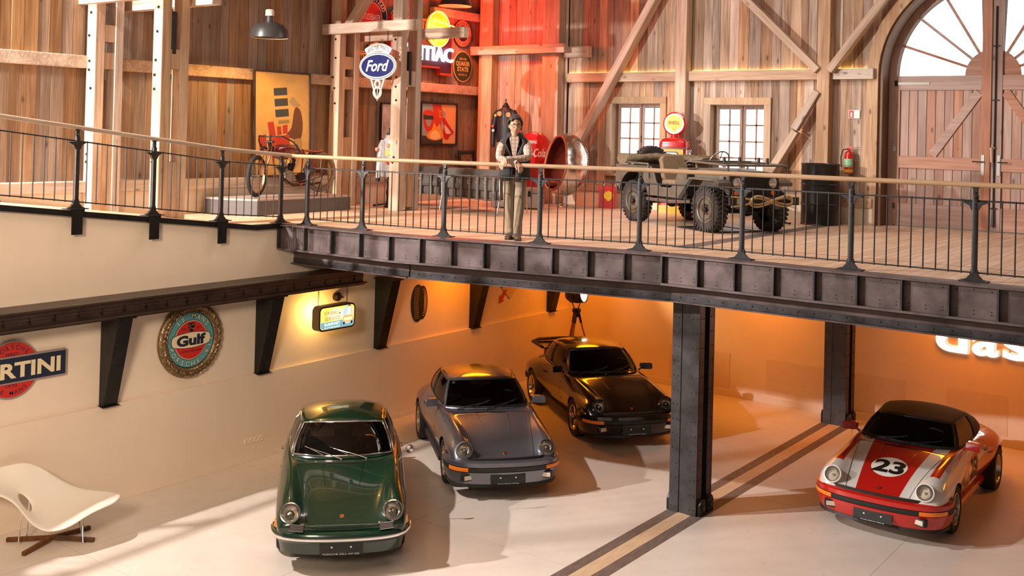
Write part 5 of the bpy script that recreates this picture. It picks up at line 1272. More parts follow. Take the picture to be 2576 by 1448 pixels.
# ---- pictures
def framed(name, label, loc, w_, h_, rot, depth=.03, fw=.03, fm=BLACK, cat='picture'):
    t = thing(name, label, cat, loc, rot)
    for a, b_, c, d in ((-w_/2, w_/2, h_/2-fw, h_/2), (-w_/2, w_/2, -h_/2, -h_/2+fw), (-w_/2, -w_/2+fw, -h_/2+fw, h_/2-fw), (w_/2-fw, w_/2, -h_/2+fw, h_/2-fw)):
        q = MB(); q.box2((a, c, 0), (b_, d, depth)); q.build('frame', fm, t, bevel=.004)
    return t
def blob(pts, sub=5): return [(v.x, v.y) for v in crom([(x, y, 0) for x, y in pts], sub, True)]
t = framed('film_poster', 'tall framed yellow poster with red and dark blocks leaning behind the motorcycle', (-15.27, 13.27, 5.228), 1.38, 1.98, (R(90-2), 0, R(90)), .04, .035, mat('dark brown frame', (.05, .025, .015), .4))
PAPER = mat('aged yellow paper', (.80, .47, .14), .6, var=.10, scale=3.)
layer(t, 'paper', PAPER, [(-.655, -.955), (.655, -.955), (.655, .955), (-.655, .955)], .012, .002)
for k in range(3): layer(t, 'dark_block', flat('slate print', (.07, .075, .075)), [(-.22+.02*k, .66-.20*k), (.10+.02*k, .69-.20*k), (.115+.02*k, .55-.20*k), (-.205+.02*k, .52-.20*k)], .0145, .001)
layer(t, 'grey_block', flat('brown print', (.40, .26, .10)), [(-.10, .06), (.16, .085), (.165, .02), (-.095, -.005)], .0145, .001)
RB = flat('print red', (.62, .06, .025))
for p in ([(-.36, .02), (-.22, .04), (-.16, -.22), (-.31, -.25)], [(-.14, -.06), (-.04, -.04), (-.02, -.20), (-.12, -.22)], [(.00, -.03), (.12, -.01), (.12, -.17), (.01, -.19)], [(-.56, -.24), (-.40, -.20), (-.36, -.52), (-.54, -.55)], [(-.30, -.28), (.16, -.19), (.18, -.40), (-.27, -.50)]): layer(t, 'red_block', RB, p, .015, .001)
layer(t, 'brown_shape', flat('umber print', (.20, .075, .03)), blob([(.30, .30), (.44, .26), (.50, -.05), (.42, -.32), (.26, -.28), (.10, -.20), (.22, -.06)]), .0148, .001)
layer(t, 'tan_shape', flat('tan print', (.55, .33, .14)), blob([(.28, -.30), (.48, -.30), (.44, -.62), (.30, -.85), (.14, -.80), (.24, -.55)]), .0152, .001)
layer(t, 'hat_shape', flat('hat print', (.50, .34, .16)), blob([(.16, .42), (.26, .52), (.36, .42), (.44, .36), (.30, .33)]), .0150, .001)
t = framed('framed_picture', 'framed picture of large red lips beside a burst of fire', (UX, 17.97, 5.33), 1.27, .97, LEFTWALL, .05, .04)
def pp(l): return [((x-.5)*1.18, (y-.5)*.88) for x, y in l]
layer(t, 'sheet', flat('cool grey print', (.35, .40, .40)), pp([(0, 0), (1, 0), (1, 1), (0, 1)]), .02, .002)
layer(t, 'face_shape', flat('peach print', (.86, .42, .16)), pp([(.62, 0), (1, 0), (1, 1), (.56, 1), (.60, .85), (.70, .78), (.66, .6), (.60, .45), (.62, .2)]), .0225, .001)
layer(t, 'dark_floor', flat('dusk print', (.06, .05, .05)), pp([(0, 0), (.62, 0), (.62, .16), (0, .2)]), .0225, .001)
layer(t, 'red_machine', flat('toy red', (.65, .05, .025)), pp([(.30, 1), (.55, 1), (.62, .70), (.55, .45), (.40, .42), (.34, .72)]), .0235, .001)
layer(t, 'red_ring', flat('toy red', (.65, .05, .025)), pp(blob([(.05, .78), (.25, .84), (.36, .70), (.33, .40), (.20, .28), (.08, .45)])), .023, .001)
layer(t, 'ring_hole', flat('cool grey print', (.35, .40, .40)), pp(blob([(.12, .68), (.24, .72), (.28, .55), (.22, .42), (.14, .50)])), .0240, .001)
layer(t, 'dark_band', flat('dusk print', (.06, .05, .05)), pp([(.05, .72), (.34, .70), (.34, .60), (.06, .60)]), .0245, .001)
layer(t, 'fire_outer', flat('flame orange', (.95, .38, .04)), pp(blob([(.16, .16), (.22, .30), (.30, .36), (.36, .52), (.44, .42), (.52, .50), (.56, .34), (.62, .24), (.58, .12), (.36, .08)])), .0250, .001)
layer(t, 'fire_core', flat('flame yellow', (1., .75, .30)), pp(blob([(.24, .16), (.30, .28), (.40, .34), (.50, .28), (.54, .16), (.40, .10)])), .0260, .001)
layer(t, 'lips', flat('lip red', (.60, .02, .02)), pp(blob([(.60, .62), (.66, .66), (.74, .55), (.86, .40), (.94, .28), (.84, .20), (.76, .10), (.66, .14), (.62, .30), (.64, .45)])), .0255, .001)
layer(t, 'teeth', flat('tooth white', (.80, .70, .60)), pp(blob([(.66, .48), (.74, .42), (.86, .28), (.78, .25), (.70, .28)])), .0265, .001)
letters(t, S_YEL, [('Toy', .02, .27, .05, dict(bold=.02)), ('For', .035, .21, .05, dict(bold=.02)), ('Boy', .05, .15, .05, dict(bold=.02))], .0255)
t = framed('framed_picture', 'black framed pale grey picture half hidden by the free post', (UX, 16.55, 5.345), .92, .80, LEFTWALL, .04, .035)
layer(t, 'mount', flat('mount', (.62, .55, .50)), [(-.43, -.37), (.43, -.37), (.43, .37), (-.43, .37)], .012, .002)
m_ = mat('soft grey print', (.45, .46, .47), .5, var=.5, scale=2.); layer(t, 'print', m_, [(-.37, -.32), (.37, -.32), (.37, .29), (-.37, .29)], .015, .002)
t = framed('framed_picture', 'small dark framed photograph leaning on the wall sill below the lips picture', (-15.33, 18.86, 4.488), .60, .50, (R(90-9), 0, R(90)), .03, .05)
layer(t, 'mount', S_BLACK, [(-.27, -.22), (.27, -.22), (.27, .22), (-.27, .22)], .006, .002); layer(t, 'print', mat('sepia print', (.16, .08, .04), .5, var=.8, scale=9.), [(-.2, -.10), (.2, -.10), (.2, .16), (-.2, .16)], .009, .002)
letters(t, S_WHITE, [('Ford', 0, -.19, .05, dict(shear=.3))], .0115)
# ---- safety sign
t = thing('safety_sign', 'small red and white extinguisher sign on the boards beside the gate', 'sign', (-6.60, YW-.05, 5.67), BACKWALL)
layer(t, 'plate', S_WHITE, rrect(.21, .155, .006, 2), 0, .004); layer(t, 'red_field', S_RED, [(-.098, -.07), (-.005, -.07), (-.005, .07), (-.098, .07)], .004, .001)
layer(t, 'pictogram', S_WHITE, [(-.065, -.05), (-.035, -.05), (-.035, .02), (-.045, .04), (-.055, .04), (-.065, .02)], .005, .001)
# ---- wall sockets
SOCK = mat('cream socket plastic', (.82, .68, .52), .4)
for i in range(4):
    t = thing('wall_socket', 'round cream wall socket in the row behind the green car', 'socket', (-12.88, 10.655+.0935*i, .32), LEFTWALL, 'row of wall sockets')
    q = MB(); q.lathe([(.044, 0), (.044, .008), (.038, .012), (.028, .012), (.026, .004), (0, .004)], (0, 0, 0), (0, 0, 1), 24); q.build('cover', SOCK, t, smooth=30)
    q = MB(); q.cyl((-.01, 0, .004), (-.01, 0, .0055), .003, n=6); q.cyl((.01, 0, .004), (.01, 0, .0055), .003, n=6); q.build('contact_hole', BLACK, t)
# ---- pendant lamps
def pendant(label, loc, r=.34, e=60):
    t = thing('pendant_lamp', label, 'lamp', loc)
    q = MB(); q.lathe([(.0, .36), (.055, .36), (.06, .26), (.13, .25), (.24, .21), (.31, .12), (r, .0), (r+.004, -.02), (r-.004, -.02), (r-.03, .02), (.29, .11), (.22, .19), (.1, .23), (0, .235)], (0, 0, 0), (0, 0, 1), 36)
    q.cur = 0; sh = q.build('lamp_shade', mat('grey enamel shade', (.035, .032, .03), .35), t, smooth=40)
    q = MB(); q.lathe([(r-.012, -.012), (.28, .10), (.21, .18), (.08, .225), (0, .23)], (0, 0, 0), (0, 0, 1), 36); q.build('shade_lining', mat('warm white lining', (.75, .55, .32), .5), sh, smooth=60)
    q = MB(); q.lathe([(.075, .36), (.075, .45), (.06, .47), (0, .47)], (0, 0, 0), (0, 0, 1), 20); q.build('lamp_cap', mat('pale ceramic', (.72, .58, .44), .5), t, smooth=40)
    q = MB(); q.cyl((0, 0, .46), (0, 0, 9.3-loc[2]), .008, n=6); q.build('cord', BLACK, t)
    q = MB(); q.sphere((0, 0, .12), .05); q.build('bulb', mat('lit bulb', (1, .8, .4), .4, emis=(1., .6, .2), estr=12.), t, smooth=90)
    lamp('pendant_light', 'SPOT', (loc[0], loc[1], loc[2]+.03), e, (1.0, .55, .16), target=(loc[0], loc[1], 0), spot_size=R(150), spot_blend=.35, shadow_soft_size=.05)
    return t
pendant('dark dome pendant lamp above the film poster', (-14.1, 11.92, 6.70), .335, 110)
pendant('dark dome pendant lamp hanging above the neon sign', (-14.5, 17.32, 7.87), .36, 110)
# ================================================================== JEEP
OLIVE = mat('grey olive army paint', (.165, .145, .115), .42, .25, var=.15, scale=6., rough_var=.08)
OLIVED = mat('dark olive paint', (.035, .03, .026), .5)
CANV = mat('olive canvas', (.20, .155, .095), .9, var=.3, scale=12., bump=.5); SEATC = mat('brown seat canvas', (.25, .165, .095), .85, var=.15, scale=10.)
MUDT = mat('worn tyre rubber', (.05, .042, .04), .75, var=.2, scale=12.)
def jeep():
    t = thing('army_car', 'grey olive open army car with folded windscreen and rope on its bumper', 'army car', (-7.36, 16.24, ZF), (0, 0, R(-27)))
    WB = -2.15; TR_ = .62; RT = .365
    Mxz = lambda y0, s=1: Matrix(((1, 0, 0, 0), (0, 0, s, y0), (0, 1, 0, 0), (0, 0, 0, 1)))
    # wheels with bar tread
    def tyre_mesh():
        mb = MB(); h = .085
        mb.lathe([(.215, -h), (.30, -h*1.12), (RT-.025, -h), (RT-.012, -h*.6), (RT-.012, h*.6), (RT-.025, h), (.30, h*1.12), (.215, h)], (0, 0, 0), (0, 1, 0), 48)
        return mb.mesh('tyre', MUDT, smooth=40)
    def lug_mesh():
        mb = MB()
        for i in range(30):
            for s in (-1, 1):
                a = 2*pi*(i+(.5 if s > 0 else 0))/30; c, s_ = cos(a), sin(a)
                M_ = Matrix(((c, 0, s_, 0), (0, 1, 0, 0), (-s_, 0, c, 0), (0, 0, 0, 1)))
                q = MB(); q.box((0, s*.048, RT-.004), (.036, .092, .030), (0, 0, s*.35)); q.box((0, s*.096, RT-.035), (.034, .014, .06)); q.xform(M_); mb.add(q.v, q.f)
        return mb.mesh('tread_lug', MUDT)
    TM, LM = tyre_mesh(), lug_mesh()
    def rim_mesh():
        mb = MB(); mb.lathe([(.222, .085), (.215, .095), (.20, .088), (.19, .055), (.165, .05), (.15, .075), (.10, .085), (.075, .06), (.06, .06), (0, .06)], (0, 0, 0), (0, 1, 0), 36); return mb.mesh('rim', OLIVE, smooth=35)
    RM = rim_mesh()
    hb = MB(); hb.lathe([(.045, .05), (.045, .12), (.03, .13), (0, .13)], (0, 0, 0), (0, 1, 0), 14)
    for k in range(6): hb.cyl((.075*cos(k*pi/3), .055, .075*sin(k*pi/3)), (.075*cos(k*pi/3), .085, .075*sin(k*pi/3)), .010, n=6)
    HM = hb.mesh('hub', mat('rusty hub', (.06, .035, .025), .5, .5), smooth=35)
    def wheel(x, y, z, s, rot=(0, 0, 0)):
        w_ = bpy.data.objects.new('wheel', None); C.objects.link(w_); w_.parent = t; w_.location = (x, y, z); w_.rotation_euler = rot if rot != (0, 0, 0) else (0, 0, 0 if s > 0 else pi)
        inst(TM, 'tyre', w_); inst(LM, 'tread_lug', w_)['kind'] = 'stuff'; inst(RM, 'rim', w_); inst(HM, 'hub', w_); return w_
    for x in (0, WB):
        for s in (-1, 1): wheel(x, s*TR_, RT, s)
    wheel(WB-.72, .15, .98, 1, (R(0), 0, R(90)))
    # tub sides
    arch = [(WB+.47*cos(a), .44+.47*sin(a)) for a in [R(10)+R(160)*i/14 for i in range(15)]]
    side = [(-.52, .50), (-.52, 1.00), (-.70, 1.02), (-.76, .97), (-.86, .74), (-.98, .665), (-1.28, .665), (-1.42, .74), (-1.52, .95), (-1.60, 1.01), (-2.74, 1.01), (-2.74, .60), (-2.64, .60), (-2.60, .53)]+arch[::-1][1:-1]+[(-1.66, .50)]
    for s in (-1, 1):
        mb = MB(); mb.prism(side, .03, Mxz(s*.70-.015)); mb.build('side_panel', OLIVE, t, bevel=.006)
        mb = MB(); n = 14
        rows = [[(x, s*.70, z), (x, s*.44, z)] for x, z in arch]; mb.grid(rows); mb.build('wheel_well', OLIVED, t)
        # front fender: flat top, sloping back edge
        fe = [(.40, .76), (.40, .82), (.30, .865), (-.40, .875), (-.76, .50), (-.70, .50), (-.38, .845), (.28, .835), (.36, .80)]
        mb = MB(); mb.prism(fe, .27, Mxz(s*.49 if s > 0 else -.76)); mb.build('fender', OLIVE, t, bevel=.008)
        fi = [(.36, .80), (-.38, .845), (-.56, .66), (-.52, .60), (-.36, .62), (-.25, .72), (.20, .72), (.30, .62), (.36, .62)]
        mb = MB(); mb.prism(fi, .02, Mxz(s*.50-.01)); mb.build('fender_apron', OLIVE, t)
        fl = [(-.40, .86), (-.76, .50), (-.60, .50), (-.30, .84)]
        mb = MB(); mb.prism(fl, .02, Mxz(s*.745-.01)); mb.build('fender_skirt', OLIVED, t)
        mb = MB(); mb.tube([(-.45, s*.66, .47), (-1.0, s*.68, .43), (-1.75, s*.66, .43)], .035, 10); mb.build('side_tube', mat('dull grey steel', (.22, .20, .19), .4, .7), t, smooth=60)
        mb = MB(); mb.tube([(-2.74, s*.72, .96), (-2.80, s*.75, .96), (-2.86, s*.70, .97)], .015, 8); mb.build('lift_handle', STEEL, t, smooth=60)
        mb = MB(); mb.tube([(-1.62, s*.73, .80), (-1.62, s*.745, 1.05), (-2.5, s*.74, 1.06)], .018, 8); mb.build('hood_bow', OLIVE, t, smooth=60)
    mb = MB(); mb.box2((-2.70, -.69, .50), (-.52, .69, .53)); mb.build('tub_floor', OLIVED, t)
    mb = MB(); mb.box2((-2.745, -.70, .52), (-2.715, .70, 1.01)); mb.build('tail_panel', OLIVE, t)
    mb = MB(); mb.box2((-.55, -.69, .55), (-.51, .69, 1.0)); mb.build('firewall', OLIVED, t)
    ck = [(-.50, -.70), (-.50, .70), (-.78, .70), (-.78, -.70)]
    mb = MB(); mb.prism(ck, .03, z0=.985); mb.build('cowl', OLIVE, t, bevel=.01)
    mb = MB(); mb.box2((-.80, -.62, .80), (-.77, .62, .985)); mb.build('dashboard', OLIVED, t)
    # bonnet: curved cross section, tapering forward
    rows = []
    for x, w_, z in ((-.52, .56, 1.02), (-.2, .53, 1.015), (.1, .50, 1.0), (.33, .47, .985)):
        rows.append([(x, -w_, .70), (x, -w_, z-.09), (x, -w_*.93, z-.025), (x, -w_*.75, z), (x, 0, z+.015), (x, w_*.75, z), (x, w_*.93, z-.025), (x, w_, z-.09), (x, w_, .70)])
    mb = MB(); mb.grid(rows); mb.build('bonnet', OLIVE, t, smooth=40)
    for s in (-1, 1):
        mb = MB(); mb.box((.22, s*.505, .86), (.03, .02, .10)); mb.build('bonnet_catch', OLIVED, t)
    # grille with nine slots
    gp = [(-.48, .50), (.48, .50), (.50, .60), (.50, .93), (.46, .985), (-.46, .985), (-.50, .93), (-.50, .60)]
    Mg = Matrix(((0, 0, 1, .33), (1, 0, 0, 0), (0, 1, 0, 0), (0, 0, 0, 1)))
    mb = MB(); mb.prism(gp, .03, Mg); gr = mb.build('grille', OLIVED, t, bevel=.008)
    for k in range(9):
        mb = MB(); mb.prism(rrect(.030, .36, .014, 3, (k-4)*.058, .72), .003, Matrix.Translation((.03, 0, 0)) @ Mg); mb.build('slot', BLACK, gr)
    for s in (-1, 1):
        mb = MB(); mb.lathe([(.088, 0), (.088, .012), (.074, .020), (.05, .034), (0, .040)], (.36, s*.365, .82), (1, 0, 0), 24); hl = mb.build('headlight', LENS, t, smooth=50)
        mb = MB(); mb.lathe([(.092, 0), (.092, .016), (.078, .018)], (.36, s*.365, .82), (1, 0, 0), 24); mb.build('lamp_ring', OLIVE, hl, smooth=50)
        mb = MB(); mb.lathe([(.038, 0), (.038, .02), (.02, .03), (0, .032)], (.36, s*.375, .655), (1, 0, 0), 18); mb.build('indicator', AMBER, t, smooth=50)
    # bumper, rope, chassis
    mb = MB(); mb.box2((.58, -.70, .47), (.63, .70, .60)); bu = mb.build('bumper', OLIVED, t, bevel=.006)
    mb = MB(); mb.box((.634, -.50, .535), (.006, .14, .09)); mb.build('bumper_plate', mat('pale plate', (.5, .48, .44), .5), bu)
    for s in (-1, 1): mb = MB(); mb.box2((-2.7, s*.36-.03, .40), (.60, s*.36+.03, .49)); mb.build('chassis_rail', OLIVED, t)
    for x in (0, WB): mb = MB(); mb.cyl((x, -.55, RT), (x, .55, RT), .045, n=10); mb.sphere((x, .15, RT), .12); mb.build('axle', OLIVED, t, smooth=60)
    mb = MB(); mb.tube([(.05, -.45, .33), (.25, 0, .33), (.05, .45, .33)], .02, 8); mb.box2((-.7, -.3, .34), (-.1, .3, .52)); mb.build('engine_sump', OLIVED, t)
    ROPE = mat('hemp rope', (.58, .40, .21), .9, bump=.6, scale=70.)
    for ph in range(3):
        q = MB(); pts = []
        for i in range(49):
            a = 2*pi*i/48; y = .10+.42*cos(a); z = .54+.085*sin(2*a)*(1 if ph % 2 else .8)+.02*ph-.02; x = .655+.012*ph+.012*cos(3*a+ph); pts.append((x, y, z))
        q.tube(pts[:-1], .0135, 6, closed=True); q.build('rope', ROPE, t, smooth=60)
    for k in (-1, 1): q = MB(); q.tube([(.66, -.32, .54+k*.03), (.665, -.52, .60 if k > 0 else .47), (.64, -.68, .615 if k > 0 else .455)], .0135, 6); q.build('rope', ROPE, t, smooth=60)
    # folded windscreen lying on the bonnet
    q = MB(); q.tube([(-.62, -.62, .98), (-.62, -.66, 1.10), (-.55, -.66, 1.135), (.42, -.60, 1.10)], .018, 8); q.tube([(-.62, .62, .98), (-.62, .66, 1.10), (-.55, .66, 1.135), (.42, .60, 1.10)], .018, 8); q.tube([(.42, -.62, 1.10), (.42, .62, 1.10)], .018, 8); q.tube([(-.55, -.66, 1.135), (-.55, .66, 1.135)], .018, 8); q.tube([(-.06, -.63, 1.12), (-.06, .63, 1.12)], .014, 8); ws = q.build('windscreen_frame', OLIVE, t, smooth=60)
    q = MB(); q.box((.18, 0, 1.108), (.44, 1.18, .006), (0, R(2), 0)); q.build('windscreen_glass', glassmat('clear pane', (.8, .8, .78)), ws)
    for x, y in ((-.35, .25), (-.1, .45), (.3, .30), (-.25, -.15)): q = MB(); q.cyl((x, y, 1.12), (x, y, 1.22), .030, .024, n=10); q.build('wiper_motor', OLIVED, ws, smooth=50)
    for s in (-1, 1): q = MB(); q.tube([(.40, s*.58, 1.09), (.44, s*.60, 1.02), (.38, s*.52, .99)], .010, 6); q.build('frame_rest', OLIVED, ws)
    # steering wheel
    wc = Vector((-1.02, .33, 1.12)); wa = Vector((.86, 0, -.5)).normalized(); q = MB(); rg = q.ring(wc, wa, .205, 28); q.tube(rg, .013, 8, closed=True); q.cyl(wc, wc+wa*.35, .018, n=8); q.cyl(wc-wa*.01, wc+wa*.03, .035, n=12)
    for k in (0, 9, 19): q.cyl(wc, rg[k], .008, n=6)
    q.build('steering_wheel', mat('chrome worn', (.5, .47, .43), .3, 1.), t, smooth=50)
    # seats
    for y in (-.36, .36):
        q = MB(); q.prism(rrect(.50, .46, .10, 6, 0, .0), .10, Matrix(((.24, 0, .97, -1.50), (0, 1, 0, y), (.97 if False else 0, 0, -.24, .98), (0, 0, 0, 1))) if False else Matrix(((0, -.24, .97, -1.46), (1, 0, 0, y), (0, .97, .24, .97), (0, 0, 0, 1)))); q.build('seat_back', SEATC, t, smooth=40, bevel=.02)
        q = MB(); q.box((-1.20, y, .74), (.46, .46, .10)); q.build('seat_cushion', SEATC, t, bevel=.03)
    # folded canvas top: crumpled roll across the tub and rear
    rows = []; rr = random.Random(3)
    for i in range(25):
        f = i/24; y = -.78+1.56*f
        rows.append([(-2.42+(.17+.03*rr.uniform(-1, 1))*cos(a)+.03*sin(9*f), y, 1.13+(.095+.02*rr.uniform(-1, 1))*sin(a)-.03*abs(f-.5)) for a in [2*pi*k/12 for k in range(12)]])
    q = MB(); q.grid(rows, closed=True); q.add(rows[0], [tuple(range(12))]); q.add(rows[-1], [tuple(range(11, -1, -1))]); q.build('folded_canvas_top', CANV, t, smooth=60, sub=1)
    rows = []
    for i in range(15):
        f = i/14; x = -2.35+1.25*f
        rows.append([(x, .20+.32*cos(a)*(1-.35*f)+.02*sin(8*f), 1.09+.10*(1-f*.5)*sin(a)+.015*rr.uniform(-1, 1)+.05*f) for a in [2*pi*k/10 for k in range(10)]])
    q = MB(); q.grid(rows, closed=True); q.add(rows[0], [tuple(range(10))]); q.add(rows[-1], [tuple(range(9, -1, -1))]); q.build('canvas_roll', CANV, t, smooth=60, sub=1)
    return t
jeep()
# drip tray under the jeep
t = thing('drip_tray', 'flat dark metal drip tray on the boards under the army car', 'tray', (-7.75, 16.2, ZF), (0, 0, R(-27)))
q = MB(); q.box((0, 0, .004), (1.0, .9, .006)); q.build('sheet', mat('tray steel', (.25, .23, .22), .35, .8), t); q = MB()
for a, b_, c, d in ((-.5, .5, -.45, -.44), (-.5, .5, .44, .45), (-.5, -.49, -.45, .45), (.49, .5, -.45, .45)): q.box2((a, c, 0), (b_, d, .02))
q.build('rim', STEEL, t)
# ================================================================== MOTORCYCLE ON ITS PLINTH
t = thing('display_plinth', 'low grey board-track plinth under the motorcycle', 'plinth', (-14.85, 12.9, ZF))
PLG = mat('dark grey lacquer', (.10, .085, .08), .5, var=.1, scale=4.)
PLT = mat('plinth top grey', (.42, .34, .29), .45, var=.08, scale=3.)
pl = [(-.50, -1.28), (.08, -1.20), (.52, -.95), (.50, 1.30), (-.50, 1.30)]
q = MB(); q.prism(pl, .25); q.build('plinth_body', PLG, t); q = MB(); q.prism([(x*1.01, y*1.005) for x, y in pl], .03, z0=.25); q.build('plinth_top', PLT, t)
PT = ZF+.28
MAROON = mat('maroon tank paint', (.13, .008, .010), .22, coat=1.); FRED = mat('red frame paint', (.22, .025, .015), .35, coat=.5); LEATH = mat('tan leather saddle', (.32, .07, .02), .5, bump=.2, scale=40.)
IRON = mat('oily iron', (.045, .035, .03), .4, .8); ALU = mat('dull aluminium', (.42, .36, .30), .35, .9, var=.2, scale=20.); OLDT = mat('aged tyre', (.20, .16, .125), .8, var=.2, scale=14.)
m = thing('motorcycle', 'maroon vintage board-track motorcycle with tan saddle', 'motorcycle', (-14.62, 12.16, PT+.012), (0, 0, R(-93)))
def mwheel(x, z, steer, dark):
    w_ = bpy.data.objects.new('wheel', None); C.objects.link(w_); w_.parent = m; w_.location = (x, 0, z); w_.rotation_euler = (0, 0, steer)
    q = MB(); q.lathe([(.335+.038*cos(a), .038*sin(a)) for a in [2*pi*i/10 for i in range(10)]], (0, 0, 0), (0, 1, 0), 44, closed=True); q.build('tyre', TYRE if dark else OLDT, w_, smooth=60)
    q = MB(); q.lathe([(.300, -.022), (.292, -.024), (.286, 0), (.292, .024), (.300, .022)], (0, 0, 0), (0, 1, 0), 44, closed=True); q.build('rim', mat('bronze rim', (.35, .20, .08), .35, .8), w_, smooth=60)
    q = MB(); q.lathe([(.0, -.06), (.03, -.06), (.03, -.045), (.02, -.04), (.02, .04), (.03, .045), (.03, .06), (0, .06)], (0, 0, 0), (0, 1, 0), 16); q.build('hub', IRON, w_, smooth=40)
    q = MB()
    for k in range(28):
        a = 2*pi*k/28; b_ = a+(.35 if k % 4 < 2 else -.35); s = .03 if k % 2 else -.03
        q.cyl((.03*cos(b_), s, .03*sin(b_)), (.288*cos(a), 0, .288*sin(a)), .0022, n=4, caps=False)
    q.build('spoke', mat('brassy spoke', (.5, .32, .14), .35, .9), w_)['kind'] = 'stuff'
    return w_
fwh = mwheel(0, .373, R(28), True); mwheel(-1.42, .43, 0, False)
# frame
def tb(name, pts, r, m_, par=m): q = MB(); q.tube(pts, r, 8); return q.build(name, m_, par, smooth=60)
tb('frame_tube', [(-.30, 0, .90), (-1.02, 0, .80), (-1.42, 0, .45)], .016, FRED); tb('frame_tube', [(-.32, 0, .84), (-.40, 0, .40), (-.55, 0, .22), (-.95, 0, .22), (-1.42, 0, .43)], .016, FRED)
tb('frame_tube', [(-1.02, 0, .80), (-.98, 0, .26)], .014, FRED)
for s in (-1, 1): tb('rear_stay', [(-1.04, s*.03, .76), (-1.40, s*.075, .45)], .012, FRED); tb('chain_stay', [(-.92, s*.04, .25), (-1.42, s*.075, .43)], .012, FRED)
q = MB(); q.cyl((-.245, 0, 1.0), (-.30, 0, .80), .032, n=12); q.build('steering_head', IRON, m, smooth=50)
# fork and bars (turned with the wheel)
fk = bpy.data.objects.new('fork', None); C.objects.link(fk); fk.parent = m; fk.location = (-.27, 0, 0); fk.rotation_euler = (0, 0, R(20))
for s in (-1, 1):
    tb('fork_leg', [(.02, s*.07, .96), (.10, s*.07, .72), (.24, s*.065, .40)], .014, FRED, fk); tb('fork_stay', [(.06, s*.07, .90), (.20, s*.07, .80), (.26, s*.065, .40)], .009, IRON, fk)
    tb('handlebar', [(.0, 0, 1.06), (.02, s*.10, 1.07), (-.02, s*.24, 1.08), (-.20, s*.36, .98), (-.34, s*.38, .84)], .013, BLACK, fk)
    tb('grip', [(-.26, s*.372, .93), (-.38, s*.384, .80)], .020, RUBBER, fk)
q = MB(); q.box((.05, 0, .80), (.14, .13, .05)); q.box((.02, 0, .98), (.07, .17, .03)); q.cyl((.0, 0, .98), (.0, 0, 1.10), .018, n=10); q.build('fork_crown', IRON, fk, bevel=.006)
q = MB(); q.tube([(.09, 0, .86), (.20, 0, .88), (.28, 0, .83)], .02, 8); q.build('leaf_spring', IRON, fk)
# tank
rows = []
for x, w_, z0, z1 in ((-.32, .04, .74, .88), (-.37, .085, .67, .935), (-.55, .105, .655, .955), (-.75, .105, .66, .94), (-.90, .09, .68, .89), (-1.0, .045, .72, .82)):
    rows.append([(x, w_*(1 if abs(cos(a)) > .3 else 1)*cos(a)*1.0, (z0+z1)/2+(z1-z0)/2*sin(a)) for a in [2*pi*k/16 for k in range(16)]])
q = MB(); q.grid(rows, closed=True); q.add(rows[0], [tuple(range(15, -1, -1))]); q.add(rows[-1], [tuple(range(16))]); tk = q.build('tank', MAROON, m, smooth=60, sub=1)
q = MB(); add_text(q, 'Indian', 0, 0, .075, shear=.35, bold=.01, width=.26)
q.xform(Matrix(((-1, 0, 0, -.65), (0, 0, 1, .108), (0, 1, 0, .775), (0, 0, 0, 1)))); o = q.build('tank_script', GOLD, tk); o['kind'] = 'stuff'
q = MB(); q.tube([(-.66+.27*cos(a), .104-.030*abs(cos(a))**3, .808+.085*sin(a)) for a in [2*pi*k/32 for k in range(32)]], .0025, 5, closed=True); q.build('pinstripe', GOLD, tk)
# saddle, engine, chain, stand
q = MB(); rows = []
for x, w_, z in ((-1.00, .03, .85), (-1.08, .05, .845), (-1.20, .10, .825), (-1.32, .14, .82), (-1.41, .12, .845), (-1.44, .05, .85)): rows.append([(x, -w_, z-.015), (x, -w_*.5, z+.005), (x, 0, z-.01), (x, w_*.5, z+.005), (x, w_, z-.015), (x, w_*.5, z-.04), (x, -w_*.5, z-.04)])
q.grid(rows, closed=True); q.build('saddle', LEATH, m, smooth=70, sub=1)
tb('saddle_spring', [(-1.30, .06, .83), (-1.12, .03, .72)], .012, IRON); tb('saddle_spring', [(-1.30, -.06, .83), (-1.12, -.03, .72)], .012, IRON)
q = MB(); q.lathe([(.0, -.06), (.13, -.06), (.145, -.03), (.145, .03), (.13, .06), (0, .06)], (-.66, 0, .34), (0, 1, 0), 24); q.lathe([(.0, .06), (.10, .06), (.09, .10), (0, .105)], (-.66, 0, .34), (0, 1, 0), 24); en = q.build('crankcase', ALU, m, smooth=35)
for ang in (-24, 22):
    d = Vector((sin(R(ang)), 0, cos(R(ang)))); b0 = Vector((-.66, 0, .34))+d*.12; q = MB()
    for k in range(7): q.cyl(b0+d*(.02+.022*k), b0+d*(.031+.022*k), .066, n=16)
    q.cyl(b0, b0+d*.24, .05, .045, n=14); q.build('cylinder', IRON if ang < 0 else ALU, m, smooth=35)
q = MB(); q.lathe([(0, 0), (.05, 0), (.055, .05), (.03, .10), (0, .10)], (-.66, .06, .60), (0, 0, 1), 14); q.build('carburettor', mat('brass', (.6, .33, .10), .3, 1.), m, smooth=50)
q = MB(); q.lathe([(.0, -.05), (.095, -.05), (.095, .05), (0, .05)], (-1.0, 0, .33), (0, 1, 0), 20); q.build('gearbox', IRON, m, smooth=35)
q = MB(); q.tube([(-.72, .10, .42), (-1.0, .10, .41), (-1.42, .09, .49), (-1.47, .09, .43), (-1.42, .09, .37), (-1.0, .10, .25), (-.70, .10, .27)], .008, 6, closed=True); q.lathe([(.058, -.006), (.065, 0), (.058, .006)], (-1.42, .09, .43), (0, 1, 0), 24, closed=True); q.build('drive_chain', IRON, m)
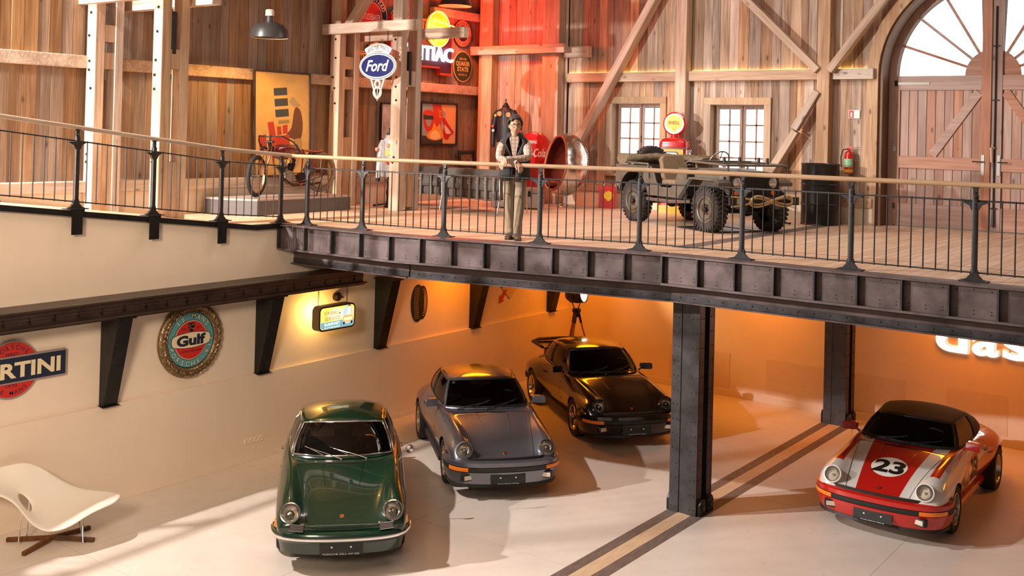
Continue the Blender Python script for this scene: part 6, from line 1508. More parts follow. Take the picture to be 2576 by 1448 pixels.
tb('exhaust_pipe', [(-.55, .08, .50), (-.46, .10, .36), (-.70, .13, .20), (-1.15, .14, .22), (-1.30, .14, .24)], .022, IRON); tb('footrest', [(-.85, .0, .22), (-.85, .20, .22)], .014, FRED)
tb('stand', [(-1.40, -.10, .36), (-1.24, -.14, .0), (-1.24, .14, .0), (-1.40, .10, .36)], .010, IRON)
# ================================================================== OTHER THINGS ON THE MEZZANINE
# ---- riveted egg chair
n_ = Vector((-.40, -.90, .16)).normalized(); EC = Vector((-12.40, 18.55, ZF))
t = thing('egg_chair', 'egg-shaped chair with riveted aluminium shell and red leather inside', 'chair', EC)
a_u = Vector((0, 0, 1)); a_u = (a_u-n_*a_u.dot(n_)).normalized(); a_v = n_.cross(a_u); cen = Vector((0, 0, .88))
def egg(t_, ang, k=1.):
    """t_ from 0 (back pole) to 1 (rim)"""
    ph = t_*R(118); rr = sin(ph)*k; d = -cos(ph)*.52*k
    uu = cos(ang); rad_u = .66 if uu > 0 else .66; sc = .50
    return cen+n_*d+a_u*(rr*uu*(.68 if uu > 0 else .66))+a_v*(rr*sin(ang)*sc*(1.06 if uu < 0 else .94))
ALSH = mat('riveted aluminium shell', (.62, .58, .55), .22, 1., var=.2, scale=5., rough_var=.12); LEA = mat('oxblood leather', (.17, .022, .012), .45, bump=.15, scale=50.)
N = 40
q = MB(); q.grid([[egg(j/12, 2*pi*i/N) for i in range(N)] for j in range(0, 13)], closed=True); q.build('shell', ALSH, t, smooth=80)
q = MB(); q.grid([[egg(j/12, 2*pi*i/N, .95) for i in range(N)] for j in range(0, 13)], closed=True); q.build('lining', LEA, t, smooth=80)
q = MB(); q.tube([egg(1., 2*pi*i/N, .975) for i in range(N)], .028, 8, closed=True); q.build('rim', mat('tan leather piping', (.36, .10, .035), .45), t, smooth=80)
q = MB(); sp_ = [cen+n_*(.05+.10*cos(a))+a_v*(.33*cos(b_))+a_u*(-.40+.09*sin(b_)) for a, b_ in ()]
q.sphere((0, 0, 0), 1, 20, 12); q.xform(Matrix.Translation(cen-a_u*.42+n_*.02) @ Matrix((n_*.30, a_v*.33, a_u*.10)).transposed().to_4x4()); q.build('seat_cushion', LEA, t, smooth=90)
q = MB()
for j in (3, 5, 7, 9, 11):
    for i in range(56):
        p = egg(j/12, 2*pi*i/56); riv(q, p, (p-cen).normalized(), .008)
for i in range(0, 40, 5):
    for j in range(30): p = egg(.1+j*.03, 2*pi*i/40); riv(q, p, (p-cen).normalized(), .007)
q.build('rivet', CHROME, t)['kind'] = 'stuff'
q = MB(); q.cyl((0, 0, .05), (0, 0, .30), .035, n=14); q.build('stem', CHROME, t, smooth=50); q = MB()
for k in range(4): a = k*pi/2+.4; q.beam((0, 0, .06), (.34*cos(a), .34*sin(a), .018), .06, .03)
q.build('star_base', CHROME, t, bevel=.008)
# ---- fuel pump
PRED = mat('pump red', (.50, .012, .012), .2, coat=1.); PYEL = mat('pump yellow', (.80, .40, .01), .25, coat=1.)
t = thing('fuel_pump', 'red and yellow fuel pump with glowing round globe behind the army car', 'fuel pump', (-10.06, 19.02, ZF), (0, 0, R(10)))
q = MB(); q.prism(rrect(.60, .40, .07), .16); q.build('base', PYEL, t, smooth=40)
q = MB(); q.prism(rrect(.56, .38, .08), 1.14, z0=.16); q.build('cabinet', PRED, t, smooth=40)
q = MB(); q.lathe([(.0, 1.52), (.16, 1.51), (.26, 1.47), (.31, 1.40), (.315, 1.30)], (0, 0, 0), (0, 0, 1), 4); 
q = MB(); rows = []
for k, z in ((1., 1.30), (1.02, 1.36), (.98, 1.44), (.86, 1.49), (.6, 1.515), (.2, 1.52)): rows.append([(x*k, y*k, z) for x, y in rrect(.58, .40, .10)])
q.grid(rows, closed=True); q.add(rows[-1], [tuple(range(len(rows[-1])))]); q.build('crown', PRED, t, smooth=60)
q = MB(); q.box((0, -.195, 1.31), (.56, .012, .03)); q.build('chrome_band', CHROME, t)
q = MB(); q.box((0, -.193, 1.06), (.48, .012, .46)); fp = q.build('front_panel', PYEL, t, bevel=.005)
q = MB(); q.prism(rrect(.28, .24, .05), .012, Matrix(((1, 0, 0, 0), (0, 0, -1, -.199), (0, 1, 0, 1.12), (0, 0, 0, 1)))); q.build('dial_bezel', BLACK, fp)
q = MB(); q.prism(rrect(.24, .20, .04), .004, Matrix(((1, 0, 0, 0), (0, 0, -1, -.211), (0, 1, 0, 1.12), (0, 0, 0, 1)))); q.build('dial_face', S_WHITE, fp)
q = MB(); q.tube([(.05*cos(a), -.216, 1.12+.05*sin(a)) for a in [R(120)+R(300)*k/16 for k in range(17)]], .010, 6); q.build('dial_emblem', S_ORANGE, fp)
q = MB(); q.box((0, -.193, .50), (.48, .012, .58)); q.build('lower_panel', PYEL, t, bevel=.005)
q = MB(); q.box((.285, 0, .98), (.02, .26, .60)); q.build('side_panel', mat('pump white', (.75, .72, .68), .3, coat=.6), t, bevel=.006)
q = MB(); q.tube([(.30, -.04, 1.05), (.36, -.06, 1.10), (.37, -.05, .80), (.34, 0, .35), (.33, .02, .15), (.31, .04, .5)], .016, 8); q.build('hose', RUBBER, t, smooth=60)
q = MB(); q.tube([(.33, -.05, 1.02), (.34, -.07, 1.12), (.33, -.06, 1.22), (.33, .02, 1.28)], [.018, .022, .016, .012], 8); q.box((.335, -.03, 1.14), (.03, .05, .14)); q.build('nozzle', CHROME, t, smooth=50)
g = Vector((0, 0, 1.80)); q = MB(); q.cyl((0, 0, 1.51), (0, 0, 1.59), .10, .09, n=16); q.build('globe_collar', PRED, t, smooth=40)
q = MB(); q.lathe([(.205, -.075), (.235, -.06), (.245, 0), (.235, .06), (.205, .075), (0, .075)], g, (0, 1, 0), 40); q.build('globe_ring', PRED, t, smooth=50)
Mg = Matrix(((1, 0, 0, 0), (0, 0, -1, -.076), (0, 1, 0, 1.80), (0, 0, 0, 1)))
q = MB(); q.prism(ell(.205, n=40), .006, Mg); gf = q.build('globe_face', mat('lit globe white', (1, .9, .7), .4, emis=(1, .85, .6), estr=.35), t)
sh = []
for k in range(13):
    a = R(205)-R(230)*k/12; r_ = .168*(1+.06*(1 if k % 2 == 0 else -1)); sh.append((r_*cos(a), .02+r_*sin(a)*.95))
sh = sh+[(.06, -.13), (.05, -.165), (-.05, -.165), (-.06, -.13)]
q = MB(); q.prism(sh, .004, Matrix.Translation((0, -.006, 0)) @ Mg); q.build('shell_emblem', mat('lit globe amber', (1, .5, .05), .4, emis=(1, .42, .03), estr=.28), gf)
q = MB()
for k in range(7): a = R(195)-R(210)*k/6; q.beam((.0, -.0105, 1.80-.13), (.150*cos(a), -.0105, 1.82+.145*sin(a)), .002, .004, upv=(0, 1, 0))
q.xform(Matrix.Translation((0, -.076, 0))); q.build('shell_rib', S_ORANGE, gf)['kind'] = 'stuff'
q = MB(); add_text(q, 'SHELL', 0, -.01, .065, bold=.03, width=.24); q.xform(Matrix.Translation((0, -.0112, 0)) @ Mg); o = q.build('globe_lettering', S_RED, gf); o['kind'] = 'stuff'
# ---- red oil can rack behind the jeep
t = thing('oil_can', 'red metal can with yellow shell mark behind the army car rear wheel', 'can', (-11.62, 19.05, ZF), (0, 0, R(20)))
q = MB(); q.prism(rrect(.36, .24, .02), .46); q.build('body', PRED, t, smooth=40); q = MB(); q.cyl((.10, 0, .46), (.10, 0, .51), .035, n=14); q.tube([(-.10, 0, .46), (-.08, 0, .52), (.02, 0, .52), (.04, 0, .46)], .010, 6); q.build('spout_and_handle', PRED, t, smooth=40)
q = MB(); q.prism([(x*.6, y*.6) for x, y in sh], .003, Matrix(((1, 0, 0, 0.03), (0, 0, -1, -.121), (0, 1, 0, .26), (0, 0, 0, 1)))); q.build('shell_mark', S_YEL, t)
# ---- oil drum
t = thing('oil_drum', 'black steel oil drum below the fire extinguisher', 'drum', (-6.98, 18.86, ZF))
q = MB(); r_ = .335; q.lathe([(0, .02), (r_-.01, .02), (r_, 0), (r_+.012, .01), (r_, .03), (r_, .36), (r_+.014, .375), (r_, .39), (r_, .72), (r_+.014, .735), (r_, .75), (r_, 1.08), (r_+.012, 1.10), (r_, 1.115), (r_-.015, 1.11), (r_-.02, 1.09), (0, 1.09)], (0, 0, 0), (0, 0, 1), 48); q.build('barrel', mat('black drum paint', (.018, .016, .015), .3, .3), t, smooth=40)
q = MB(); q.cyl((.18, 0, 1.09), (.18, 0, 1.105), .035, n=12); q.build('bung', STEEL, t)
# ---- charging cable
t = thing('power_cable', 'looped black cable between army car bumper and oil drum', 'cable', (-7.66, 17.95, ZF))
q = MB(); q.tube([(v.x, v.y, v.z) for v in crom([(.28, .55, .012), (.05, .35, .02), (-.05, .1, .25), (.0, -.05, .52), (.12, .0, .66), (.20, .12, .60), (.10, .1, .40), (-.02, .0, .30), (.10, .10, .12), (.35, .35, .012)], 5)], .013, 8); q.build('lead', RUBBER, t, smooth=80); q = MB(); q.cyl((.0, -.02, .28), (.10, .03, .32), .03, n=10); q.build('plug', BLACK, t)
# ---- fire extinguisher on the boards
t = thing('fire_extinguisher', 'red fire extinguisher with green label hung beside the gate', 'fire extinguisher', (-6.64, 19.38, 4.57))
q = MB(); q.lathe([(0, 0), (.075, 0), (.082, .02), (.082, .34), (.07, .39), (.035, .42), (0, .43)], (0, 0, 0), (0, 0, 1), 28); q.build('cylinder', PRED, t, smooth=50)
q = MB(); q.lathe([(.083, .12), (.083, .27)], (0, 0, 0), (0, 0, 1), 20, a0=R(190), a1=R(350)); q.build('label', mat('extinguisher label', (.25, .5, .28), .5, var=.5, scale=25.), t, smooth=60); q = MB(); q.lathe([(.0835, .02), (.0835, .08)], (0, 0, 0), (0, 0, 1), 20, a0=R(190), a1=R(350)); q.build('band', S_YEL, t, smooth=60)
q = MB(); q.cyl((0, 0, .42), (0, 0, .47), .025, n=12); q.box((.02, -.01, .49), (.14, .025, .02), (0, R(-12), 0)); q.box((.02, -.01, .465), (.10, .02, .015)); q.build('valve', PRED, t); q = MB(); q.tube([(-.02, -.02, .45), (-.10, -.03, .44), (-.14, -.03, .30), (-.13, -.03, .12)], .012, 8); q.build('hose', RUBBER, t, smooth=60)
q = MB(); q.box2((-.03, .08, .1), (.03, .14, .4)); q.build('wall_hook', STEEL, t)
# ---- soda disc sign and cooler
t = thing('cooler', 'red soft drink cooler below the round disc sign', 'cooler', (-13.54, 18.66, ZF))
q = MB(); q.prism(rrect(.62, .40, .03), .74); q.build('cabinet', PRED, t, smooth=40); q = MB(); q.prism(rrect(.64, .42, .03), .05, z0=.74); q.build('lid', PRED, t, smooth=40); q = MB(); q.box((0, -.205, .71), (.60, .01, .02)); q.build('chrome_strip', CHROME, t)
q = MB(); add_text(q, 'Coca-Cola', 0, .52, .10, bold=.01, shear=.3, width=.46); q.xform(Matrix(((1, 0, 0, 0), (0, 0, -1, -.203), (0, 1, 0, 0), (0, 0, 0, 1)))); q.build('lettering', S_WHITE, t)['kind'] = 'stuff'
t = thing('disc_sign', 'large round red button sign with white script lettering', 'sign', (-13.62, 19.10, 4.74), (R(87), 0, 0))
q = MB(); q.lathe([(.47, -.03), (.47, .0), (.455, .012), (.40, .030), (.25, .05), (0, .058)], (0, 0, 0), (0, 0, 1), 56); q.build('disc', PRED, t, smooth=50)
q = MB(); 
def dome(x, y): return .060-.16*(x*x+y*y)+.003
for s, x, y, h, k in (('DRINK', 0, .20, .075, dict(bold=.01, width=.27)), ('Coca-Cola', 0, -.09, .19, dict(shear=.32, bold=.015, width=.72))): add_text(q, s, x, y, h, 0, **k)
q.v = [(x, y, dome(x, y)) for x, y, z in q.v]; q.build('lettering', S_WHITE, t)['kind'] = 'stuff'
# ---- metal trunk
t = thing('metal_trunk', 'pale aluminium travel trunk in front of the egg chair', 'trunk', (-12.80, 17.45, ZF), (0, 0, R(20)))
TRK = mat('scuffed aluminium', (.42, .38, .36), .4, .7, var=.2, scale=6.)
q = MB(); q.box((0, 0, .17), (.98, .56, .30)); q.build('chest', TRK, t, bevel=.015); q = MB(); q.box((0, 0, .375), (.99, .57, .10)); q.build('lid', TRK, t, bevel=.02)
for x in (-.32, .32): q = MB(); q.box((x, -.287, .31), (.06, .014, .11)); q.build('latch', STEELB, t)
for s in (-1, 1): q = MB(); q.tube([(s*.495, -.08, .22), (s*.53, -.06, .22), (s*.53, .06, .22), (s*.495, .08, .22)], .010, 6); q.build('handle', STEELB, t)
# ---- strap-backed sofas
GREYC = mat('charcoal sofa canvas', (.085, .072, .065), .85, var=.15, scale=10., bump=.2); STRAP = mat('grey green webbing', (.16, .14, .11), .8); TUBE = mat('nickel tube', (.55, .50, .46), .25, 1.)
def sofa(label, loc, rot, W, ns):
    t = thing('sofa', label, 'sofa', loc, (0, 0, rot))
    q = MB(); q.box((0, .40, .36), (W-.06, .74, .20)); q.build('seat_cushion', GREYC, t, bevel=.05)
    q = MB(); q.box((0, .10, .62), (W-.08, .18, .42), (R(-10), 0, 0)); q.build('back_cushion', GREYC, t, bevel=.06)
    for z, y in ((.68, -.02), (.27, .02)): q = MB(); q.tube([(-W/2, y, z), (W/2, y, z)], .014, 8); q.build('frame_rail', TUBE, t, smooth=60)
    for s in (-1, 1):
        q = MB(); q.tube([(s*W/2, -.06, 0), (s*W/2, .0, .30), (s*W/2, -.02, .66), (s*W/2, .04, .70), (s*W/2, .70, .56), (s*W/2, .78, .48), (s*W/2, .80, 0)], .015, 8); q.build('side_frame', TUBE, t, smooth=60)
        q = MB(); q.tube([(s*W/2, .02, .27), (s*W/2, .78, .27)], .012, 8); q.build('side_rail', TUBE, t, smooth=60)
    for i in range(ns):
        x = -W/2+W*(i+.6)/(ns+.2)
        q = MB(); q.box2((x-.022, -.045, .25), (x+.022, -.032, .70)); st = q.build('strap', STRAP, t); q = MB(); q.tube([(x-.026, -.05, .55), (x+.026, -.05, .55), (x+.026, -.05, .61), (x-.026, -.05, .61)], .005, 5, closed=True); q.build('buckle', CHROME, st)
    return t
sofa('long charcoal sofa with strapped back turned to the railing', (-12.62, 15.66, ZF), R(-4), 1.50, 7)
sofa('charcoal sofa with strapped back half behind the free post', (-14.15, 15.98, ZF), R(6), 1.30, 5)
# ---- jackets on stands
def jacket(label, loc, rot, h, mat_, patches, stripe=None, base=True, gap=True):
    t = thing('jacket_stand', label, 'jacket on stand', loc, (0, 0, rot)); z0 = h
    q = MB(); rows = []
    for z, a, b_ in ((-.02, .205, .125), (.10, .21, .13), (.30, .215, .13), (.50, .225, .125), (.62, .225, .115), (.70, .19, .10), (.755, .10, .08), (.775, .07, .07)):
        rows.append([(a*cos(x)*(1 if abs(sin(x)) < .5 else .98), b_*sin(x), z0+z) for x in [2*pi*k/20 for k in range(20)]])
    q.grid(rows, closed=True); jk = q.build('jacket_body', mat_, t, smooth=60)
    for s in (-1, 1):
        q = MB(); q.tube([(s*.17, 0, z0+.67), (s*.235, .0, z0+.58), (s*.275, -.01, z0+.38), (s*.285, -.03, z0+.16), (s*.28, -.05, z0-.06)], [.075, .080, .068, .058, .048], 12); sl = q.build('sleeve', mat_, t, smooth=60)
        q = MB(); q.cyl((s*.28, -.05, z0-.06), (s*.279, -.055, z0-.13), .046, .040, n=12); q.build('cuff', S_BLACK, sl, smooth=50)
        if stripe:
            for k, c in enumerate(stripe): q = MB(); q.cyl((s*.277, -.012, z0+.35-.022*k), (s*.278, -.014, z0+.332-.022*k), .0685, n=14, caps=False); q.build('sleeve_band', c, sl, smooth=50)
    q = MB(); q.lathe([(.075, .755), (.085, .80), (.075, .81), (.066, .77)], (0, 0, z0), (0, 0, 1), 18); q.build('collar', mat_, jk, smooth=50); q = MB(); q.box((0, -.122, z0+.33), (.012, .012, .70)); q.build('zip', CHROME, jk)
    for x, z, r_, c in patches: q = MB(); q.cyl((x, -.09, z0+z), (x, -.126, z0+z), r_, n=20); q.build('patch', c, jk)
    q = MB(); q.lathe([(.055, .70), (.055, .84), (.04, .86), (.012, .87), (.012, .92), (.02, .94), (0, .96)], (0, 0, z0), (0, 0, 1), 16); q.build('neck_block', S_BLACK, t, smooth=50)
    q = MB(); q.lathe([(.018, z0+.05), (.018, .55), (.03, .54), (.04, .50), (.025, .46), (.03, .38), (.045, .28), (.03, .18), (.035, .12), (.05, .06), (.05, .04)], (0, 0, 0), (0, 0, 1), 16); q.build('turned_pole', IRON, t, smooth=40)
    q = MB()
    for k in range(4): a = k*pi/2+pi/4; q.beam((0, 0, .06), (.30*cos(a), .30*sin(a), .02), .07, .04)
    q.build('cross_foot', STEELB, t, bevel=.008); return t
SILV = mat('silver nylon', (.46, .47, .48), .35, .3, var=.15, scale=7.); INK = mat('black nylon', (.014, .013, .015), .5)
jacket('silver racing jacket with badges on a turned stand by the free post', (-14.55, 15.44, ZF), R(-8), .62, SILV, [(.10, .60, .045, S_SALM), (.10, .46, .075, S_GOLD), (.12, .28, .055, S_RED), (-.26, .52, .04, S_SALM)], [S_NAVY, S_YEL, S_RED])
t = thing('pedestal', 'dark pedestal under the black jacket stand', 'pedestal', (-14.36, 18.90, ZF)); q = MB(); q.box((0, 0, .20), (.66, .46, .40)); q.build('block', PLG, t, bevel=.01); q = MB(); q.box((0, 0, .41), (.70, .50, .02)); q.build('top', PLG, t)
jacket('black work jacket with orange badges against the red-lit boards', (-14.28, 18.92, ZF+.42), R(12), .92, INK, [(-.10, .62, .055, S_ORANGE), (.12, .60, .055, S_ORANGE), (-.20, .58, .03, S_YEL), (-.26, .34, .028, S_RED), (-.25, .24, .028, S_WHITE)])
# ---- stage lamp on a wooden tripod under the deck
t = thing('tripod_lamp', 'black stage lamp lit on a wooden tripod behind the black car', 'lamp', (-12.02, 18.55, 0))
d = Vector((.88, .10, .14)).normalized(); hc = Vector((0, 0, 1.83)); q = MB(); q.lathe([(0, -.24), (.10, -.23), (.17, -.14), (.185, 0), (.185, .17), (.17, .17)], hc, d, 28); q.build('lamp_head', mat('black lamp housing', (.015, .013, .012), .45), t, smooth=40)
q = MB(); q.lathe([(.165, .15), (.12, .18), (.06, .195), (0, .20)], hc, d, 28); q.build('lamp_lens', mat('lit lamp lens', (1, .9, .7), .3, emis=(1, .75, .42), estr=8.), t, smooth=60)
sdv = d.cross(Vector((0, 0, 1))).normalized()
q = MB(); q.tube([hc+sdv*.19, hc+sdv*.20+Vector((0, 0, -.16)), hc+sdv*.08+Vector((0, 0, -.30)), hc-sdv*.08+Vector((0, 0, -.30)), hc-sdv*.20+Vector((0, 0, -.16)), hc-sdv*.19], .011, 8); q.build('yoke', STEELB, t, smooth=50)
q = MB(); q.cyl((0, 0, 1.46), (0, 0, 1.53), .09, n=18); q.cyl((0, 0, 1.36), (0, 0, 1.46), .05, n=14); q.build('tripod_head', STEELB, t, smooth=40)
for k in range(3):
    a = R(40)+k*2*pi/3; lg = MB(); lg.beam((.05*cos(a), .05*sin(a), 1.42), (.46*cos(a), .46*sin(a), .02), .05, .03); l_ = lg.build('leg', wood('tripod wood', (.30, .12, .05), (.45, .20, .09), 'Z', knots=False), t, bevel=.006); q = MB(); q.beam((.05*cos(a), .05*sin(a), 1.44), (.10*cos(a), .10*sin(a), 1.24), .06, .045); q.build('leg_clamp', STEELB, l_)
lamp('tripod_lamp_light', 'SPOT', hc+d*.24+t.location, 140, (1.0, .55, .2), target=tuple(hc+t.location+d*4), spot_size=R(90), spot_blend=.6, shadow_soft_size=.1)
# ---- organic white lounge chair
ur, vr = Vector((.80, .60, 0)), Vector((.60, -.80, 0)); BC = Vector((-12.20, 7.12, 0))
t = thing('lounge_chair', 'white organic moulded lounge chair on a dark wooden cross foot', 'lounge chair', BC)
cols = [((-12.70, 6.22, .80), (-12.62, 6.20, .79), 0), ((-12.78, 6.45, .87), (-12.50, 6.36, .75), .04), ((-12.765, 6.74, .90), (-12.43, 6.57, .70), .07), ((-12.68, 7.0, .93), (-12.30, 6.71, .58), .12), ((-12.62, 7.17, .84), (-12.05, 6.72, .41), .15), ((-12.55, 7.30, .72), (-11.80, 6.81, .31), .12), ((-12.32, 7.485, .55), (-11.63, 7.03, .37), .05), ((-12.10, 7.64, .53), (-11.66, 7.28, .46), .035), ((-11.90, 7.77, .52), (-11.64, 7.58, .49), .015), ((-11.77, 7.77, .507), (-11.70, 7.70, .50), 0)]
rows = []
for b_, f, dip in cols:
    b_ = Vector(b_)-BC; f = Vector(f)-BC; e = (f-b_).normalized()
    rows.append([b_-e*.015-Vector((0, 0, .025)), b_, b_.lerp(f, .22)-Vector((0, 0, dip*.8)), b_.lerp(f, .5)-Vector((0, 0, dip)), b_.lerp(f, .76)-Vector((0, 0, dip*.6)), f, f+e*.015-Vector((0, 0, .025))])
q = MB(); nn = 7; vs = [p for r_ in rows for p in r_]; fs = []
for j in range(len(rows)-1):
    for i in range(nn-1):
        if j == 3 and i == 3: continue                      # the oval opening
        fs.append((j*nn+i, j*nn+i+1, (j+1)*nn+i+1, (j+1)*nn+i))
q.add(vs, fs); sh_ = q.build('shell', mat('white fibreglass', (.88, .80, .70), .3, spec=.5), t, smooth=180)
so = sh_.modifiers.new('t', 'SOLIDIFY'); so.thickness = .028; so.offset = -1; ss = sh_.modifiers.new('s', 'SUBSURF'); ss.levels = ss.render_levels = 2
WALN = wood('walnut cross', (.10, .04, .018), (.18, .075, .03), 'X', knots=False, rough=.4)
for p_, s in (((-12.62, 6.77), 1), ((-11.81, 7.45), 1), ((-12.05, 6.67), 1), ((-12.22, 7.64), 1)):
    e = Vector((p_[0], p_[1], 0))-BC; q = MB(); q.beam((0, 0, .055), tuple(e+Vector((0, 0, .025))), .05, .05); q.build('cross_foot', WALN, t, bevel=.008)
for (u1, v1, z1), (u2, v2) in (((-.30, .16, .50), (-.34, .16)), ((-.30, -.02, .52), (-.32, -.02)), ((.0, .05, .36), (.0, .0)), ((.36, .12, .40), (.30, -.16)), ((.34, -.06, .44), (.42, .10))):
    q = MB(); q.cyl(ur*u2+vr*v2+Vector((0, 0, .045)), ur*u1+vr*v1+Vector((0, 0, z1)), .008, n=8); q.build('leg_rod', CHROME, t, smooth=60)
# ================================================================== THE MAN AT THE RAILING
man = thing('person', 'man in dark vest and plaid shirt leaning on the oak handrail', 'person', (-9.06, 12.25, ZF), (0, 0, R(33)))
def plaid():
    m = bpy.data.materials.new('plaid shirt'); m.use_nodes = True; nt = m.node_tree; b = nt.nodes['Principled BSDF']; b.inputs['Roughness'].default_value = .85
    tc = nd(nt, 'ShaderNodeTexCoord'); sx = nd(nt, 'ShaderNodeSeparateXYZ'); nt.links.new(tc.outputs['Object'], sx.inputs[0]); col = None
    def stripes(sock, per, wid, off):
        a = nd(nt, 'ShaderNodeMath', operation='MULTIPLY_ADD'); a.inputs[1].default_value = 1/per; a.inputs[2].default_value = off; nt.links.new(sock, a.inputs[0])
        f = nd(nt, 'ShaderNodeMath', operation='FRACT'); nt.links.new(a.outputs[0], f.inputs[0]); l = nd(nt, 'ShaderNodeMath', operation='LESS_THAN'); l.inputs[1].default_value = wid; nt.links.new(f.outputs[0], l.inputs[0]); return l.outputs[0]
    prev = (.78, .68, .58, 1); last = None
    for sock, per, wid, off, c in ((sx.outputs[0], .055, .42, 0, (.34, .13, .07, 1)), (sx.outputs[2], .055, .42, .2, (.42, .17, .08, 1)), (sx.outputs[0], .055, .10, .35, (.05, .03, .03, 1)), (sx.outputs[2], .055, .10, .55, (.06, .035, .03, 1))):
        mx = nd(nt, 'ShaderNodeMix', data_type='RGBA'); mk = nd(nt, 'ShaderNodeMath', operation='MULTIPLY'); mk.inputs[1].default_value = .6; nt.links.new(stripes(sock, per, wid, off), mk.inputs[0]); nt.links.new(mk.outputs[0], mx.inputs[0])
        if last is None: mx.inputs[6].default_value = prev
        else: nt.links.new(last, mx.inputs[6])
        mx.inputs[7].default_value = c; last = mx.outputs[2]
    nt.links.new(last, b.inputs['Base Color']); return m
SKIN = mat('skin', (.62, .34, .22), .5, var=.06, scale=30.); HAIR = mat('greying brown hair', (.055, .035, .025), .6, var=.6, scale=60.); PLAID = plaid()
VEST = mat('charcoal fleece vest', (.035, .032, .032), .9, var=.15, scale=25.); TROU = mat('khaki trousers', (.30, .225, .14), .85, var=.12, scale=9., bump=.25); SHOE = mat('brown suede shoe', (.13, .075, .045), .8)
# body skeleton: (name: position, radius x, radius y)
V = {'pel': ((0, .07, .95), .165, .125), 'sp': ((0, .03, 1.10), .16, .125), 'ch': ((0, -.07, 1.30), .185, .135), 'nb': ((0, -.13, 1.455), .085, .08), 'nt': ((.0, -.175, 1.545), .058, .062), 'hd': ((.0, -.205, 1.62), .055, .06),
     'sr': ((-.165, -.09, 1.405), .085, .085), 'er': ((-.215, -.27, 1.165), .060, .060), 'wr': ((.06, -.425, 1.105), .036, .036), 'sl': ((.165, -.09, 1.405), .085, .085), 'el': ((.215, -.29, 1.185), .060, .060), 'wl': ((-.10, -.455, 1.150), .036, .036),
     'hr': ((-.10, .06, .87), .118, .115), 'kr': ((-.065, .01, .49), .083, .083), 'ar': ((-.045, .05, .10), .058, .058), 'hl': ((.10, .06, .87), .118, .115), 'kl': ((.085, -.03, .49), .083, .083), 'al': ((.055, -.08, .10), .058, .058)}
E_ = [('pel', 'sp'), ('sp', 'ch'), ('ch', 'nb'), ('nb', 'nt'), ('nt', 'hd'), ('ch', 'sr'), ('sr', 'er'), ('er', 'wr'), ('ch', 'sl'), ('sl', 'el'), ('el', 'wl'), ('pel', 'hr'), ('hr', 'kr'), ('kr', 'ar'), ('pel', 'hl'), ('hl', 'kl'), ('kl', 'al')]
names = list(V); me = bpy.data.meshes.new('body'); me.from_pydata([V[k][0] for k in names], [(names.index(a), names.index(b_)) for a, b_ in E_], [])
ob = bpy.data.objects.new('body', me); TMPS.collection.objects.link(ob)
sk = ob.modifiers.new('skin', 'SKIN'); sk.use_smooth_shade = True; sk.branch_smoothing = .4
for i, k in enumerate(names): d = me.skin_vertices[0].data[i]; d.radius = V[k][1:3]; d.use_root = (k == 'pel')
sb = ob.modifiers.new('s', 'SUBSURF'); sb.levels = sb.render_levels = 2
bme = evaluated_mesh(ob); bpy.data.objects.remove(ob)
for mm in (SKIN, PLAID, VEST, TROU): bme.materials.append(mm)
def segd(p, a, b_): a = Vector(a); b_ = Vector(b_); t_ = max(0, min(1, (p-a).dot(b_-a)/(b_-a).length_squared)); return (p-(a+(b_-a)*t_)).length
for f in bme.polygons:
    c = f.center; best = min(E_, key=lambda e: segd(c, V[e[0]][0], V[e[1]][0])-.5*(V[e[0]][1]+V[e[1]][1])*.6); f.use_smooth = True
    if best[0] in ('nb', 'nt'): f.material_index = 0 if c.z > 1.49 else 1
    elif best[0] in ('sr', 'er', 'sl', 'el') or best[1] in ('sr', 'sl') and abs(c.x) > .19: f.material_index = 1
    elif c.z > 1.2 and abs(c.x) > .13: f.material_index = 1
    elif c.z < .93: f.material_index = 3
    else: f.material_index = 2
body = bpy.data.objects.new('body', bme); C.objects.link(body); body.parent = man
def pt(name, mb, m_, par=man, **k): return mb.build(name, m_, par, **k)
# vest: open front shell round the torso, collar, hem
q = MB(); rows = []
for z, rx, ry, y in ((.86, .215, .165, .06), (.93, .215, .168, .06), (1.05, .205, .168, .03), (1.18, .208, .168, -.02), (1.30, .215, .165, -.06), (1.39, .205, .145, -.09), (1.45, .145, .115, -.11), (1.485, .098, .095, -.125)):
    op = R(9) if z < 1.2 else R(9+46*(z-1.2)/.285); rows.append([(rx*cos(a), y+ry*sin(a), z) for a in [R(-90)+op+(2*pi-2*op)*k/28 for k in range(29)]])
q.grid(rows); vo = pt('vest', q, VEST, smooth=70); so = vo.modifiers.new('t', 'SOLIDIFY'); so.thickness = .02; so.offset = 1
q = MB(); q.tube([Vector(r_[0])+Vector((0, -.008, 0)) for r_ in rows], .012, 6); q.tube([Vector(r_[-1])+Vector((0, -.008, 0)) for r_ in rows], .012, 6); pt('vest_edge', q, mat('vest piping', (.10, .08, .07), .9), vo)
q = MB(); q.grid([[(rx*cos(a), -.13+rx*sin(a)*.95-dy, z) for a in [R(-62)+R(304)*k/24 for k in range(25)]] for rx, z, dy in ((.088, 1.47, 0), (.098, 1.535, .005), (.118, 1.52, .008), (.125, 1.475, .0))]); pt('vest_collar', q, VEST, vo, smooth=60)
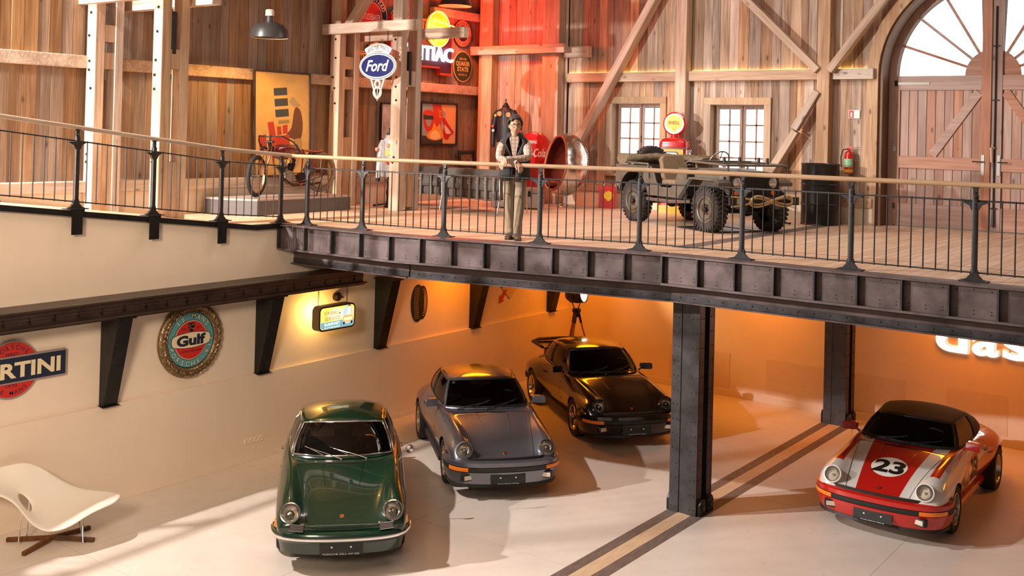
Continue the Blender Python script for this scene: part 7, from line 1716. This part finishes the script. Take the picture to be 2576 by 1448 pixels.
# shirt front and collar
q = MB(); q.prism([(-.02, 1.18), (.02, 1.18), (.06, 1.40), (.055, 1.49), (-.055, 1.49), (-.06, 1.40)], .02, Matrix(((1, 0, 0, 0), (0, .34, 1, -.64), (0, 1, 0, 0), (0, 0, 0, 1))) if False else Matrix(((1, 0, 0, 0), (0, -.12, -1, -.035), (0, 1, 0, 0), (0, 0, 0, 1)))); pt('shirt_front', q, PLAID)
for s in (-1, 1): q = MB(); q.add([(s*.012, -.225, 1.44), (s*.07, -.205, 1.515), (s*.085, -.16, 1.50), (s*.062, -.222, 1.415)], [(0, 1, 2, 3)]); o = pt('shirt_collar', q, PLAID); so = o.modifiers.new('t', 'SOLIDIFY'); so.thickness = .008
# head: shaped grid, turned slightly to his left
hd = bpy.data.objects.new('head', None); C.objects.link(hd); hd.parent = man; hd.location = (.005, -.215, 1.640); hd.scale = (1.1, 1.1, 1.1); hd.rotation_euler = (R(6), 0, R(14))
def headp(th, ph):
    """th 0 top .. pi bottom, ph 0 = face (-y)"""
    x = sin(th)*sin(ph)*.075; y = -sin(th)*cos(ph)*.098; z = cos(th)*.118
    face = max(0, cos(ph))*sin(th)
    if z < -.03: k = 1-.42*((-z-.03)/.088)**1.3; x *= k; y = y*(1-.25*((-z-.03)/.088)) if y > 0 else y*(1-.10*((-z-.03)/.088))
    if y < 0: y += .012*face**3*(1 if abs(z) < .06 else .3)
    g = math.exp(-((x/.014)**2))
    nose = g*math.exp(-(((z+.022)/.020)**2))*.030*(face**2)+g*math.exp(-(((z-.005)/.024)**2))*.014*face**2
    brow = math.exp(-(((z-.028)/.010)**2))*.007*face**2*math.exp(-((x/.05)**2)); eye = -.010*math.exp(-((abs(x)-.031)/.014)**2)*math.exp(-(((z-.008)/.012)**2))*face**2
    lip = .007*math.exp(-((x/.026)**2))*math.exp(-(((z+.060)/.010)**2))*face**2; chin = .010*math.exp(-((x/.025)**2))*math.exp(-(((z+.098)/.016)**2))*face**2
    cheek = .004*math.exp(-((abs(x)-.045)/.02)**2)*math.exp(-(((z+.018)/.022)**2))*face
    return Vector((x, y-nose-brow-eye-lip-chin-cheek, z))
q = MB(); nt_, np_ = 40, 56
q.grid([[headp(.02+(pi-.04)*j/nt_, 2*pi*i/np_) for i in range(np_)] for j in range(nt_+1)], closed=True); pt('face', q, SKIN, hd, smooth=180)
q = MB(); q.tube([(.001, .0, -.06), (0, .01, -.13)], .052, 12); pt('neck', q, SKIN, hd, smooth=80)
for s in (-1, 1):
    q = MB(); q.sphere((s*.076, .012, -.012), 1., 10, 8, (.010, .020, .032)); pt('ear', q, SKIN, hd, smooth=90)
    e = headp(R(86), s*R(24)); q = MB(); q.sphere((e.x, e.y+.006, e.z), .011, 10, 8); eb = pt('eye', q, mat('eye white', (.7, .66, .6), .3), hd, smooth=90); q = MB(); q.sphere((e.x, e.y-.0035, e.z), .005, 8, 6); pt('iris', q, BLACK, eb)
    q = MB(); q.tube([headp(R(76), s*R(a_))+Vector((0, -.004, 0)) for a_ in (10, 20, 30, 38)], [.003, .005, .005, .003], 6); pt('eyebrow', q, HAIR, hd)
    rg = [(s*.032+.027*cos(a)*(1 if True else 1), -.104+abs(s*.032+.027*cos(a))*.22, .004+.019*sin(a)) for a in [2*pi*k/20 for k in range(20)]]
    q = MB(); q.tube(rg, .0028, 5, closed=True); q.tube([(s*.06, -.09, .008), (s*.078, .01, .006)], .0025, 5); pt('glasses_frame', q, mat('horn glasses', (.06, .025, .015), .3), hd)
q = MB(); q.tube([(-.006, -.109, .008), (.006, -.109, .008)], .003, 5); pt('glasses_bridge', q, MATS['horn glasses'], hd)
q = MB(); q.tube([headp(R(120.5), R(a_))+Vector((0, -.003, 0)) for a_ in (-22, -10, 0, 10, 22)], [.002, .0035, .004, .0035, .002], 6); pt('mouth', q, mat('lip colour', (.42, .16, .12), .5), hd)
rr = random.Random(5); q = MB()
def hairp(th, ph): p = headp(th, ph); n = Vector((p.x/.075, p.y/.098, p.z/.118)).normalized(); return p+n*(.010+.006*sin(ph*9+th*5)+.005*rr.uniform(-1, 1))
lim = lambda ph: R(48) if cos(ph) > .75 else (R(62) if cos(ph) > .35 else (R(84) if cos(ph) > -.1 else R(114)))
q.grid([[hairp(.02+(lim(2*pi*i/48)-.02)*j/14, 2*pi*i/48) for i in range(48)] for j in range(15)], closed=True); o = pt('hair', q, HAIR, hd, smooth=120); so = o.modifiers.new('t', 'SOLIDIFY'); so.thickness = .016
# hands: palm plus five bent fingers, draped over the rail
def hand(name, w, d, sd):
    """w wrist, d direction of the hand, sd side of the thumb"""
    w = Vector(w); d = Vector(d).normalized(); up_ = Vector((0, -.35, .94)); lat = d.cross(up_).normalized()*sd; nrm = lat.cross(d)*sd
    q = MB(); q.grid([[w+d*x+lat*(wd*cos(a))+nrm*(th*sin(a)) for a in [2*pi*k/12 for k in range(12)]] for x, wd, th in ((-.03, .028, .022), (.0, .030, .020), (.03, .038, .018), (.06, .043, .017), (.085, .042, .015), (.092, .03, .008))], closed=True)
    dn = Vector((0, -.25, -1))
    for k, (o_, L) in enumerate(((.032, .068), (.011, .078), (-.011, .073), (-.031, .058))):
        b0 = w+d*.080+lat*o_; b1 = b0+(d*.8+dn*.55).normalized()*L*.45; b2 = b1+(d*.35+dn).normalized()*L*.35; b3 = b2+(d*-.05+dn).normalized()*L*.28
        q.tube([b0-d*.015, b0, b1, b2, b3], [.010, .0105, .0098, .0088, .0065], 8)
    t0 = w+d*.022+lat*.034; q.tube([t0-d*.012-lat*.01, t0, t0+(lat*.7+d*.8).normalized()*.034, t0+(lat*.4+d+dn*.3).normalized()*.062, t0+(lat*.25+d+dn*.5).normalized()*.08], [.012, .0135, .012, .0105, .007], 8)
    return pt(name, q, SKIN, man, smooth=80)
hand('hand', (-.10, -.455, 1.150), (-.55, -.35, -.75), -1); hand('hand', (.06, -.425, 1.105), (.55, -.45, -.70), 1)
q = MB(); q.cyl((-.075, -.445, 1.155), (-.095, -.453, 1.150), .040, n=16); pt('wrist_watch', q, BLACK, man, smooth=40)
for s, e, w_ in ((-1, V['er'][0], V['wr'][0]), (1, V['el'][0], V['wl'][0])):
    e = Vector(e); w_ = Vector(w_); q = MB(); q.cyl(e.lerp(w_, .80), e.lerp(w_, 1.0), .050, .047, n=14, caps=False); pt('shirt_cuff', q, PLAID, man, smooth=60)
# trousers hems and shoes
for s, a_, yaw in ((-1, V['ar'][0], R(-8)), (1, V['al'][0], R(12))):
    a_ = Vector(a_); q = MB(); q.lathe([(.058, .02), (.063, .05), (.062, .12), (.052, .16)], (a_.x, a_.y, .03), (0, 0, 1), 18); pt('trouser_hem', q, TROU, man, smooth=60)
    q = MB(); M_ = Matrix.Translation((a_.x, a_.y, 0)) @ Matrix.Rotation(yaw, 4, 'Z')
    rows = []
    for y, w2, h in ((.075, .030, .06), (.06, .040, .085), (.0, .044, .105), (-.06, .046, .085), (-.12, .052, .062), (-.17, .048, .05), (-.20, .028, .038)): rows.append([(w2*cos(x_)*1., y, .012+max(0, h*.5+h*.5*sin(x_))) for x_ in [2*pi*k/14 for k in range(14)]])
    q.grid(rows, closed=True); q.add(rows[0], [tuple(range(14))]); q.add(rows[-1], [tuple(range(13, -1, -1))]); q.xform(M_); sh_ = pt('shoe', q, SHOE, man, smooth=60)
    q = MB(); q.prism([(x_, y) for x_, y in [(-.04, .08), (.04, .08), (.048, 0), (.056, -.12), (.035, -.205), (-.035, -.205), (-.056, -.12), (-.048, 0)]], .016, M_); pt('sole', q, mat('dark sole', (.03, .02, .015), .7), sh_)

bpy.data.scenes.remove(TMPS)
